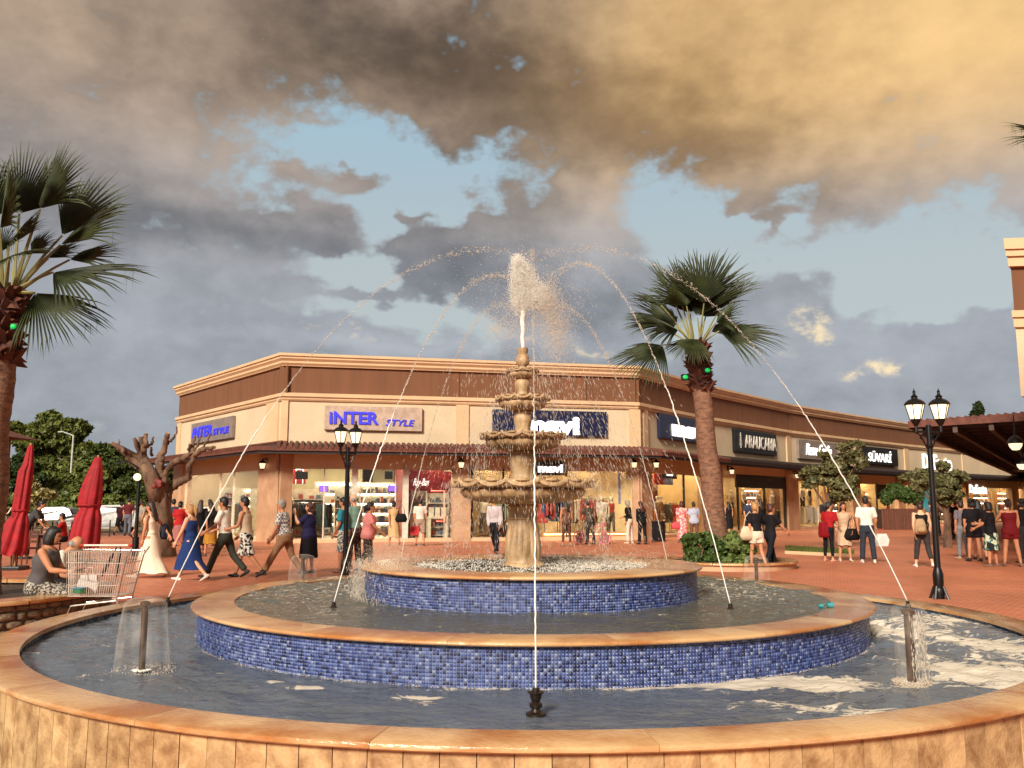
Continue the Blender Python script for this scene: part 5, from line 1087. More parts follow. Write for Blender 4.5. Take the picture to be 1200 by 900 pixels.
HAIR = {k: mat('hair_'+k, lin(c), rough=.55, var=.2, scale=30, stretch=(1,1,.2)) for k, c in {'black':(.09,.065,.06),'brown':(.20,.12,.08),'blond':(.68,.50,.30),'grey':(.58,.54,.50),'auburn':(.30,.14,.08),'white':(.78,.76,.72)}.items()}
M_eye = mat('eye_dark', (.02,.015,.012), rough=.3); M_lip = mat('lip', lin((.60,.28,.24)), rough=.5)
JOBS = []      # (object to replace, voxel size, extra hands/face MB list, materials)
Xv, Yv, Zv = Vector((1,0,0)), Vector((0,1,0)), Vector((0,0,1))
def joints(P):
    """P: pose. Local space: the person looks along +y, right hand on +x, feet on z = 0."""
    s = P.get('h', 1.7)/1.7; J = {}; lean = R(P.get('lean', 3)); hipz = .92*s; hips = Vector((0,0,hipz))
    def leg(sd, hp, kn, out=3, foot=0):
        h = hips+Vector((sd*.085*s,0,0)); a = R(hp); b = R(hp-kn); o = R(out)*sd
        k = h+Vector((math.sin(o)*math.cos(a), math.sin(a), -math.cos(a)))*.43*s; an = k+Vector((math.sin(o)*math.cos(b), math.sin(b), -math.cos(b)))*.41*s
        return h, k, an, b
    J['L'] = leg(-1, *P.get('ll', (0,0))); J['R'] = leg(1, *P.get('rl', (0,0)))
    low = min(J['L'][2].z, J['R'][2].z)-.075*s if not P.get('seat') else hipz-P['seat']-.09*s
    dz = Vector((0,0,-low)); J['hips'] = hips+dz
    for k in 'LR': J[k] = tuple(q+dz for q in J[k][:3])+(J[k][3],)
    up = Vector((0, math.sin(lean), math.cos(lean))); fw = Vector((0, math.cos(lean), -math.sin(lean)))
    H = J['hips']; J['up'], J['fw'] = up, fw; J['waist'] = H+up*.17*s; J['chest'] = H+up*.36*s; J['sh'] = H+up*.49*s; J['neck'] = H+up*.56*s
    nl = R(P.get('nod', 8))+lean*.6; J['head'] = J['neck']+Vector((0, math.sin(nl), math.cos(nl)))*.135*s
    yaw = R(P.get('turn', 0)); hf = Vector((-math.sin(yaw)*math.cos(nl*.5), math.cos(yaw)*math.cos(nl*.5), -math.sin(nl*.5))); J['hf'] = hf
    for sd, key, nm in ((-1,'la','l'),(1,'ra','r')):
        f, e, o = (tuple(P.get(key, (0,10,8)))+(8,))[:3]; f, e, o = R(f), R(e), R(o)
        shp = J['sh']+Vector((sd*.175*s*P.get('wide',1),0,0))-up*.015*s
        d1 = (-up*math.cos(f)+fw*math.sin(f))*math.cos(o)+Xv*sd*math.sin(o); el = shp+d1*.285*s
        a2 = f+e; inw = R(P.get('in'+nm, 6)); d2 = (-up*math.cos(a2)+fw*math.sin(a2))*math.cos(inw)-Xv*sd*math.sin(inw); wr = el+d2*.25*s
        J[nm] = (shp, el, wr, d2)
    J['s'] = s; return J
def torso(mb, J, P, grow=0.0, z0=-.10, z1=.53, closed_neck=False, n=20):
    s = J['s']; g = P.get('girth', 1.0); w = P.get('wide', 1); fem = P.get('fem', 0); H, up, fw = J['hips'], J['up'], J['fw']
    prof = [(-.13,.11,.09),(-.08,.155+.01*fem,.115),(0,.168+.012*fem,.12),(.08,.15,.110),(.17,.132-.012*fem,.098),(.26,.145,.108),(.36,.165-.008*fem,.118+.006*fem),(.43,.172,.108),(.475,.165,.092),(.505,.125,.075),(.53,.075,.062)]
    pts, rad = [], []
    for z, rx, ry in prof:
        if z < z0-1e-6 or z > z1+1e-6: continue
        gg = g if z < .40 else (1+g)/2
        c = H+up*z*s+(fw*.012*s if .2 < z < .45 else Vector()) + (fw*.03*s*(g-1) if 0 < z < .3 else Vector()); pts.append(c); rad.append(((rx*gg*(w if z > .3 else 1)+grow)*s, (ry*gg*(1.06 if g > 1.1 else 1)+grow)*s))
    mb.tube(pts, rad, n, ref=Xv); return pts, rad
def limb(mb, a, b, c, ra, rb, rc, n=12, ext=0):
    P_ = [a, a.lerp(b,.35), a.lerp(b,.75), b, b.lerp(c,.25), b.lerp(c,.6), c]; r_ = [ra, ra*.95, rb*1.05, rb, rb*1.02, (rb+rc)/2*.98, rc]; mb.tube(P_, r_, n)
def hand(mb, wr, d, side, s, curl=.5):
    """palm, four fingers of unequal length and a thumb"""
    d = d.normalized(); out = Vector((side,0,0)); out = (out-d*out.dot(d)).normalized(); th = d.cross(out)*(-side)   # th: towards the thumb side (forward)
    if th.y < 0 and abs(th.y) > .1: th = -th
    w = wr+d*.045*s; mb.tube([wr-d*.02*s, wr+d*.015*s, w, w+d*.045*s], [(.020*s,.026*s),(.017*s,.032*s),(.015*s,.040*s),(.012*s,.037*s)], 8, ref=out)
    for k, ln in enumerate((.070,.080,.075,.060)):
        b = w+d*.042*s+th*(.027-.018*k)*s; i_ = -out
        p1 = b+(d*math.cos(curl*.5)+i_*math.sin(curl*.5))*ln*.45*s; p2 = p1+(d*math.cos(curl*1.2)+i_*math.sin(curl*1.2))*ln*.33*s; p3 = p2+(d*math.cos(curl*1.9)+i_*math.sin(curl*1.9))*ln*.26*s
        mb.tube([b-d*.01*s,p1,p2,p3], [.0088*s,.0082*s,.0076*s,.006*s], 6)
    b = w-d*.012*s+th*.030*s; mb.tube([b, b+(d*.6+th*.75)*.032*s, b+(d*.95+th*.55-out*.2)*.058*s], [.011*s,.0095*s,.0075*s], 6)
def head_rot(J): 
    f = J['hf']; z = (Zv-f*Zv.dot(f)).normalized(); x = f.cross(z); return Matrix((x, f, z)).transposed()
def person(label, px, py, face, P, top=None, bottom=None, skin=0, hair=('black','short'), shoes=(.12,.10,.10), group=None, hold=None, h=None, Y=None, detail=1, category='person', extra=None, name='person', mskin=None):
    """px, py: the feet in the photograph; face: heading in degrees, 0 away from the camera, 90 to the west, -90 to the east, 180 towards it"""
    P = dict(P); P['h'] = P.get('h',1.7)*(1.03+.05*max(0, min(1,(665-py)/30)) if Y is None and not P.get('seat') and P.get('h',1.7) > 1.3 else 1)
    loc = gnd(px, py) if Y is None else Vector((at(px, 600, Y).x, Y, 0))
    if P.get('z'): loc.z = P['z']
    J = joints(P); s = J['s']; t = thing(name, label, category, loc, R(face), group)
    M_sk = mskin or SKIN[skin]; b = MB(); torso(b, J, P)
    b.tube([J['neck']-J['up']*.05*s, J['neck'], J['neck'].lerp(J['head'],.75)], [.058*s,.050*s,.048*s], 12)
    rot = head_rot(J); hd = J['head']
    b.ball(hd+rot@Vector((0,0,.012*s)), (.074*s,.093*s,.108*s), 14, 10, rot); b.ball(hd+rot@Vector((0,.022*s,-.050*s)), (.054*s,.066*s,.062*s), 12, 8, rot)
    b.ball(hd+rot@Vector((0,.098*s,-.018*s)), (.014*s,.022*s,.024*s), 8, 6, rot)
    for sd in (-1,1): b.ball(hd+rot@Vector((sd*.076*s,-.005*s,-.012*s)), (.010*s,.020*s,.030*s), 6, 6, rot)
    for k, rr in (('l',0),('r',0)):
        a, e, w, d = J[k]; fat = P.get('girth',1)**.5; limb(b, a, e, w, .048*s*fat, .038*s*fat, .025*s)
        b.ball(a, .053*s*fat, 10, 7)
    for k in 'LR': h_, kn, an, sh = J[k]; fat = P.get('girth',1)**.4; limb(b, h_, kn, an, .082*s*fat, .052*s*fat, .036*s, 14)
    o = b.build('body', M_sk, t, local=True); o.data.materials.append(M_eye); o.data.materials.append(M_lip)
    hm = MB()
    for k, sd in (('l',-1),('r',1)): hand(hm, J[k][2], J[k][3], sd, s, P.get('curl', .5))
    if detail:
        em = MB()
        for sd in (-1,1): em.ball(hd+rot@Vector((sd*.031*s,.083*s,.008*s)), (.014*s,.010*s,.008*s), 8, 5, rot); em.ball(hd+rot@Vector((sd*.032*s,.086*s,.026*s)), (.019*s,.008*s,.004*s), 6, 4, rot)
        lm = MB(); lm.ball(hd+rot@Vector((0,.083*s,-.052*s)), (.022*s,.010*s,.007*s), 8, 5, rot)
    else: em = lm = None
    JOBS.append((o, .019*s, hm, em, lm))
    # shoes
    if shoes is not None:
        sm_ = mat('shoe_%02d%02d%02d' % tuple(int(c*99) for c in shoes), lin(shoes), rough=.55)
        for k, sd in (('L',-1),('R',1)):
            an = J[k][2]; tilt = J[k][3]; fd = Vector((sd*.10, math.cos(tilt*.55), math.sin(tilt*.9) if tilt < 0 else math.sin(tilt)*.25)).normalized(); dn = Vector((0,-fd.z,fd.y)); dn = -dn if dn.z > 0 else dn
            b = MB(); hp = an+dn*.045*s-fd*.055*s; b.tube([hp-fd*.012*s, hp+fd*.02*s, hp+fd*.09*s, hp+fd*.17*s, hp+fd*.225*s], [(.022*s,.022*s),(.036*s,.036*s),(.038*s,.034*s),(.044*s,.026*s),(.026*s,.016*s)], 10, ref=Xv)
            b.tube([an+dn*.03*s, an-dn*.02*s], [.042*s,.036*s], 10); b.build('shoe', sm_, t, smooth=True, local=True)
    # clothes
    if bottom:
        kind, m = bottom[0], bottom[1]; b = MB(); g = .016
        if kind in ('trousers','shorts','leggings','cropped'):
            torso(b, J, P, g+.004, -.13, .08); gg = {'trousers':.018,'shorts':.028,'leggings':.006,'cropped':.016}[kind]
            for k in 'LR':
                h_, kn, an, sh = J[k]; en = {'trousers':kn.lerp(an,.93),'leggings':kn.lerp(an,.86),'cropped':kn.lerp(an,.70),'shorts':kn.lerp(an,.04)}[kind]; fat = P.get('girth',1)**.4
                if kind == 'shorts' and len(bottom) > 2: en = h_.lerp(kn, bottom[2]); b.tube([h_, h_.lerp(en,.5), en], [(.086*fat+gg)*s,(.080*fat+gg)*s,(.078*fat+gg)*s], 14)
                elif kind == 'shorts': b.tube([h_, h_.lerp(kn,.5), kn.lerp(an,.04)], [(.086*fat+gg)*s,(.076*fat+gg)*s,(.066*fat+gg)*s], 14)
                else: limb(b, h_, kn, en, (.084*fat+gg)*s, (.054*fat+gg)*s, (.036+gg*1.25+(.010 if kind == 'trousers' else 0))*s, 14)
            o = b.build(kind, m, t, local=True); JOBS.append((o, .021*s, None, None, None))
        else:
            ln, flare = bottom[2], bottom[3]; skirt(b, J, P, ln, flare, .10); o = b.build('skirt', m, t, smooth='all', local=True)
    if top:
        kind, m = top[0], top[1]; b = MB(); g = .018 if kind != 'loose' else .034; fat = P.get('girth',1)**.5
        lo = -.13 if kind in ('tee','loose','shirt','tank') else .05
        torso(b, J, P, g, lo, .475 if kind in ('tank','dress_tank') else .53)
        if kind in ('tee','loose'): 
            for k in 'lr': a, e, w, d = J[k]; b.ball(a, (.058*fat+.010)*s, 10, 7); b.tube([a, a.lerp(e,.4), a.lerp(e,.78)], [(.054*fat+.012)*s,(.052*fat+.014)*s,(.050*fat+.016)*s], 12)
        if kind == 'shirt':
            for k in 'lr': a, e, w, d = J[k]; b.ball(a, (.058*fat+.008)*s, 10, 7); limb(b, a, e, e.lerp(w,.92), .062*s, .052*s, .038*s)
        if kind in ('tank','dress_tank'):
            for sd in (-1,1):
                c = J['sh']+Xv*sd*.085*s; b.tube([J['chest']+Xv*sd*.10*s+J['fw']*.10*s, c+J['fw']*.05*s+J['up']*.025*s, c-J['fw']*.03*s+J['up']*.03*s, J['chest']+Xv*sd*.10*s-J['fw']*.09*s], .024*s, 8)
        if kind in ('dress','dress_tank'):
            pass
        o = b.build({'tee':'t_shirt','loose':'loose_top','shirt':'shirt','tank':'vest','dress':'dress_top','dress_tank':'dress_top'}[kind], m, t, local=True); JOBS.append((o, .021*s, None, None, None))
        if len(top) > 2:
            b = MB(); skirt(b, J, P, top[2], top[3], .16); b.build('dress_skirt', m, t, smooth='all', local=True)
    if hair:
        col, st = hair; b = MB(); c = hd
        T = lambda x, y, z: c+rot@(Vector((x,y,z))*s)
        if st != 'bald':
            b.ball(T(0,-.018,.028), (.084*s,.098*s,.104*s), 14, 10, rot)
            if st in ('short','grey_short'): b.ball(T(0,-.035,-.01), (.078*s,.075*s,.085*s), 12, 8, rot); b.ball(T(0,.035,.075), (.062*s,.052*s,.040*s), 10, 6, rot)
            else: b.ball(T(0,.028,.078), (.066*s,.060*s,.042*s), 10, 6, rot); b.ball(T(0,-.045,-.02), (.086*s,.075*s,.10*s), 12, 8, rot)
            if st == 'long': b.tube([T(0,-.045,.03), T(0,-.085,-.07), J['sh']-J['fw']*.115*s-J['up']*.02*s, J['chest']-J['fw']*.145*s], [(.082*s,.06*s),(.095*s,.050*s),(.105*s,.035*s),(.07*s,.018*s)], 14, ref=Xv)
            if st == 'curly':
                rd = random.Random(5)
                for k in range(26): a = rd.uniform(0,2*PI); b.ball(T(.085*math.cos(a), -.05+.07*math.sin(a) if math.sin(a) > .2 else -.05+.09*math.sin(a), rd.uniform(-.12,.09)), .034*s, 7, 5)
            if st == 'bun': b.ball(T(0,-.10,.085), .045*s, 10, 7)
            if st == 'tail': b.tube([T(0,-.10,.05), T(0,-.15,.0), T(0,-.14,-.12), T(0,-.12,-.20)], [.028*s,.034*s,.026*s,.010*s], 8)
            if st == 'bob': b.tube([T(0,-.02,.03), T(0,-.04,-.07), T(0,-.04,-.125)], [(.092*s,.098*s),(.098*s,.090*s),(.088*s,.078*s)], 14, ref=Xv)
            o = b.build('hair', HAIR[col], t, local=True); JOBS.append((o, .014*s, None, None, None))
        else:
            for sd in (-1,1): b.ball(T(sd*.066,-.035,-.01), (.018*s,.055*s,.045*s), 8, 6, rot)
            b.ball(T(0,-.085,-.015), (.06*s,.022*s,.05*s), 8, 6, rot); b.build('hair', HAIR[col], t, smooth='all', local=True)
    if extra:
        for fn_ in extra: fn_(t, J)
    t['_'] = 0; del t['_']
    return t, J
def skirt(b, J, P, ln, flare, ztop):
    """ln: hem height as a fraction of hip height; encloses both legs"""
    s = J['s']; H = J['hips']; z1 = H.z+ztop*s; z0 = H.z*ln; g = P.get('girth',1); n = 14; vs_c, vs_r = [], []
    def legy(z):
        ys = []
        for k in 'LR':
            h_, kn, an, _ = J[k]
            q = h_.lerp(kn, (h_.z-z)/max(.01, h_.z-kn.z)) if z > kn.z else kn.lerp(an, min(1, (kn.z-z)/max(.01, kn.z-an.z))); ys.append(q.y if z < h_.z else h_.y)
        return ys
    for k in range(n+1):
        z = z1+(z0-z1)*k/n; ys = legy(z); u = k/n; mid = sum(ys)/2; sp = abs(ys[0]-ys[1])/2
        up = max(0, 1-k/3); lx = J['hips'].y+math.sin(R(P.get('lean',3)))*max(0, z-H.z); mid = mid if z < H.z else lx
        rx = (.150*g*(1-.12*up)+.035*min(1,k/4)+flare*.6*u)*s; ry = (.118*g*(1-.12*up)+.030*min(1,k/4)+flare*.7*u)*s+sp*.70
        vs_c.append(Vector((0, mid, z))); vs_r.append((rx, ry))
    m = 40; vs = []
    for i, (c, (rx, ry)) in enumerate(zip(vs_c, vs_r)):
        fold = .035*(i/n)**1.2
        for k in range(m):
            a = 2*PI*k/m; f = 1+fold*math.sin(a*7+i*.12)+fold*.6*math.sin(a*11+2-i*.2); vs.append(c+Vector((rx*math.cos(a)*f, ry*math.sin(a)*f, .012*math.sin(a*5)*i/n if i == n else 0)))
    fs = [(i*m+k, i*m+(k+1)%m, (i+1)*m+(k+1)%m, (i+1)*m+k) for i in range(n) for k in range(m)]+[tuple(range(m)), tuple(n*m+k for k in range(m))[::-1]]
    b.add(vs, [f[::-1] for f in fs])
def finish_people():
    """weld each body and garment into one skin, then add hands and faces"""
    mods = []
    for o, vx, *_ in JOBS:
        m = o.modifiers.new('weld', 'REMESH'); m.mode = 'VOXEL'; m.voxel_size = vx; m.use_smooth_shade = True
        sm2 = o.modifiers.new('soft', 'SMOOTH'); sm2.factor = .5; sm2.iterations = 3
    bpy.context.view_layer.update(); dg = bpy.context.evaluated_depsgraph_get()
    for o, vx, hm, em, lm in JOBS:
        me = bpy.data.meshes.new_from_object(o.evaluated_get(dg)); mats = [m for m in o.data.materials]; o.modifiers.clear()
        nv = len(me.vertices); co_ = np.empty(nv*3, 'f'); me.vertices.foreach_get('co', co_); co_ = co_.reshape(-1,3)
        if hm is not None:
            verts = co_.tolist(); faces = [tuple(p.vertices) for p in me.polygons]; mi = [0]*len(faces)
            for ex, idx in ((hm,0),(em,1),(lm,2)):
                if ex is None: continue
                k = len(verts); verts += [list(v) for v in ex.v]; faces += [tuple(i+k for i in f) for f in ex.f]; mi += [idx]*len(ex.f)
            m2 = bpy.data.meshes.new('body'); m2.from_pydata(verts, [], faces)
            for m in mats: m2.materials.append(m)
            m2.polygons.foreach_set('material_index', mi); m2.polygons.foreach_set('use_smooth', [True]*len(faces)); m2.update(); o.data = m2
        else:
            amp = .0035     # cloth creases
            if o.name.split('.')[0] not in ('hair',):
                q = co_; co_ = co_+(np.sin(q[:,2:3]*38+q[:,0:1]*23)*np.sin(q[:,1:2]*31+q[:,2:3]*11))*amp*np.array([[1,1,.2]]); me.vertices.foreach_set('co', co_.astype('f').ravel())
            me.materials.clear()
            for m in mats: me.materials.append(m)
            me.polygons.foreach_set('use_smooth', np.ones(len(me.polygons), bool)); me.update(); o.data = me
# walking and standing poses
def walk(ph=0, **k):
    d = dict(ll=(28,4), rl=(-14,32), la=(-22,14,8), ra=(28,22,8), lean=5) if ph == 0 else dict(ll=(-16,30), rl=(27,4), la=(26,22,8), ra=(-24,12,8), lean=5) if ph == 1 else dict(ll=(10,8), rl=(-4,22), la=(-8,12,8), ra=(10,18,8), lean=4)
    d.update(k); return d
def stand(**k):
    d = dict(ll=(3,3,4), rl=(-2,2,4), la=(2,12,9), ra=(4,16,9), lean=2); d.update(k); return d
C_ = lambda n, *c: cloth(n, c)
M_floral = patmat('floral_black_white', (.08,.075,.08), (.88,.86,.80), 16); M_check = patmat('grey_check', (.86,.84,.80), (.42,.42,.44), 22, 'check'); M_jungle = patmat('green_floral', (.22,.42,.36), (.80,.82,.70), 12, 'spots', (.06,.10,.10))
M_dots = patmat('blue_white_print', (.30,.38,.44), (.85,.80,.70), 20); M_darkprint = patmat('dark_print', (.16,.13,.12), (.46,.38,.32), 26); M_grprint = patmat('grey_speckled_print', (.22,.20,.19), (.66,.62,.56), 42); M_pinkfl = patmat('pink_floral', (.90,.42,.42), (.96,.74,.70), 12)
beltm = C_('cream_belt', .80,.68,.50)
# ---- the crowd on the west side
person('woman in a long cream dress with brown hair walking west past the shopping cart', 175, 677, 84, walk(0, h=1.66, fem=1, ll=(20,3), rl=(-14,22), la=(8,10,8), ra=(-38,8,12), nod=4), ('dress_tank', C_('cream_dress',.95,.87,.76), .12, .025), None, 1, ('brown','long'), (.80,.72,.62))
person('blond woman in a long royal blue sleeveless dress walking west', 222, 681, 84, walk(1, h=1.62, fem=1, girth=1.12, rl=(24,4), ll=(-18,26), la=(24,12,8), ra=(-14,18,8)), ('dress_tank', C_('blue_dress',.13,.22,.42), .30, .02), None, 0, ('blond','tail'), (.90,.86,.80))
person('man in white shirt and dark green jeans walking west in black shoes', 262, 677, 84, walk(0, h=1.78, ll=(24,4), rl=(-20,22), la=(26,40,8), ra=(20,52,8)), ('tee', C_('white_shirt',.90,.86,.80)), ('trousers', C_('green_jeans',.25,.26,.22)), 2, ('black','short'), (.10,.09,.09))
person('man in beige vest and black and white floral shorts walking west', 287, 677, 84, walk(1, h=1.76, rl=(20,4), ll=(-20,20), la=(20,60,8), ra=(8,40,8)), ('tank', C_('beige_vest',.80,.72,.60)), ('shorts', M_floral), 1, ('black','short'), (.10,.09,.09))
person('grey haired man in checked shirt and khaki trousers striding west', 333, 674, 84, walk(0, h=1.78, girth=1.12, ll=(30,2), rl=(-16,22), lean=9, la=(20,20,8)), ('tee', M_check), ('trousers', C_('khaki',.60,.45,.33)), 1, ('grey','short'), (.30,.20,.15))
person('stout woman in navy top and black skirt holding a hand to her mouth', 361, 672, 80, stand(h=1.60, fem=1, girth=1.30, la=(50,112,14), ra=(2,20,14), lean=0), ('tee', C_('navy_top',.15,.14,.28)), ('skirt', C_('black_cloth',.08,.07,.08), .42, .03), 0, ('auburn','curly'), (.14,.12,.12))
person('man in turquoise t-shirt and printed shorts standing behind the lamp post', 402, 671, 76, stand(h=1.72, la=(4,30,8), girth=1.05), ('tee', C_('turquoise_tee',.20,.55,.62)), ('shorts', M_dots), 1, ('black','short'), (.50,.36,.28))
person('balding man in pale green t-shirt standing next to the turquoise shirt', 414, 670, 60, stand(h=1.80, girth=1.12), ('tee', C_('pale_green_tee',.52,.66,.60)), ('trousers', M_darkprint), 0, ('grey','bald'), (.20,.16,.14))
person('woman in pink t-shirt with a dark ponytail facing east', 430, 670, -80, walk(2, h=1.62, fem=1, girth=1.18, ra=(28,26,10), la=(-6,20,8)), ('loose', C_('pink_tee',.92,.58,.55)), ('trousers', C_('dark_grey_trousers',.26,.22,.20)), 1, ('black','tail'), (.20,.17,.15))
person('dark haired woman in beige dress walking by the white framed shop', 461, 641, 20, walk(0, h=1.64, fem=1, ll=(14,4), rl=(-22,26)), ('dress', C_('beige_dress',.76,.62,.44), .42, .05), None, 1, ('black','bun'), (.60,.50,.42))
person('man in white shirt and shorts standing at the red shop window', 492, 640, 10, stand(h=1.72), ('tee', C_('offwhite_shirt',.84,.78,.72)), ('shorts', C_('beige_shorts',.62,.52,.44)), 1, ('black','short'), (.16,.14,.14))
person('man in grey shirt and black trousers passing behind the stone pedestal', 580, 650, 160, walk(0, h=1.80, ll=(16,4), rl=(-18,26), la=(4,10,8), ra=(2,10,8)), ('shirt', C_('light_grey_shirt',.74,.70,.70)), ('trousers', C_('black_trousers',.09,.09,.12)), 1, ('black','short'), (.07,.07,.07))
person('shopper in brown top behind the falling water east of the pedestal', 664, 640, 20, stand(h=1.68, fem=1), ('tank', C_('brown_top',.42,.28,.20)), ('leggings', C_('brown_leggings',.36,.24,.18)), 1, ('brown','long'), (.60,.50,.40))
person('shopper in dark clothes leaning over the pink bicycle', 692, 638, 30, stand(h=1.66, lean=16, ra=(30,20,8), la=(30,20,8)), ('tee', C_('dark_olive_top',.24,.22,.18)), ('trousers', C_('dark_trousers',.18,.17,.17)), 1, ('black','short'), (.15,.12,.10))
person('person in black top and white trousers leaning by the corner pillar', 738, 637, 60, stand(h=1.66, fem=1, lean=6, ra=(20,60,8)), ('shirt', C_('black_top',.09,.08,.09)), ('trousers', C_('white_trousers',.86,.78,.70)), 1, ('grey','bob'), (.80,.72,.62))
person('long haired woman in a black jumpsuit beside the white trousers', 753, 638, 30, stand(h=1.62, fem=1, lean=8), ('shirt', C_('black_jumpsuit',.08,.08,.08)), ('trousers', C_('black_jumpsuit',.08,.08,.08)), 0, ('auburn','long'), (.12,.10,.10))
person('woman in a long pink floral dress at the clothes shop entrance', 800, 636, 10, stand(h=1.62, fem=1, girth=1.1), ('tee', M_pinkfl, .16, .04), None, 1, ('auburn','bob'), (.5,.4,.35))
person('woman in pale blue top with a white collar beside the pink floral dress', 814, 636, 0, stand(h=1.60, fem=1, girth=1.1), ('loose', C_('pale_blue_top',.66,.68,.74)), ('trousers', C_('brown_trousers',.42,.30,.24)), 1, ('brown','bun'), (.3,.2,.2))
person('woman in black dress standing at the dark doorway behind the palm', 855, 629, 10, stand(h=1.62, fem=1), ('dress', C_('black_dress',.07,.07,.08), .45, .03), None, 1, ('black','long'), (.1,.1,.1))
person('man in dark blue t-shirt walking out from the menswear shop door', 879, 630, 170, walk(2, h=1.78), ('tee', C_('dark_blue_tee',.20,.22,.30)), ('trousers', C_('navy_trousers',.13,.14,.18)), 1, ('brown','short'), (.1,.1,.1))
person('person in black with long brown hair behind the man in dark blue', 893, 631, 20, stand(h=1.70, fem=1), ('shirt', C_('black_top',.09,.08,.09)), ('trousers', C_('dark_trousers',.18,.17,.17)), 1, ('brown','long'), (.1,.1,.1))
person('woman in black top and white shorts carrying a cream shoulder bag', 888, 668, 20, walk(2, h=1.62, fem=1, ra=(30,80,10)), ('tee', C_('black_top',.09,.08,.09)), ('shorts', C_('white_shorts',.88,.80,.70), .55), 1, ('blond','tail'), (.80,.70,.60))
person('slim person all in black walking east with one arm swung out', 904, 667, -70, walk(0, h=1.60, fem=1, ll=(16,2), rl=(-14,8), ra=(40,10,10), la=(-10,50,8)), ('tee', C_('black_top',.09,.08,.09)), ('trousers', C_('black_trousers',.09,.09,.12)), 1, ('auburn','bun'), (.08,.08,.08))
# ---- east side
person('girl in red top and black leggings leaning with a red backpack', 972, 658, -50, stand(h=1.62, fem=1, lean=10, ra=(20,70,8), la=(10,70,8), turn=-40), ('tee', C_('red_top',.62,.10,.12)), ('leggings', C_('black_cloth',.08,.07,.08)), 1, ('black','tail'), (.85,.60,.50))
person('dark haired woman in a short beige dress facing the fountain', 991, 658, 170, stand(h=1.60, fem=1, ra=(10,70,10), la=(4,30,10)), ('dress_tank', C_('sand_dress',.76,.64,.52), .52, .03), None, 1, ('black','long'), (.80,.74,.68))
person('man in white t-shirt and dark jeans seen from behind with a shopping bag', 1018, 660, -8, stand(h=1.76, ra=(6,26,14), la=(0,12,12), wide=1.04), ('tee', C_('white_tee',.90,.86,.80)), ('trousers', C_('dark_jeans',.18,.20,.24)), 1, ('black','short'), (.86,.80,.74))
person('young woman in black vest and cropped trousers walking away with a tan backpack', 1083, 665, -8, walk(2, h=1.64, fem=1, ll=(8,4,6), rl=(-2,20,6), ra=(4,18,12)), ('tank', C_('black_vest',.09,.08,.08)), ('cropped', C_('charcoal_cropped',.22,.20,.20)), 0, ('brown','bun'), (.88,.84,.80))
G2 = 'group of friends standing in a huddle'
person('woman in grey top and pale jeans at the left of the huddle', 1130, 655, 20, stand(h=1.64, fem=1), ('tee', C_('grey_top',.46,.42,.44)), ('trousers', C_('pale_jeans',.50,.50,.50)), 1, ('brown','bun'), (.7,.6,.5))
person('curly haired person in black top and shorts seen from behind', 1143, 658, 0, stand(h=1.70, fem=1, girth=1.1), ('tee', C_('black_top',.09,.08,.09)), ('shorts', C_('black_cloth',.08,.07,.08), .6), 1, ('black','curly'), (.14,.12,.12))
person('woman in black blouse and dark shorts half hidden in the huddle', 1150, 656, -20, stand(h=1.66, fem=1), ('shirt', C_('black_blouse',.12,.11,.12)), ('shorts', C_('dark_shorts',.14,.12,.14), .6), 0, ('black','long'), (.20,.14,.12))
person('dark haired woman in black top and green floral skirt', 1164, 664, 40, stand(h=1.62, fem=1, girth=1.1, ra=(30,60,8), la=(24,40,8)), ('tee', C_('black_top',.09,.08,.09)), ('skirt', M_jungle, .48, .02), 1, ('black','bob'), (.5,.36,.3))
person('ponytailed woman in a dark red playsuit seen from behind', 1187, 664, -10, stand(h=1.70, fem=1, girth=1.1, la=(34,40,20), ll=(4,3,6), rl=(-4,2,6)), ('tank', C_('dark_red_playsuit',.42,.08,.10)), ('shorts', C_('dark_red_playsuit',.42,.08,.10), .5), 1, ('brown','tail'), (.5,.36,.3))
person('child in dark clothes standing behind the green floral skirt', 1157, 645, 160, stand(h=1.25, fem=1), ('tee', C_('maroon_tee',.36,.12,.14)), ('trousers', C_('dark_trousers',.18,.17,.17)), 1, ('black','short'), (.8,.76,.7))
person('dark haired person at the east frame edge beside the red playsuit', 1203, 660, 20, stand(h=1.70), ('tee', C_('black_top',.09,.08,.09)), ('trousers', C_('dark_trousers',.18,.17,.17)), 1, ('black','curly'), (.2,.15,.12))
for px_, py_, lab, c in ((1098,628,'distant shopper in brown seen between the tall lamp post and the olive trunk',(.40,.28,.22)),(1122,632,'distant shopper in black beyond the olive tree by the lit window',(.12,.11,.12)),(1113,630,'distant shopper in grey in the shade of the wide olive tree',(.36,.34,.34)),(1092,626,'distant blue shirted shopper by the turquoise poster window',(.30,.40,.46))):
    person(lab, px_, py_, random.choice((0,180,60)), stand(h=1.66), ('tee', cloth('far_top_%d' % px_, c)), ('trousers', C_('dark_trousers',.18,.17,.17)), 1, ('black','short'), (.2,.15,.12), 'distant shoppers', detail=0)
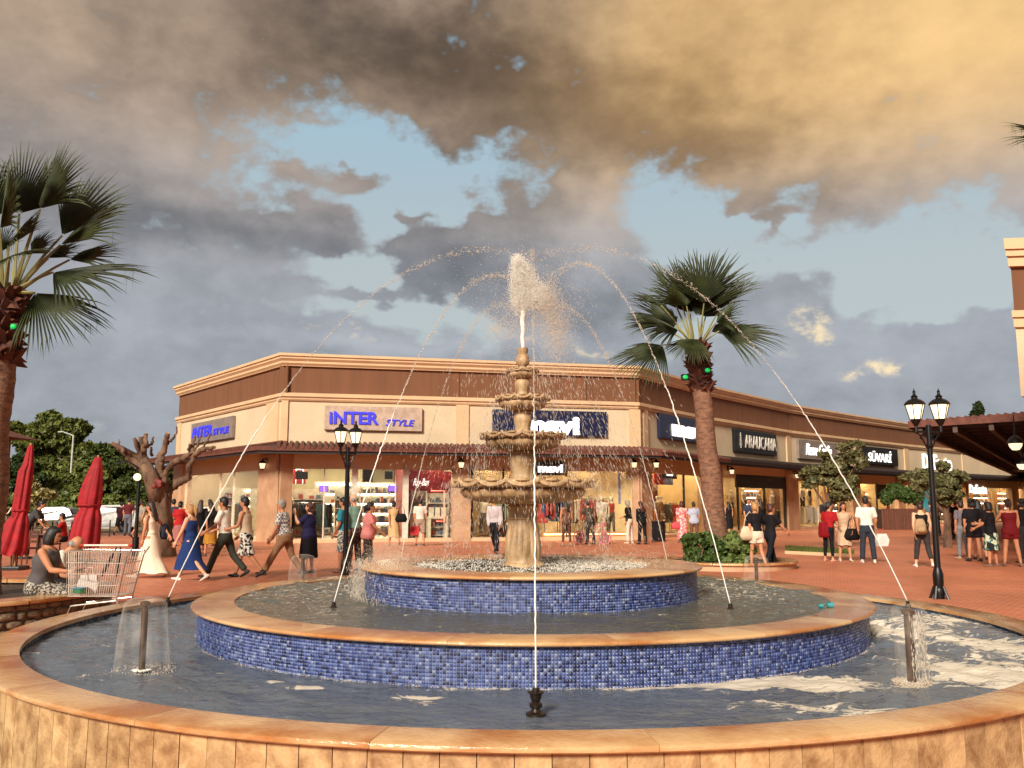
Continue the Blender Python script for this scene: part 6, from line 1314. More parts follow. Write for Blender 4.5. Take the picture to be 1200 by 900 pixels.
# ---- by the bare tree and the car park
person('man in maroon t-shirt and blue jeans walking away behind the lamp post', 149, 628, 10, walk(2, h=1.80), ('tee', C_('maroon_tee',.48,.10,.14)), ('trousers', C_('blue_jeans',.38,.40,.44)), 1, ('black','short'), (.14,.12,.12))
person('person in dark purple beside the man in maroon', 140, 627, 5, walk(1, h=1.70), ('tee', C_('dark_purple_tee',.26,.10,.14)), ('shorts', C_('dark_shorts',.14,.12,.14)), 1, ('black','short'), (.3,.2,.2))
person('man in grey t-shirt and khaki shorts walking away from the lamp post', 163, 630, -10, walk(1, h=1.76), ('tee', C_('light_grey_tee',.58,.54,.48)), ('shorts', C_('khaki_shorts',.50,.42,.30)), 1, ('brown','short'), (.3,.24,.2))
person('woman in red top and rose skirt standing right of the bare trunk', 209, 645, 15, stand(h=1.62, fem=1, girth=1.1), ('tee', C_('bright_red_top',.66,.12,.12)), ('skirt', C_('rose_skirt',.62,.38,.36), .32, .03), 1, ('black','bun'), (.85,.8,.75))
person('woman in black long dress at the glass shopfront behind the blond woman', 233, 645, 10, stand(h=1.66, fem=1), ('shirt', C_('black_dress',.07,.07,.08), .2, .04), None, 1, ('brown','long'), (.3,.2,.2))
person('woman in mustard skirt and dark top just behind the white shirted man', 246, 652, 60, walk(2, h=1.60, fem=1), ('tee', C_('black_top',.09,.08,.09)), ('skirt', C_('mustard_skirt',.66,.46,.16), .45, .05), 1, ('black','long'), (.3,.2,.2))
person('dark haired person in white at the corner shop window', 244, 640, 30, stand(h=1.68), ('tee', C_('white_tee',.90,.86,.80)), ('trousers', C_('dark_trousers',.18,.17,.17)), 1, ('black','short'), (.3,.2,.2))
person('person in dark blue leaning by the bare trunk', 201, 640, 10, stand(h=1.70), ('shirt', C_('dark_blue_tee',.20,.22,.30)), ('trousers', C_('black_trousers',.09,.09,.12)), 1, ('black','short'), (.3,.2,.2))
person('waiter in dark grey t-shirt bending over a cafe table behind the parasol', 28, 655, -78, stand(h=1.76, lean=34, ra=(60,10,6), la=(58,14,6)), ('tee', C_('dark_grey_tee',.26,.26,.26)), ('trousers', C_('dark_trousers',.18,.17,.17)), 1, ('black','short'), (.1,.1,.1))
person('dark haired customer in red seated at a cafe table between the parasols', 73, 652, 110, dict(h=1.66, ll=(82,84,6), rl=(84,82,6), seat=.48, la=(40,50,8), ra=(40,60,8), lean=6, z=0), ('tee', C_('bright_red_top',.66,.12,.12)), ('trousers', C_('dark_trousers',.18,.17,.17)), 1, ('black','short'), (.3,.2,.2))
# ------------------------------------------------------------------ goods and fittings in the shops
M_mann = smat('white_mannequin', (.86,.80,.72), rough=.35); M_shelf = smat('white_shelf', (.84,.80,.72), rough=.4); M_wood = mat('pale_wood', lin((.72,.52,.32)), scale=3, stretch=(1,6,1))
M_goods = mosaic_mat('boxed_goods', [(0,(.75,.68,.58)),(.2,(.30,.30,.34)),(.4,(.62,.30,.22)),(.6,(.86,.82,.74)),(.8,(.36,.42,.50))], .6)
GC = [cloth('garment_%d' % k, c) for k, c in enumerate([(.10,.10,.12),(.18,.22,.34),(.64,.24,.20),(.80,.72,.60),(.34,.30,.26),(.50,.52,.40),(.86,.80,.76),(.70,.46,.30),(.26,.34,.36)])]
def gar_mesh():
    b = MB(); b.add([(-.20,-.03,0),(.20,-.03,0),(.20,.03,0),(-.20,.03,0),(-.24,-.04,-.55),(.24,-.04,-.55),(.24,.04,-.55),(-.24,.04,-.55),(-.07,-.02,.06),(.07,-.02,.06),(.07,.02,.06),(-.07,.02,.06),(-.22,-.03,-1.0),(.22,-.03,-1.0),(.22,.03,-1.0),(-.22,.03,-1.0)],
          [(0,1,9,8),(1,2,10,9),(2,3,11,10),(3,0,8,11),(8,9,10,11),(0,4,5,1),(1,5,6,2),(2,6,7,3),(3,7,4,0),(4,12,13,5),(5,13,14,6),(6,14,15,7),(7,15,12,4),(12,15,14,13)])
    return b.mesh('garment')
GM = [];
for m in GC: me = gar_mesh(); me.materials.append(m); GM.append(me)
M_rail = smat('steel_rail', (.60,.58,.55), rough=.25, metal=.9)
def rack(f, px, off, label, n=9, w=1.3, cols=None, seed=0, zr=1.55):
    rd = random.Random(seed); u = f.u(px,600,WO-off); p = f.p(u,.155,WO-off); t = thing('clothes_rack', label, 'clothes rack', p, f.rz(), 'clothes racks in the shops')
    b = MB()
    for x in (-w/2,w/2): b.tube([(x,0,0),(x,0,zr)],.018,6); b.tube([(x,-.22,.02),(x,.22,.02)],.018,6)
    b.tube([(-w/2,0,zr),(w/2,0,zr)],.018,6); b.build('rail', M_rail, t, local=True)
    for k in range(n): inst('garment', GM[rd.choice(cols or range(9))], t, (-w/2+.08+(w-.16)*k/(n-1),rd.uniform(-.01,.01),zr-.10), R(90+rd.uniform(-24,24)) if rd.random() < .55 else R(rd.uniform(-25,25)), (1,1,rd.uniform(.6,1.05)))
    return t
def shelf(f, px, off, label, w=1.6, h=2.4, rows=5, m=None, lit=False, seed=0):
    rd = random.Random(seed); u = f.u(px,600,WO-off); p = f.p(u,.155,WO-off); t = thing('shelf_unit', label, 'shelf', p, f.rz(), 'shelf units in the shops')
    b = MB(); b.box((0,.2,h/2),(w,.04,h)); [b.box((x,0,h/2),(.04,.40,h)) for x in (-w/2,w/2)]; b.build('carcass', m or M_shelf, t, local=True)
    g = MB()
    for r in range(rows):
        z = .1+(h-.2)*r/rows; s_ = MB(); s_.box((0,0,z),(w-.05,.38,.03)); s_.build('shelf_board', m or M_shelf, t, local=True)
        if lit: l = MB(); l.box((0,.12,z+(h-.2)/rows-.05),(w-.15,.03,.05)); l.build('light_strip', emis('shelf_light',(1.0,.93,.78),9), t, local=True)
        x = -w/2+.08
        while x < w/2-.18: a = rd.uniform(.08,.22); hh = rd.uniform(.08,(h-.2)/rows*.7); g.box((x+a/2,-.02,z+.016+hh/2),(a,.2,hh)); x += a+rd.uniform(.01,.08)
    g.build('goods', M_goods, t, local=True, kind='stuff'); return t
def mannequin(f, px, off, label, top=None, bottom=None, z=.35, rot=180, h=1.75, pose=None):
    u = f.u(px,600,WO-off); p = f.p(u,0,WO-off); P = stand(h=h, z=z, nod=2, **(pose or {}))
    t, J = person(label, 0, 0, 0, P, top, bottom, hair=None, shoes=None, detail=0, category='mannequin', Y=1, name='mannequin', mskin=M_mann, group='shop window mannequins')
    t.location = p; t.location.z = z; t.rotation_euler.z = f.rz()+R(rot)
    b = MB(); b.lathe([(.0,0),(.22,0),(.22,.03),(0,.03)],16,(0,0,-.035)); b.build('stand', M_black, t, local=True)
    return t
def window_board(f, a, b, z0, z1, off, m, label, name='window_display_board', cat='display board', letters=None):
    ua, ub = f.u(a,600,WO-off), f.u(b,600,WO-off); c = f.p((ua+ub)/2, (z0+z1)/2, WO-off); t = thing(name, label, cat, c, f.rz()); k = MB(); k.box((0,0,0),(ub-ua,.05,z1-z0)); k.build('panel', m, t, local=True, bevel=.008)
    if letters:
        for body, x, z, w, h, mm, sh in letters: me = text_mesh(body, w*(ub-ua), h*(z1-z0), .02, 0, sh); me.materials.append(mm); inst('lettering', me, t, (x*(ub-ua),-.028,z*(z1-z0)))
    return t
f0, f1, f2, f3, f4, f5, f6, f7 = FC[:8]
zw = lambda f, px, py: f.hit(px, py, WO)[1]
# white framed shop, corner side
shelf(f0, 225, 3.0, 'tall white shelf unit in the west corner shop window', seed=1); shelf(f0, 240, 5.0, 'shelf unit against the back wall of the west corner shop', 2.0, seed=2)
window_board(f0, 231, 246, 1.9, 2.9, 4.0, smat('dim_green_panel', (.22,.25,.20)), 'dark green panel hanging inside the west corner shop'); shelf(f0, 270, 2.0, 'shelf unit in the middle of the west corner shop', 1.4, seed=3); shelf(f0, 290, 3.5, 'lit white shelf unit nearest the corner pillar in the west shop', 1.6, lit=True, seed=4)
rack(f0, 282, 1.6, 'rack of dark clothes just inside the west corner shop window', cols=[0,1,4], seed=5)
t = window_board(f1, 342, 357, 2.55, 3.2, 1.6, smat('red_panel', (.62,.14,.10)), 'red hanging panel with a white outline in the first window bay', 'hanging_sign', 'hanging sign')
b = MB(); [b.box((x,-.05,z),(w,.03,h)) for x, z, w, h in ((0,.32,.30,.03),(-.15,.0,.03,.66),(.15,0,.03,.66),(0,1.0,.02,.7))]; b.build('white_outline', E_white, t, local=True)
for k, (px_, off, w, lit, lab) in enumerate(((345,4.5,2.0,False,'back shelf unit behind the red hanging panel'),(362,2.6,1.4,False,'low display unit in the first bay of the white framed shop'),(395,5.0,2.2,True,'bright lit shelf unit at the back of the first bay'),(430,5.5,2.2,True,'brightest lit shelves right behind the tall lamp post'),(455,5.5,1.8,True,'lit shelves right of the lamp post behind the dark haired woman'),(405,2.0,1.0,False,'narrow white glasses stand by the window mullion'))):
    shelf(f1, px_, off, lab, w, 2.6 if lit else 2.2, 5, lit=lit, seed=20+k)
rack(f1, 372, 2.2, 'dark clothes rack in the first bay of the white framed shop', cols=[0,4,8], seed=30); rack(f1, 350, 1.5, 'rack with dark and grey clothes beneath the red panel', cols=[0,4], seed=31)
E_purple = emis('purple_light', (.20,.08,.85), 1.5)
for px_, py_, lab in ((379,572,'small glowing purple sign in the first bay'),(461,572,'glowing purple sign in the second bay beside the white mullion'),(309,572,'small purple glow at the edge of the west corner shop')):
    f = f1 if px_ > 320 else f0; px2 = px_ if px_ > 320 else 298; u = f.u(px2,600,WO); z = zw(f,px2,py_); t = thing('light_box', lab, 'light box', f.p(u,z,WO-.6), f.rz(), 'purple light boxes'); b = MB(); b.box((0,0,0),(.34,.06,.26)); b.build('face', E_purple, t, local=True); b = MB(); b.box((0,.06,0),(.38,.06,.30)); b.build('case', M_black, t, local=True)
for px_, w_, lab in ((352,.9,'black speaker box under the ceiling of the first bay'),(457,.6,'black screen under the ceiling beside the second mullion')):
    u = f1.u(px_,600,WO); t = thing('ceiling_screen', lab, 'screen', f1.p(u,zw(f1,px_,556),WO-1.0), f1.rz()); b = MB(); b.box((0,0,0),(w_*.6,.10,.36)); b.build('panel', M_black, t, local=True, bevel=.01); b = MB(); b.tube([(0,0,.18),(0,0,.7)],.02,6); b.build('bracket', M_black, t, local=True)
# red shop
M_neon = emis('red_neon', (1.0,.16,.10), 3.0)
u0, u1 = f1.u(506,600,WO), f1.u(522,600,WO); za_, zb_ = zw(f1,514,575), zw(f1,514,611); t = thing('neon_frame', 'glowing red neon outline of a rectangle in the red shop window', 'neon sign', f1.p((u0+u1)/2,za_,WO-.35), f1.rz()); w_ = u1-u0; b = MB()
b.tube([(-w_/2,0,0),(w_/2,0,0),(w_/2,0,zb_-za_),(w_/2-.35,0,zb_-za_)],.028,6); b.build('tube', M_neon, t, local=True); b = MB(); b.tube([(0,0,0),(0,0,.35)],.012,5); b.build('hanger', M_black, t, local=True)
M_redglass = smat('red_poster', (.58,.12,.10), rough=.3)
window_board(f1, 479, 528, zw(f1,500,596), zw(f1,500,551), 1.5, M_redglass, 'big red backdrop with white handwriting in the red shop window', letters=[('Ray-Ban',-.22,.18,.38,.26,E_white,.5)])
for a, b_, z1_, lab in ((482,497,1.0,'low white display table at the front of the red shop window'),(503,527,.95,'wider white display cabinet under the neon frame')):
    ua, ub = f1.u(a,600,WO), f1.u(b_,600,WO); t = thing('display_table', lab, 'display table', f1.p((ua+ub)/2,.155,WO-.7), f1.rz(), 'display furniture in the red shop'); w_ = ub-ua; k = MB(); k.box((0,0,z1_-.05),(w_,.5,.1)); k.build('table_top', M_shelf, t, local=True)
    for x in (-w_/2+.08,w_/2-.08): k = MB(); k.box((x,0,(z1_-.1)/2),(.14,.46,z1_-.1)); k.build('leg', M_shelf, t, local=True)
    k = MB(); [k.box((x*w_*.3,0,z1_+.20),(.22,.2,.4)) for x in (-1,0,1)]; k.build('display_box', M_shelf, t, local=True)
shelf(f1, 512, 1.0, 'grey shelf tower with glasses inside the neon frame', 1.0, 2.0, 5, seed=41); shelf(f1, 490, 1.2, 'white glasses shelf beside the red backdrop', .7, 2.1, 5, seed=42)
# clothes shop, south front
mannequin(f1, 567, .8, 'white mannequin standing alone in the bright cream window of the clothes shop', ('tee', GC[3]), ('trousers', GC[4]), z=.25)
shelf(f1, 598, 2.5, 'shelf unit left of the stone pedestal in the clothes shop', 1.4, 2.2, 5, M_wood, seed=51); rack(f1, 594, 1.2, 'rack of olive and grey clothes left of the pedestal', cols=[4,5,3], n=8, w=1.0, seed=52)
for px_, off, cols, lab in ((641,.9,[0,0,1,2],'rack of black and navy clothes right of the pedestal'),(653,.9,[0,1,8],'rack of dark jeans behind the falling water'),(668,1.2,[2,7,0],'rack of red and brown clothes at the middle of the clothes shop front'),(680,.9,[2,3,7],'rack of orange and red dresses near the pink bicycle'),(700,1.5,[3,6,7],'rack of pale clothes behind the pink bicycle'),(718,.9,[4,7,3],'rack of brown and cream clothes by the corner pillar')):
    rack(f1, px_, off, lab, n=10, w=1.25, cols=cols, seed=px_, zr=1.75)
for k, (px_, off, lab, tp, bt) in enumerate(((705,.7,'glowing cream mannequin in the clothes shop window beyond the bicycle',('tee',GC[6]),('trousers',GC[3])),(716,.8,'mannequin in rose top in the clothes shop window',('tank',GC[2]),('trousers',GC[4])),(729,.7,'mannequin in brown dress next to the blue banner',('dress',GC[7],.45,.05),None),(692,1.8,'mannequin further inside the clothes shop on a raised plinth',('tee',GC[3]),('trousers',GC[0])))):
    mannequin(f1, px_, off, lab, tp, bt, z=.55 if k == 3 else .25, rot=180+k*12-15)
E_table = M_wood
for a, b_, lab in ((638,682,'long low orange wooden plinth under the clothes racks'),(690,738,'second low wooden plinth towards the corner pillar')):
    ua, ub = f1.u(a,600,WO), f1.u(b_,600,WO); t = thing('display_plinth', lab, 'plinth', f1.p((ua+ub)/2,.156,WO-.45), f1.rz(), 'wooden plinths of the clothes shop'); k = MB(); k.box((0,0,.10),(ub-ua,.7,.20)); k.build('plinth_box', M_wood, t, local=True, bevel=.01); k = MB(); k.box((0,-.36,.12),(ub-ua,.02,.05)); k.build('light_strip', emis('plinth_light',(1.0,.62,.25),6), t, local=True)
window_board(f1, 725, 738, zw(f1,731,590), zw(f1,731,553), .5, smat('lilac_banner', (.48,.50,.70)), 'tall pale blue hanging banner left of the corner pillar', 'hanging_banner', 'banner', letters=[('m a v i',0,.0,.5,.06,M_black,0)])
window_board(f1, 604, 622, zw(f1,612,560), zw(f1,612,545), 2.0, emis('yellow_lamp_shade', (1.0,.80,.35), 1.6), 'glowing yellow shade behind the third bowl of the fountain', 'lamp_shade', 'lamp')
# clothes shop, east front
window_board(f2, 767, 779, zw(f2,772,567), zw(f2,772,549), .8, smat('red_banner', (.72,.14,.12)), 'red hanging banner right of the corner pillar', 'hanging_banner', 'banner')
window_board(f2, 779, 789, zw(f2,783,567), zw(f2,783,556), 1.0, smat('blue_poster', (.38,.42,.58)), 'small blue poster below the hanging screen', 'poster', 'poster')
t = window_board(f2, 776, 794, zw(f2,785,560), zw(f2,785,546), .5, M_black, 'black hanging screen showing a white picture above the shop entrance', 'hanging_screen', 'screen'); b = MB(); b.box((0,-.035,0),(.75,.02,.34)); b.build('screen_picture', emis('screen_white',(.95,.97,1.0),1.4), t, local=True)
for k, (px_, off, lab, tp, bt) in enumerate(((770,.6,'cream mannequin in the lit window beside the black bin',('tee',GC[3]),('trousers',GC[7])),(774,1.0,'mannequin in mustard clothes just right of the corner pillar',('shirt',GC[7]),('trousers',GC[3])),(811,2.0,'mannequin with a pale hat behind the pink floral dress',('tee',GC[6]),('trousers',GC[4])))):
    mannequin(f2, px_, off, lab, tp, bt, z=.3, rot=170+k*15)
rack(f2, 783, 1.0, 'narrow rack of green clothes inside the east entrance', cols=[5,4], n=6, w=.7, seed=61); rack(f2, 789, 2.0, 'rack of red clothes inside the east entrance', cols=[2], n=8, w=1.0, seed=62); rack(f2, 800, 3.0, 'rack of pale clothes deep inside the east entrance', cols=[3,6], seed=63); shelf(f2, 812, 4.5, 'warm lit shelves at the back of the east entrance', 3.0, 2.6, 5, M_wood, True, 64); shelf(f2, 778, 4.5, 'wooden wall shelves behind the red clothes', 2.4, 2.6, 5, M_wood, True, 65)
u = f2.u(800,600,WO); t = thing('wooden_column', 'brown poster column behind the pink floral dress', 'column', f2.p(u,.155,WO-1.6), f2.rz()); b = MB(); b.box((0,0,1.5),(.7,.12,3.0)); b.build('panel', M_pil, t, local=True, bevel=.01); b = MB(); b.box((0,-.07,1.7),(.5,.02,.9)); b.build('poster', smat('portrait_poster', (.62,.32,.22)), t, local=True)
q = gnd(772,634.5); t = thing('litter_bin', 'square black bin standing in front of the corner pillar window', 'bin', (q.x,q.y,0), f2.rz()); b = MB(); b.box((0,0,.42),(.46,.46,.84)); b.build('bin_body', M_black, t, local=True, bevel=.02); b = MB(); b.box((0,0,.87),(.52,.52,.06)); b.build('lid', M_darkf, t, local=True, bevel=.01)
# menswear shop
for k, (px_, off, lab, tp, bt) in enumerate(((872,.9,'mannequin in white shirt in the menswear window left of the door',('shirt',GC[6]),('trousers',GC[4])),(889,.8,'mannequin in black and white behind the dark mullion',('tee',GC[6]),('trousers',GC[0])),(905,.7,'mannequin in bright white shirt in the right menswear window',('tee',GC[6]),('trousers',GC[3])),(857,.9,'mannequin in cream top at the left edge of the menswear shop',('tee',GC[3]),('trousers',GC[0])))):
    mannequin(f3, px_, off, lab, tp, bt, z=.75 if k else .9, rot=175)
rack(f3, 912, 1.4, 'low rack of dark clothes at the right of the menswear window', cols=[0,4], n=8, w=1.1, seed=71, zr=1.1); shelf(f3, 880, 4.5, 'back wall shelves of the menswear shop', 3.0, 2.6, 5, M_wood, True, 72); shelf(f3, 910, 4.5, 'second back wall shelves of the menswear shop', 2.4, 2.6, 5, M_wood, True, 73)
for k, (px_, off, lab, tp, bt) in enumerate(((941,.7,'mannequin in white jacket in the narrow window with the pale mullion',('shirt',GC[6]),('trousers',GC[0])),(949,.8,'mannequin in black waistcoat and pale shirt beside the white jacket',('tank',GC[0]),('trousers',GC[3])))):
    mannequin(f4, px_, off, lab, tp, bt, z=1.15, rot=175)
t = rack(f4, 947, .5, 'low rail of cream shirts at the bottom of the narrow window', cols=[3,6], n=12, w=1.9, seed=74, zr=1.35)
shelf(f4, 975, 4, 'wooden shelves behind the olive tree', 2.4, 2.5, 5, M_wood, True, 75); rack(f4, 968, 1.5, 'rack of black suits half hidden by the olive tree', cols=[0,1], seed=76)
shelf(f5, 1020, 4, 'lit shelves in the shop behind the man in the white t-shirt', 2.4, 2.5, 5, M_wood, True, 77); rack(f5, 1015, 1.2, 'rack of pale clothes beside the dark blind', cols=[3,6,2], seed=78); rack(f5, 1045, 1.5, 'rack of red and white clothes above the hedge', cols=[2,6], seed=79)
window_board(f6, 1078, 1090, zw(f6,1084,596), zw(f6,1084,570), .4, emis('turquoise_poster', (.05,.42,.48), .5), 'turquoise and white glowing poster behind the woman with the tan backpack', 'poster', 'poster')
for k, (px_, lab) in enumerate(((1098,'rack of blue clothes behind the wide olive tree'),(1112,'rack of mixed clothes right of the wide olive tree'),(1124,'last rack before the far pillar'))): rack(f6, px_, 1.5, lab, seed=80+k)
for k, (px_, lab) in enumerate(((1140,'far shop rack of orange clothes under the lit letters'),(1155,'far shop rack of pale clothes left of the white mullion'),(1172,'far shop rack of dark clothes right of the white mullion'))): rack(f7, px_, 1.6, lab, seed=90+k)
shelf(f7, 1150, 4.5, 'bright lit shelves at the back of the far shop', 4.0, 2.8, 5, M_wood, True, 95); shelf(f7, 1175, 4.5, 'second lit shelves of the far shop', 3.0, 2.8, 5, M_wood, True, 96); shelf(f6, 1105, 4.5, 'lit shelves glimpsed through the wide olive tree', 4.0, 2.8, 5, M_wood, True, 97)
# ------------------------------------------------------------------ pink bicycle
M_pink = smat('pink_paint', (.80,.42,.42), rough=.35); M_tyre = smat('rubber', (.55,.34,.33), rough=.7)
q = gnd(694,638); Yb = q.y; s_ = Yb/F; t = thing('bicycle', 'decorative pink bicycle leaning before the clothes shop window', 'bicycle', (q.x,q.y,0)); rW = .27
def wheel(x):
    b = MB(); b.tube([(x+rW*math.cos(a*PI/16),0,rW+rW*math.sin(a*PI/16)) for a in range(33)],.028,6,cap=False); w = b.build('wheel', M_pink, t, local=True)
    for k in range(8): a = k*PI/4; c = MB(); c.tube([(x,0,rW),(x+rW*math.cos(a),0,rW+rW*math.sin(a))],.006,4); c.build('spoke', M_pink, w, local=True)
    c = MB(); c.ball((x,0,rW),.05,8,6); c.build('hub', M_pink, w, local=True)
    c = MB(); c.lathe([(.01,0),(rW*.8,0)],20); me = c.mesh('basket_disc'); me.materials.append(M_tyre); o = inst('wheel_cover', me, w, (x,.015,rW)); o.rotation_euler.x = PI/2
for x in (-.50,.50): wheel(x)
b = MB()
for a, c in (((-.5,0,rW),(-.2,0,.62)),((-.5,0,rW),(-.02,0,rW)),((-.02,0,rW),(-.2,0,.72)),((-.02,0,rW),(.34,0,.70)),((-.2,0,.62),(.34,0,.74)),((.5,0,rW),(.34,0,.82))): b.tube([a,c],.022,6)
b.build('bicycle_frame', M_pink, t, smooth=True, local=True); b = MB(); b.ball((-.2,0,.76),(.12,.06,.035),8,5); b.build('saddle', M_black, t, local=True); b = MB(); b.tube([(.24,-.25,.92),(.34,-.1,.86),(.34,.1,.86),(.24,.25,.92)],.016,6); b.build('handlebar', M_rail, t, local=True); b = MB(); b.lathe([(.10,0),(.15,.18)],12,(.46,0,.72)); b.build('front_basket', M_pink, t, local=True)
# ------------------------------------------------------------------ bags
def bag(label, loc, kind, m, rz=0, s=1, m2=None):
    t = thing({'shoulder':'shoulder_bag','carrier':'carrier_bag','pack':'backpack'}[kind], label, 'bag', loc, rz); b = MB()
    if kind == 'shoulder': b.tube([(0,0,0),(0,0,.10*s),(0,0,.24*s),(0,0,.30*s)],[(.17*s,.05*s),(.22*s,.08*s),(.17*s,.06*s),(.13*s,.02*s)],14,ref=Xv); b.build('bag_body', m, t, smooth='all', local=True); c = MB(); c.tube([(-.12*s,0,.28*s),(-.07*s,0,.50*s),(.03*s,0,.62*s),(.10*s,0,.48*s),(.12*s,0,.28*s)],.011*s,6); c.build('strap', m2 or m, t, smooth=True, local=True)
    elif kind == 'carrier': b.add([(-.15*s,-.06*s,0),(.15*s,-.06*s,0),(.15*s,.06*s,0),(-.15*s,.06*s,0),(-.19*s,-.08*s,.18*s),(.19*s,-.08*s,.18*s),(.19*s,.08*s,.18*s),(-.19*s,.08*s,.18*s),(-.14*s,-.03*s,.36*s),(.14*s,-.03*s,.36*s),(.14*s,.03*s,.36*s),(-.14*s,.03*s,.36*s)],[(3,2,1,0),(0,1,5,4),(1,2,6,5),(2,3,7,6),(3,0,4,7),(4,5,9,8),(5,6,10,9),(6,7,11,10),(7,4,8,11)]); b.build('bag_body', m, t, smooth=True, local=True); c = MB(); c.tube([(-.08*s,0,.34*s),(-.05*s,0,.50*s),(.05*s,0,.50*s),(.08*s,0,.34*s)],.010*s,6); c.build('handle', m2 or m, t, local=True)
    else: b.tube([(0,0,0),(0,0,.07*s),(0,0,.26*s),(0,0,.38*s),(0,0,.42*s)],[(.13*s,.06*s),(.165*s,.10*s),(.15*s,.09*s),(.11*s,.06*s),(.05*s,.03*s)],14,ref=Xv); b.build('bag_body', m, t, smooth='all', local=True); c = MB(); c.tube([(0,-.09*s,.05*s),(0,-.115*s,.12*s),(0,-.105*s,.20*s)],[(.10*s,.03*s),(.11*s,.035*s),(.09*s,.02*s)],10,ref=Xv); c.build('pocket', m2 or m, t, smooth='all', local=True); [MB().tube([(x,.07*s,.05*s),(x,.10*s,.25*s),(x,.05*s,.42*s)],.014*s,6).build('strap', m2 or m, t, local=True) for x in (-.09*s,.09*s)]
    return t
def near(px, feet, py, dx=0, dy=0): g_ = gnd(px, feet); v = at(px, py, g_.y+dy); v.x += dx; return v
bag('big cream shoulder bag on the woman in black top and white shorts', near(878,668,633,0,-.05), 'shoulder', C_('cream_bag',.80,.72,.60), R(10), 1.15)
bag('dark red backpack hanging behind the girl in red', near(966,658,630,0,.0), 'pack', C_('dark_red_bag',.50,.06,.10), R(130), 1.1)
bag('black tote bag at the side of the woman in the short beige dress', near(999,658,633,0,-.16), 'shoulder', C_('black_bag',.07,.06,.06), 0, 1.1)
bag('white carrier bag with red print held by the man in the white t-shirt', near(1034,660,640,0,.05), 'carrier', C_('white_bag',.86,.82,.78), R(10), .95, C_('red_print',.8,.3,.25))
bag('tan backpack on the young woman in the black vest', near(1079,665,626,0,-.20), 'pack', C_('tan_bag',.66,.54,.40), R(-8), .95)
bag('black shoulder bag of the huddle seen from behind on the left', near(1133,655,617,0,-.18), 'pack', C_('black_bag',.07,.06,.06), R(10), .95)
bag('black handbag on the woman in the beige dress by the shop', near(470,641,612,0,-.18), 'shoulder', C_('black_bag',.07,.06,.06), 0, 1.1)
bag('red and white carrier bag of the man at the red shop window', near(486,640,627,0,-.12), 'carrier', C_('red_bag',.74,.22,.22), 0, 1.0, C_('white_bag',.86,.82,.78))
bag('pink bag on the woman in the pink floral dress', near(793,636,620,0,-.12), 'shoulder', C_('pink_bag',.85,.30,.35), 0, 1.0)
bag('dark blue bag trailing behind the woman in the cream dress', near(193,677,632,0,.25), 'pack', C_('navy_bag',.16,.18,.24), R(80), .85)
# ------------------------------------------------------------------ cars in the car park
M_carw = smat('white_car_paint', (.82,.82,.80), rough=.25); M_card = smat('dark_car_paint', (.16,.17,.17), rough=.25); M_cars = smat('silver_car_paint', (.66,.66,.62), rough=.25, metal=.4); M_cglass = smat('car_glass', (.10,.11,.11), rough=.08); M_rub = smat('tyre_rubber', (.06,.06,.06), rough=.8)
def car(label, loc, rz, m, L_=4.2, H_=1.5, suv=0):
    t = thing('parked_car', label, 'car', loc, rz, 'cars parked beyond the plaza'); w = .86; b = MB()
    prof = [(-L_/2,.30),(-L_/2-.02,.62),(-L_/2+.10,.92),(-L_/2+.30,H_*.90),(-L_/2+.75,H_),(L_/2-1.75,H_*.985),(L_/2-1.15,.98),(L_/2-.25,.80),(L_/2,.62),(L_/2,.30)]
    n = len(prof); vs = []
    for y, k in ((-w,0),(w,0)):
        for x, z in prof: vs.append((x, y*(1 if z < 1.0 else .82), z))
    b.add(vs, [tuple(range(n))[::-1], tuple(n+i for i in range(n))]+[(i,(i+1)%n,n+(i+1)%n,n+i) for i in range(n)]); b.build('body', m, t, local=True, bevel=.06)
    for y in (-1,1):
        g = MB(); yy = y*(w*.84+.03); g.add([(-L_/2+.42,yy,.98),(L_/2-1.30,yy,.98),(L_/2-1.78,yy*.97,H_*.93),(-L_/2+.70,yy*.97,H_*.93)],[(0,1,2,3)]); g.build('side_window', M_cglass, t, local=True)
        for x in (-L_/2+.80,L_/2-.85):
            k = MB(); k.tube([(x,y*(w-.18),.32),(x,y*(w+.03),.32)],.32,16); wh = k.build('wheel', M_rub, t, smooth=True, local=True); k = MB(); k.tube([(x,y*(w+.02),.32),(x,y*(w+.045),.32)],.19,12); k.build('rim', M_rail, wh, local=True)
    g = MB(); g.add([(-L_/2+.06,-.62,.98),(-L_/2+.06,.62,.98),(-L_/2+.28,.58,H_*.90),(-L_/2+.28,-.58,H_*.90)],[(0,3,2,1)]); g.build('rear_window', M_cglass, t, local=True)
    g = MB(); g.add([(L_/2-1.10,-.68,1.0),(L_/2-1.10,.68,1.0),(L_/2-1.68,.60,H_*.95),(L_/2-1.68,-.60,H_*.95)],[(0,1,2,3)]); g.build('windscreen', M_cglass, t, local=True)
    for y in (-.66,.66):
        k = MB(); k.box((L_/2-.05,y,.64),(.14,.30,.16)); k.build('headlight', M_white, t, local=True); k = MB(); k.box((-L_/2+.03,y,.78),(.12,.16,.30)); k.build('tail_light', smat('tail_red',(.5,.05,.05),rough=.2), t, local=True)
    return t
q = gnd(122,623.5); car('white hatchback parked between the second red parasol and the bare tree', (q.x,q.y,0), R(188), M_carw, 4.3, 1.62)
q = gnd(56,617); car('pale silver car parked behind the red shirted customer', (q.x,q.y,0), R(184), M_cars, 4.2, 1.48)
q = gnd(34,613); car('dark car behind the bending waiter near the earth bank', (q.x-1,q.y+3,0), R(180), M_card, 4.5, 1.6)
q = gnd(96,618); car('small dark car partly hidden behind the second red parasol', (q.x,q.y+2,0), R(186), M_card, 4.0, 1.45)
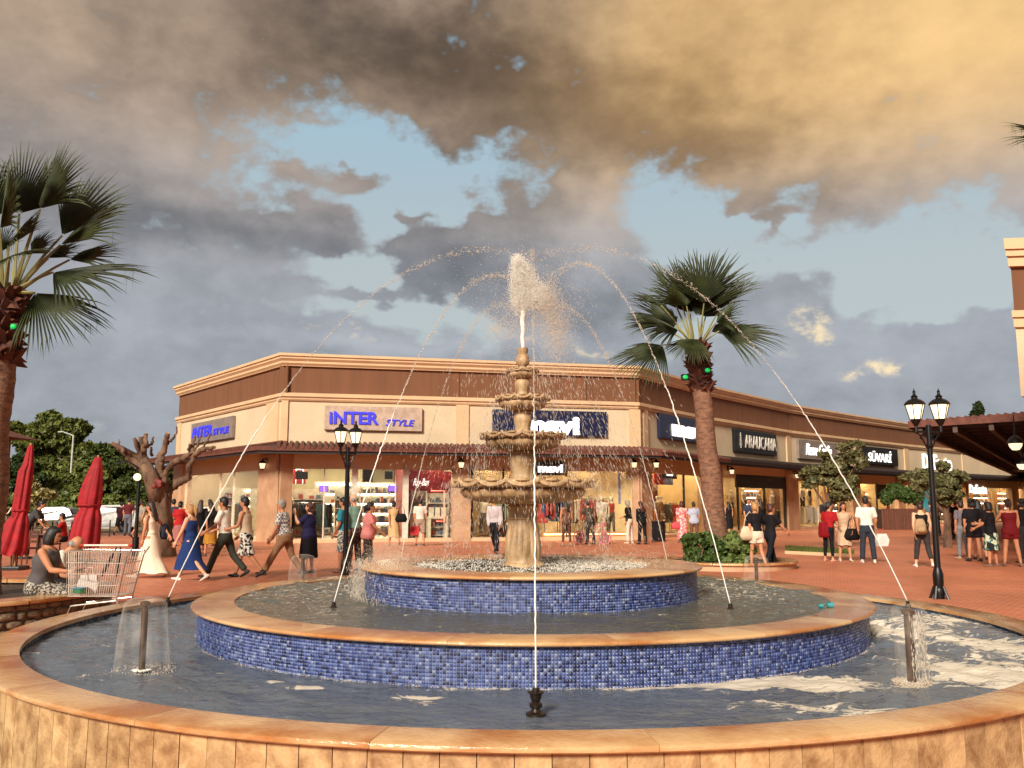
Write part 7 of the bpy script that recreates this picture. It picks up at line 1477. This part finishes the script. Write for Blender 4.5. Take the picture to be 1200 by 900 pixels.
fe = thing('low_fence', 'low pale rail fence between the plaza and the car park', 'fence', (gnd(90,628).x, gnd(90,628).y, 0)); a_ = gnd(-20,630); b_ = gnd(128,629)
for k in range(14): p_ = a_.lerp(b_, k/13); m = MB(); m.tube([(p_.x,p_.y,0),(p_.x,p_.y,.85)],.035,6); m.build('post', M_dark, fe)
for z in (.45,.8): m = MB(); m.beam((a_.x,a_.y,z),(b_.x,b_.y,z),.05,.07); m.build('rail', M_pole, fe)
# ------------------------------------------------------------------ closed parasols, chairs and table
M_par = mat('red_canvas', lin((.66,.07,.12)), col2=lin((.52,.04,.08)), rough=.75, scale=4, bump=.3, bscale=30)
def parasol(label, px, feet, prof, seed, mark=False):
    q = gnd(px, feet); s_ = q.y/F; t = thing('closed_parasol', label, 'parasol', (q.x,q.y,0), 0); rd = random.Random(seed)
    pr_ = [((x1-x0)/2*s_, at(px,y,q.y).z, ((x0+x1)/2-px)*s_) for x0, x1, y in prof]      # half width, height, drift
    n = 64; vs = []
    for i, (r, z, dx) in enumerate(pr_):
        for k in range(n):
            a = 2*PI*k/n; fo = .80+.20*abs(math.sin(a*4+seed+i*.08))**.7*1.0+.05*math.sin(a*9+i*.5); edge = .03*math.sin(a*8+seed) if i == len(pr_)-1 else 0
            vs.append((dx+r*fo*math.cos(a), r*fo*.85*math.sin(a), z+edge))
    fs = [(i*n+k, i*n+(k+1)%n, (i+1)*n+(k+1)%n, (i+1)*n+k)[::-1] for i in range(len(pr_)-1) for k in range(n)]+[tuple(range(n))]
    b = MB(); b.add(vs, fs); c = b.build('canopy', M_par, t, smooth='all', local=True)
    top = pr_[0][1]; b = MB(); b.tube([(0,0,0),(pr_[len(pr_)//2][2],0,top*.55),(pr_[0][2],0,top+.02)],.028,8); b.ball((pr_[0][2],0,top+.03),.035,8,6); b.build('pole', M_wood, t, smooth=True, local=True)
    b = MB(); r2, z2, d2 = pr_[len(pr_)//2]; 
    for (r, z, dx) in pr_: 
        if abs(z-z2) < .05: b.lathe([(r*.99,z-.02),(r*1.02,z),(r*.99,z+.02)],24,(dx,0,0)); break
    b.build('tie_strap', M_par, t, local=True)
    b = MB(); b.box((0,0,.05),(.5,.5,.1)); b.build('base', M_darkf, t, local=True, bevel=.02)
    if mark:
        for zc, w_ in ((at(px,598,q.y).z,.20),(at(px,637,q.y).z,.10)): m = MB(); m.tube([(-.25+w_*k/8*1.2-.02,-.34-.05*math.sin(k*.6),zc+.09*math.sin(k*.9)) for k in range(9)],.016,5); m.build('white_emblem', M_white, c, local=True)
    return t
parasol('closed dark red parasol nearest the west edge with a small white emblem', 17, 668, [(22,28,522),(17,30,545),(13,30,552),(11,29,575),(9,28,598),(10,27,603),(3,29,612),(-8,30,640),(-12,28,650)], 1, True)
parasol('closed dark red parasol standing between the waiter and the shopping cart', 98, 660, [(103,111,536),(98,113,550),(92,114,565),(88,114,580),(87,113,592),(90,112,597),(84,114,606),(80,114,630),(79,113,641)], 2)
M_chair = mat('brown_chair_wood', lin((.34,.20,.14)), scale=6, rough=.5)
def chair(label, px, feet, rz):
    q = gnd(px, feet); t = thing('cafe_chair', label, 'chair', (q.x,q.y,0), R(rz), 'wooden cafe chairs')
    b = MB(); b.box((0,0,.45),(.44,.44,.05)); b.build('seat', M_chair, t, local=True, bevel=.01)
    for x, y, h in ((-.19,-.19,.44),(.19,-.19,.44),(-.19,.19,.92),(.19,.19,.92)): b = MB(); b.tube([(x,y,0),(x,y+(0 if h < .5 else .04),h)],.022,6); b.build('leg', M_chair, t, local=True)
    for z in (.62,.75,.88): b = MB(); b.box((0,.215,z),(.38,.025,.07)); b.build('back_slat', M_chair, t, local=True)
chair('dark wooden cafe chair nearest the west edge under the parasol', 6, 668, 10); chair('dark wooden cafe chair right of the first parasol', 28, 662, -30); chair('wooden cafe chair beside the second parasol base', 92, 660, 60); chair('wooden cafe chair facing the waiter', 58, 655, 180)
q = gnd(45,655); t = thing('cafe_table', 'small brown cafe table in front of the bending waiter', 'table', (q.x,q.y,0)); b = MB(); b.box((0,0,.74),(.8,.8,.04)); b.build('table_top', M_chair, t, local=True, bevel=.01); b = MB(); b.tube([(0,0,0),(0,0,.72)],.04,8); b.lathe([(.28,0),(.26,.04),(.04,.06)],16); b.build('pedestal', M_black, t, local=True)
# ------------------------------------------------------------------ stone planter seat on the west side
pR = 2.3; e_ = gnd(74,697,.47); pcx2, pcy2 = e_.x-pR+.1, e_.y+.7; t = thing('stone_planter', 'low rubble stone planter wall with a beige coping used as a seat', 'planter', (pcx2,pcy2,0))
m = MB(); m.lathe([(pR-.34,0),(pR-.05,0),(pR-.05,.40),(pR-.34,.40),(pR-.34,0)], 64); m.build('mortar_core', M_cem, t, local=True)
M_rub_ = mat('rubble_stone', lin((.62,.52,.40)), col2=lin((.34,.28,.22)), rough=.85, scale=5, bump=.8, per=.28)
SM = []
for k in range(5):
    rd = random.Random(k+40); b = MB(); b.ball((0,0,0),(.5,.5,.5),9,6); me = b.mesh('stone', 'all'); a = np.array([v.co[:] for v in me.vertices]); a = np.sign(a)*np.abs(a*2)**.62/2; a += np.array([[mnoise.noise(Vector(x)*2.3+Vector((k*5,0,0)))*.09 for _ in range(3)] for x in a]); me.vertices.foreach_set('co', a.astype('f').ravel()); me.update(); me.materials.append(M_rub_); SM.append(me)
rd = random.Random(9); z = .0
for r_ in range(4):
    hh = (.11,.10,.11,.09)[r_]; a = R(-150)
    while a < R(60):
        w_ = rd.uniform(.12,.26); o = inst('stone', SM[rd.randrange(5)], t, ((pR-.07)*math.cos(a+w_/2/pR), (pR-.07)*math.sin(a+w_/2/pR), z+hh/2), a+w_/2/pR+PI/2, (w_*.98,.15,hh*.97)); a += w_/pR
    z += hh
for k in range(12): me = ringseg(pR-.40, pR+.03, .40, .455, .004, 2*PI/12-.004, 6, 1); me.build('coping_stone', M_cop, t, local=True, rz=k*2*PI/12)
m = MB(); m.lathe([(.01,.37),(pR-.35,.37)], 32); m.build('soil', MATS['dark_soil'], t, local=True)
# cobbles at the foot of the outer wall, south-west
M_cob = mat('dark_cobble', lin((.38,.34,.30)), col2=lin((.20,.18,.16)), rough=.8, scale=8, bump=.6, per=.25)
cobp = thing('cobbled_paving', 'dark cobbles', 'paving', (0,0,0)); 
for k_ in ('label','category'): del cobp[k_]
cobp['kind'] = 'structure'
CM = []
for k in range(4): b = MB(); b.box((0,0,0),(.105,.105,.08)); me = b.mesh('cobble'); me.materials.append(M_cob); CM.append(me)
bedm = MB(); bedm.add([(-5.2,4.4,.010),(-2.2,4.4,.010),(-2.2,7.0,.010),(-5.2,7.0,.010)],[(0,1,2,3)]); bedm.build('bedding', smat('cobble_joint', (.22,.19,.16), scale=9), cobp)
cm_ = 0
for i in range(26):
    for j in range(26):
        x = -4.6+i*.115+(.055 if j % 2 else 0); y = 4.5+j*.115; rr = math.hypot(x-CX, y-CY)
        if rr < 4.56 or rr > 5.35 or cm_ >= 290: continue
        o = inst('cobble', CM[(i+j)%4], cobp, (x,y,.012+random.uniform(-.006,.006)), random.uniform(-.06,.06), (1,1,.7)); o.rotation_euler.x = random.uniform(-.05,.05); cm_ += 1
# ------------------------------------------------------------------ the seated pair and the shopping cart
WOM = at(56,690,12.0)
t, J = person('dark haired woman in grey print clothes sitting on the stone planter edge', 0, 0, -86, dict(h=1.66, fem=1, girth=1.22, ll=(80,86,6), rl=(78,80,6), seat=.46, lean=10, nod=16, la=(36,52,4), ra=(42,54,6), turn=0), ('tank', C_('grey_halter',.34,.32,.32)), ('trousers', M_grprint), 1, ('black','bob'), (.3,.24,.2), Y=12.0)
t.location = (at(52,600,11.9).x, 11.9, 0)
t2, J2 = person('bald man in white top sitting bent forward beyond the seated woman', 0, 0, -80, dict(h=1.62, ll=(84,88,6), rl=(82,84,6), seat=.46, lean=36, nod=24, la=(40,70,4), ra=(44,70,6)), ('tee', C_('white_tee',.90,.86,.80)), ('shorts', C_('dark_shorts',.14,.12,.14)), 1, ('grey','bald'), (.3,.24,.2), Y=12.6)
t2.location = (at(56,600,12.6).x, 12.6, 0)
pt_ = t.matrix_basis @ J['r'][2]; p3 = thing('phone', 'flat dark phone in the hands of the seated woman', 'phone', t.matrix_basis @ (J['r'][2]+J['r'][3]*.09+Vector((0,0,.03))), 0); b = MB(); b.box((0,0,0),(.15,.075,.010),rot=Euler((0,R(-12),0)).to_matrix()); b.build('case', M_black, p3, local=True, bevel=.004); b = MB(); b.box((0,0,.007),(.13,.065,.003),rot=Euler((0,R(-12),0)).to_matrix()); b.build('screen', M_cglass, p3, local=True)
M_wire = smat('zinc_wire', (.80,.76,.70), rough=.25, metal=.7)
Yk = 11.7; k0 = at(122,600,Yk); ca = thing('shopping_cart', 'wire shopping cart standing by the seated woman', 'shopping cart', (k0.x,Yk,0))
def K(px, py, dy=0): v = at(px, py, Yk); return Vector((v.x-k0.x, dy, v.z))
zt_, zb_ = K(120,645).z, K(120,697).z; xl, xr = K(88,640).x, K(160,640).x; hw = .27
def C4(u, v, w):   # u along, v across (-1..1), w height 0..1
    x = (xl+.03*(1-w))*(1-u)+(xr-.10*(1-w))*u; return Vector((x, v*hw*(.86+.14*w)*(.8+.2*u), zb_+(zt_-zb_)*w*(1-.02*u)))
b = MB()
for k in range(25):
    for v in (-1,1): b.tube([C4(k/24,v,0),C4(k/24,v,1)],.0036,4)
for k in range(9):
    v = -1+2*k/8; b.tube([C4(0,v,0),C4(0,v,1)],.0036,4); b.tube([C4(1,v,0),C4(1,v,1)],.0036,4); b.tube([C4(0,v,0),C4(1,v,0)],.0036,4)
for w in (.0,.25,.5,.75): b.tube([C4(0,-1,w),C4(1,-1,w),C4(1,1,w),C4(0,1,w),C4(0,-1,w)],.0050,4)
for k in range(17): b.tube([C4(k/16,-1,0),C4(k/16,1,0)],.0036,4)
b.build('wire_basket', M_wire, ca, local=True, kind='stuff')
b = MB(); b.tube([C4(0,-1,1),C4(1,-1,1),C4(1,1,1),C4(0,1,1),C4(0,-1,1)],.009,6); b.build('top_rim', M_wire, ca, local=True)
for v in (-1,1):
    b = MB(); b.tube([C4(1,v,1)+Vector((.06,0,.05)),C4(1,v,.9),C4(.97,v,0)+Vector((0,0,-.05)),Vector((xl+.10,v*hw*.8,zb_-.12)),Vector((xl+.02,v*hw*.7,.16))],.012,6); b.build('chassis_bar', M_wire, ca, local=True)
    b = MB(); b.tube([Vector((xr-.12,v*hw*.9,zb_-.02)),Vector((xr-.02,v*hw*.95,.16))],.012,6); b.build('rear_leg', M_wire, ca, local=True)
    b = MB(); b.tube([C4(.28,v,1.12),C4(.40,v,.35),C4(.62,v,.30)],.007,6); b.build('child_seat_bar', M_wire, ca, local=True)
b = MB(); b.tube([Vector((xl+.02,-hw*.8,.16)),Vector((xr-.02,-hw,.16)),Vector((xr-.02,hw,.16)),Vector((xl+.02,hw*.8,.16)),Vector((xl+.02,-hw*.8,.16))],.012,6); b.build('lower_frame', M_wire, ca, local=True)
b = MB(); h1_ = K(108,638); h2_ = K(163,638); b.tube([(h1_.x,-hw,h1_.z),(h2_.x,-hw,h2_.z)],.013,8); b.build('handle', M_white, ca, smooth=True, local=True)
b = MB(); [b.ball((p_.x,-hw,p_.z),(.035,.02,.02),8,6) for p_ in (h1_,h2_)]; b.build('handle_grip', smat('red_plastic',(.7,.16,.12)), ca, local=True)
for x in (xl+.02,xr-.02):
    for v in (-1,1): b = MB(); b.tube([(x,v*hw*.85-.015,.065),(x,v*hw*.85+.015,.065)],.065,12); w = b.build('wheel', M_rub, ca, smooth=True, local=True); c = MB(); c.beam((x,v*hw*.85,.065),(x,v*hw*.85,.17),.04,.03); c.build('fork', M_wire, w, local=True)
bl = lambda px, py, dy: Vector((K(px,py).x+k0.x, Yk+dy, K(px,py).z))
pos_ = bl(104,696,-.02); bag('white carrier bag with blue and green print lying in the shopping cart', pos_, 'carrier', C_('white_bag',.86,.82,.78), R(8), .68, C_('white_bag',.86,.82,.78))
t = thing('gift_tin', 'green and blue round tin in the shopping cart', 'tin', bl(101,693,-.16)); b = MB(); b.lathe([(.0,0),(.09,0),(.09,.05),(0,.05)],16); b.build('tin_body', smat('green_tin',(.20,.42,.26),rough=.3), t, local=True); b = MB(); b.lathe([(.0,.051),(.093,.051),(.093,.065),(0,.068)],16); b.build('lid', smat('blue_lid',(.22,.44,.56),rough=.3), t, local=True)
for (a1, a2, lab) in (((133,645),(118,676),'long dark umbrella leaning in the shopping cart'),((139,645),(136,676),'second dark umbrella upright in the shopping cart')):
    A_ = bl(*a1, .05); B_ = bl(*a2, .02); t = thing('folded_umbrella', lab, 'umbrella', B_, 0, 'umbrellas in the cart'); d_ = A_-B_; b = MB(); b.tube([(0,0,0),d_*.3,d_*.8,d_],[.012,.026,.020,.012],8); b.build('cloth_roll', M_darkf, t, smooth=True, local=True); b = MB(); b.tube([d_,d_*1.12],.009,6); b.build('handle', M_black, t, local=True)
finish_people()
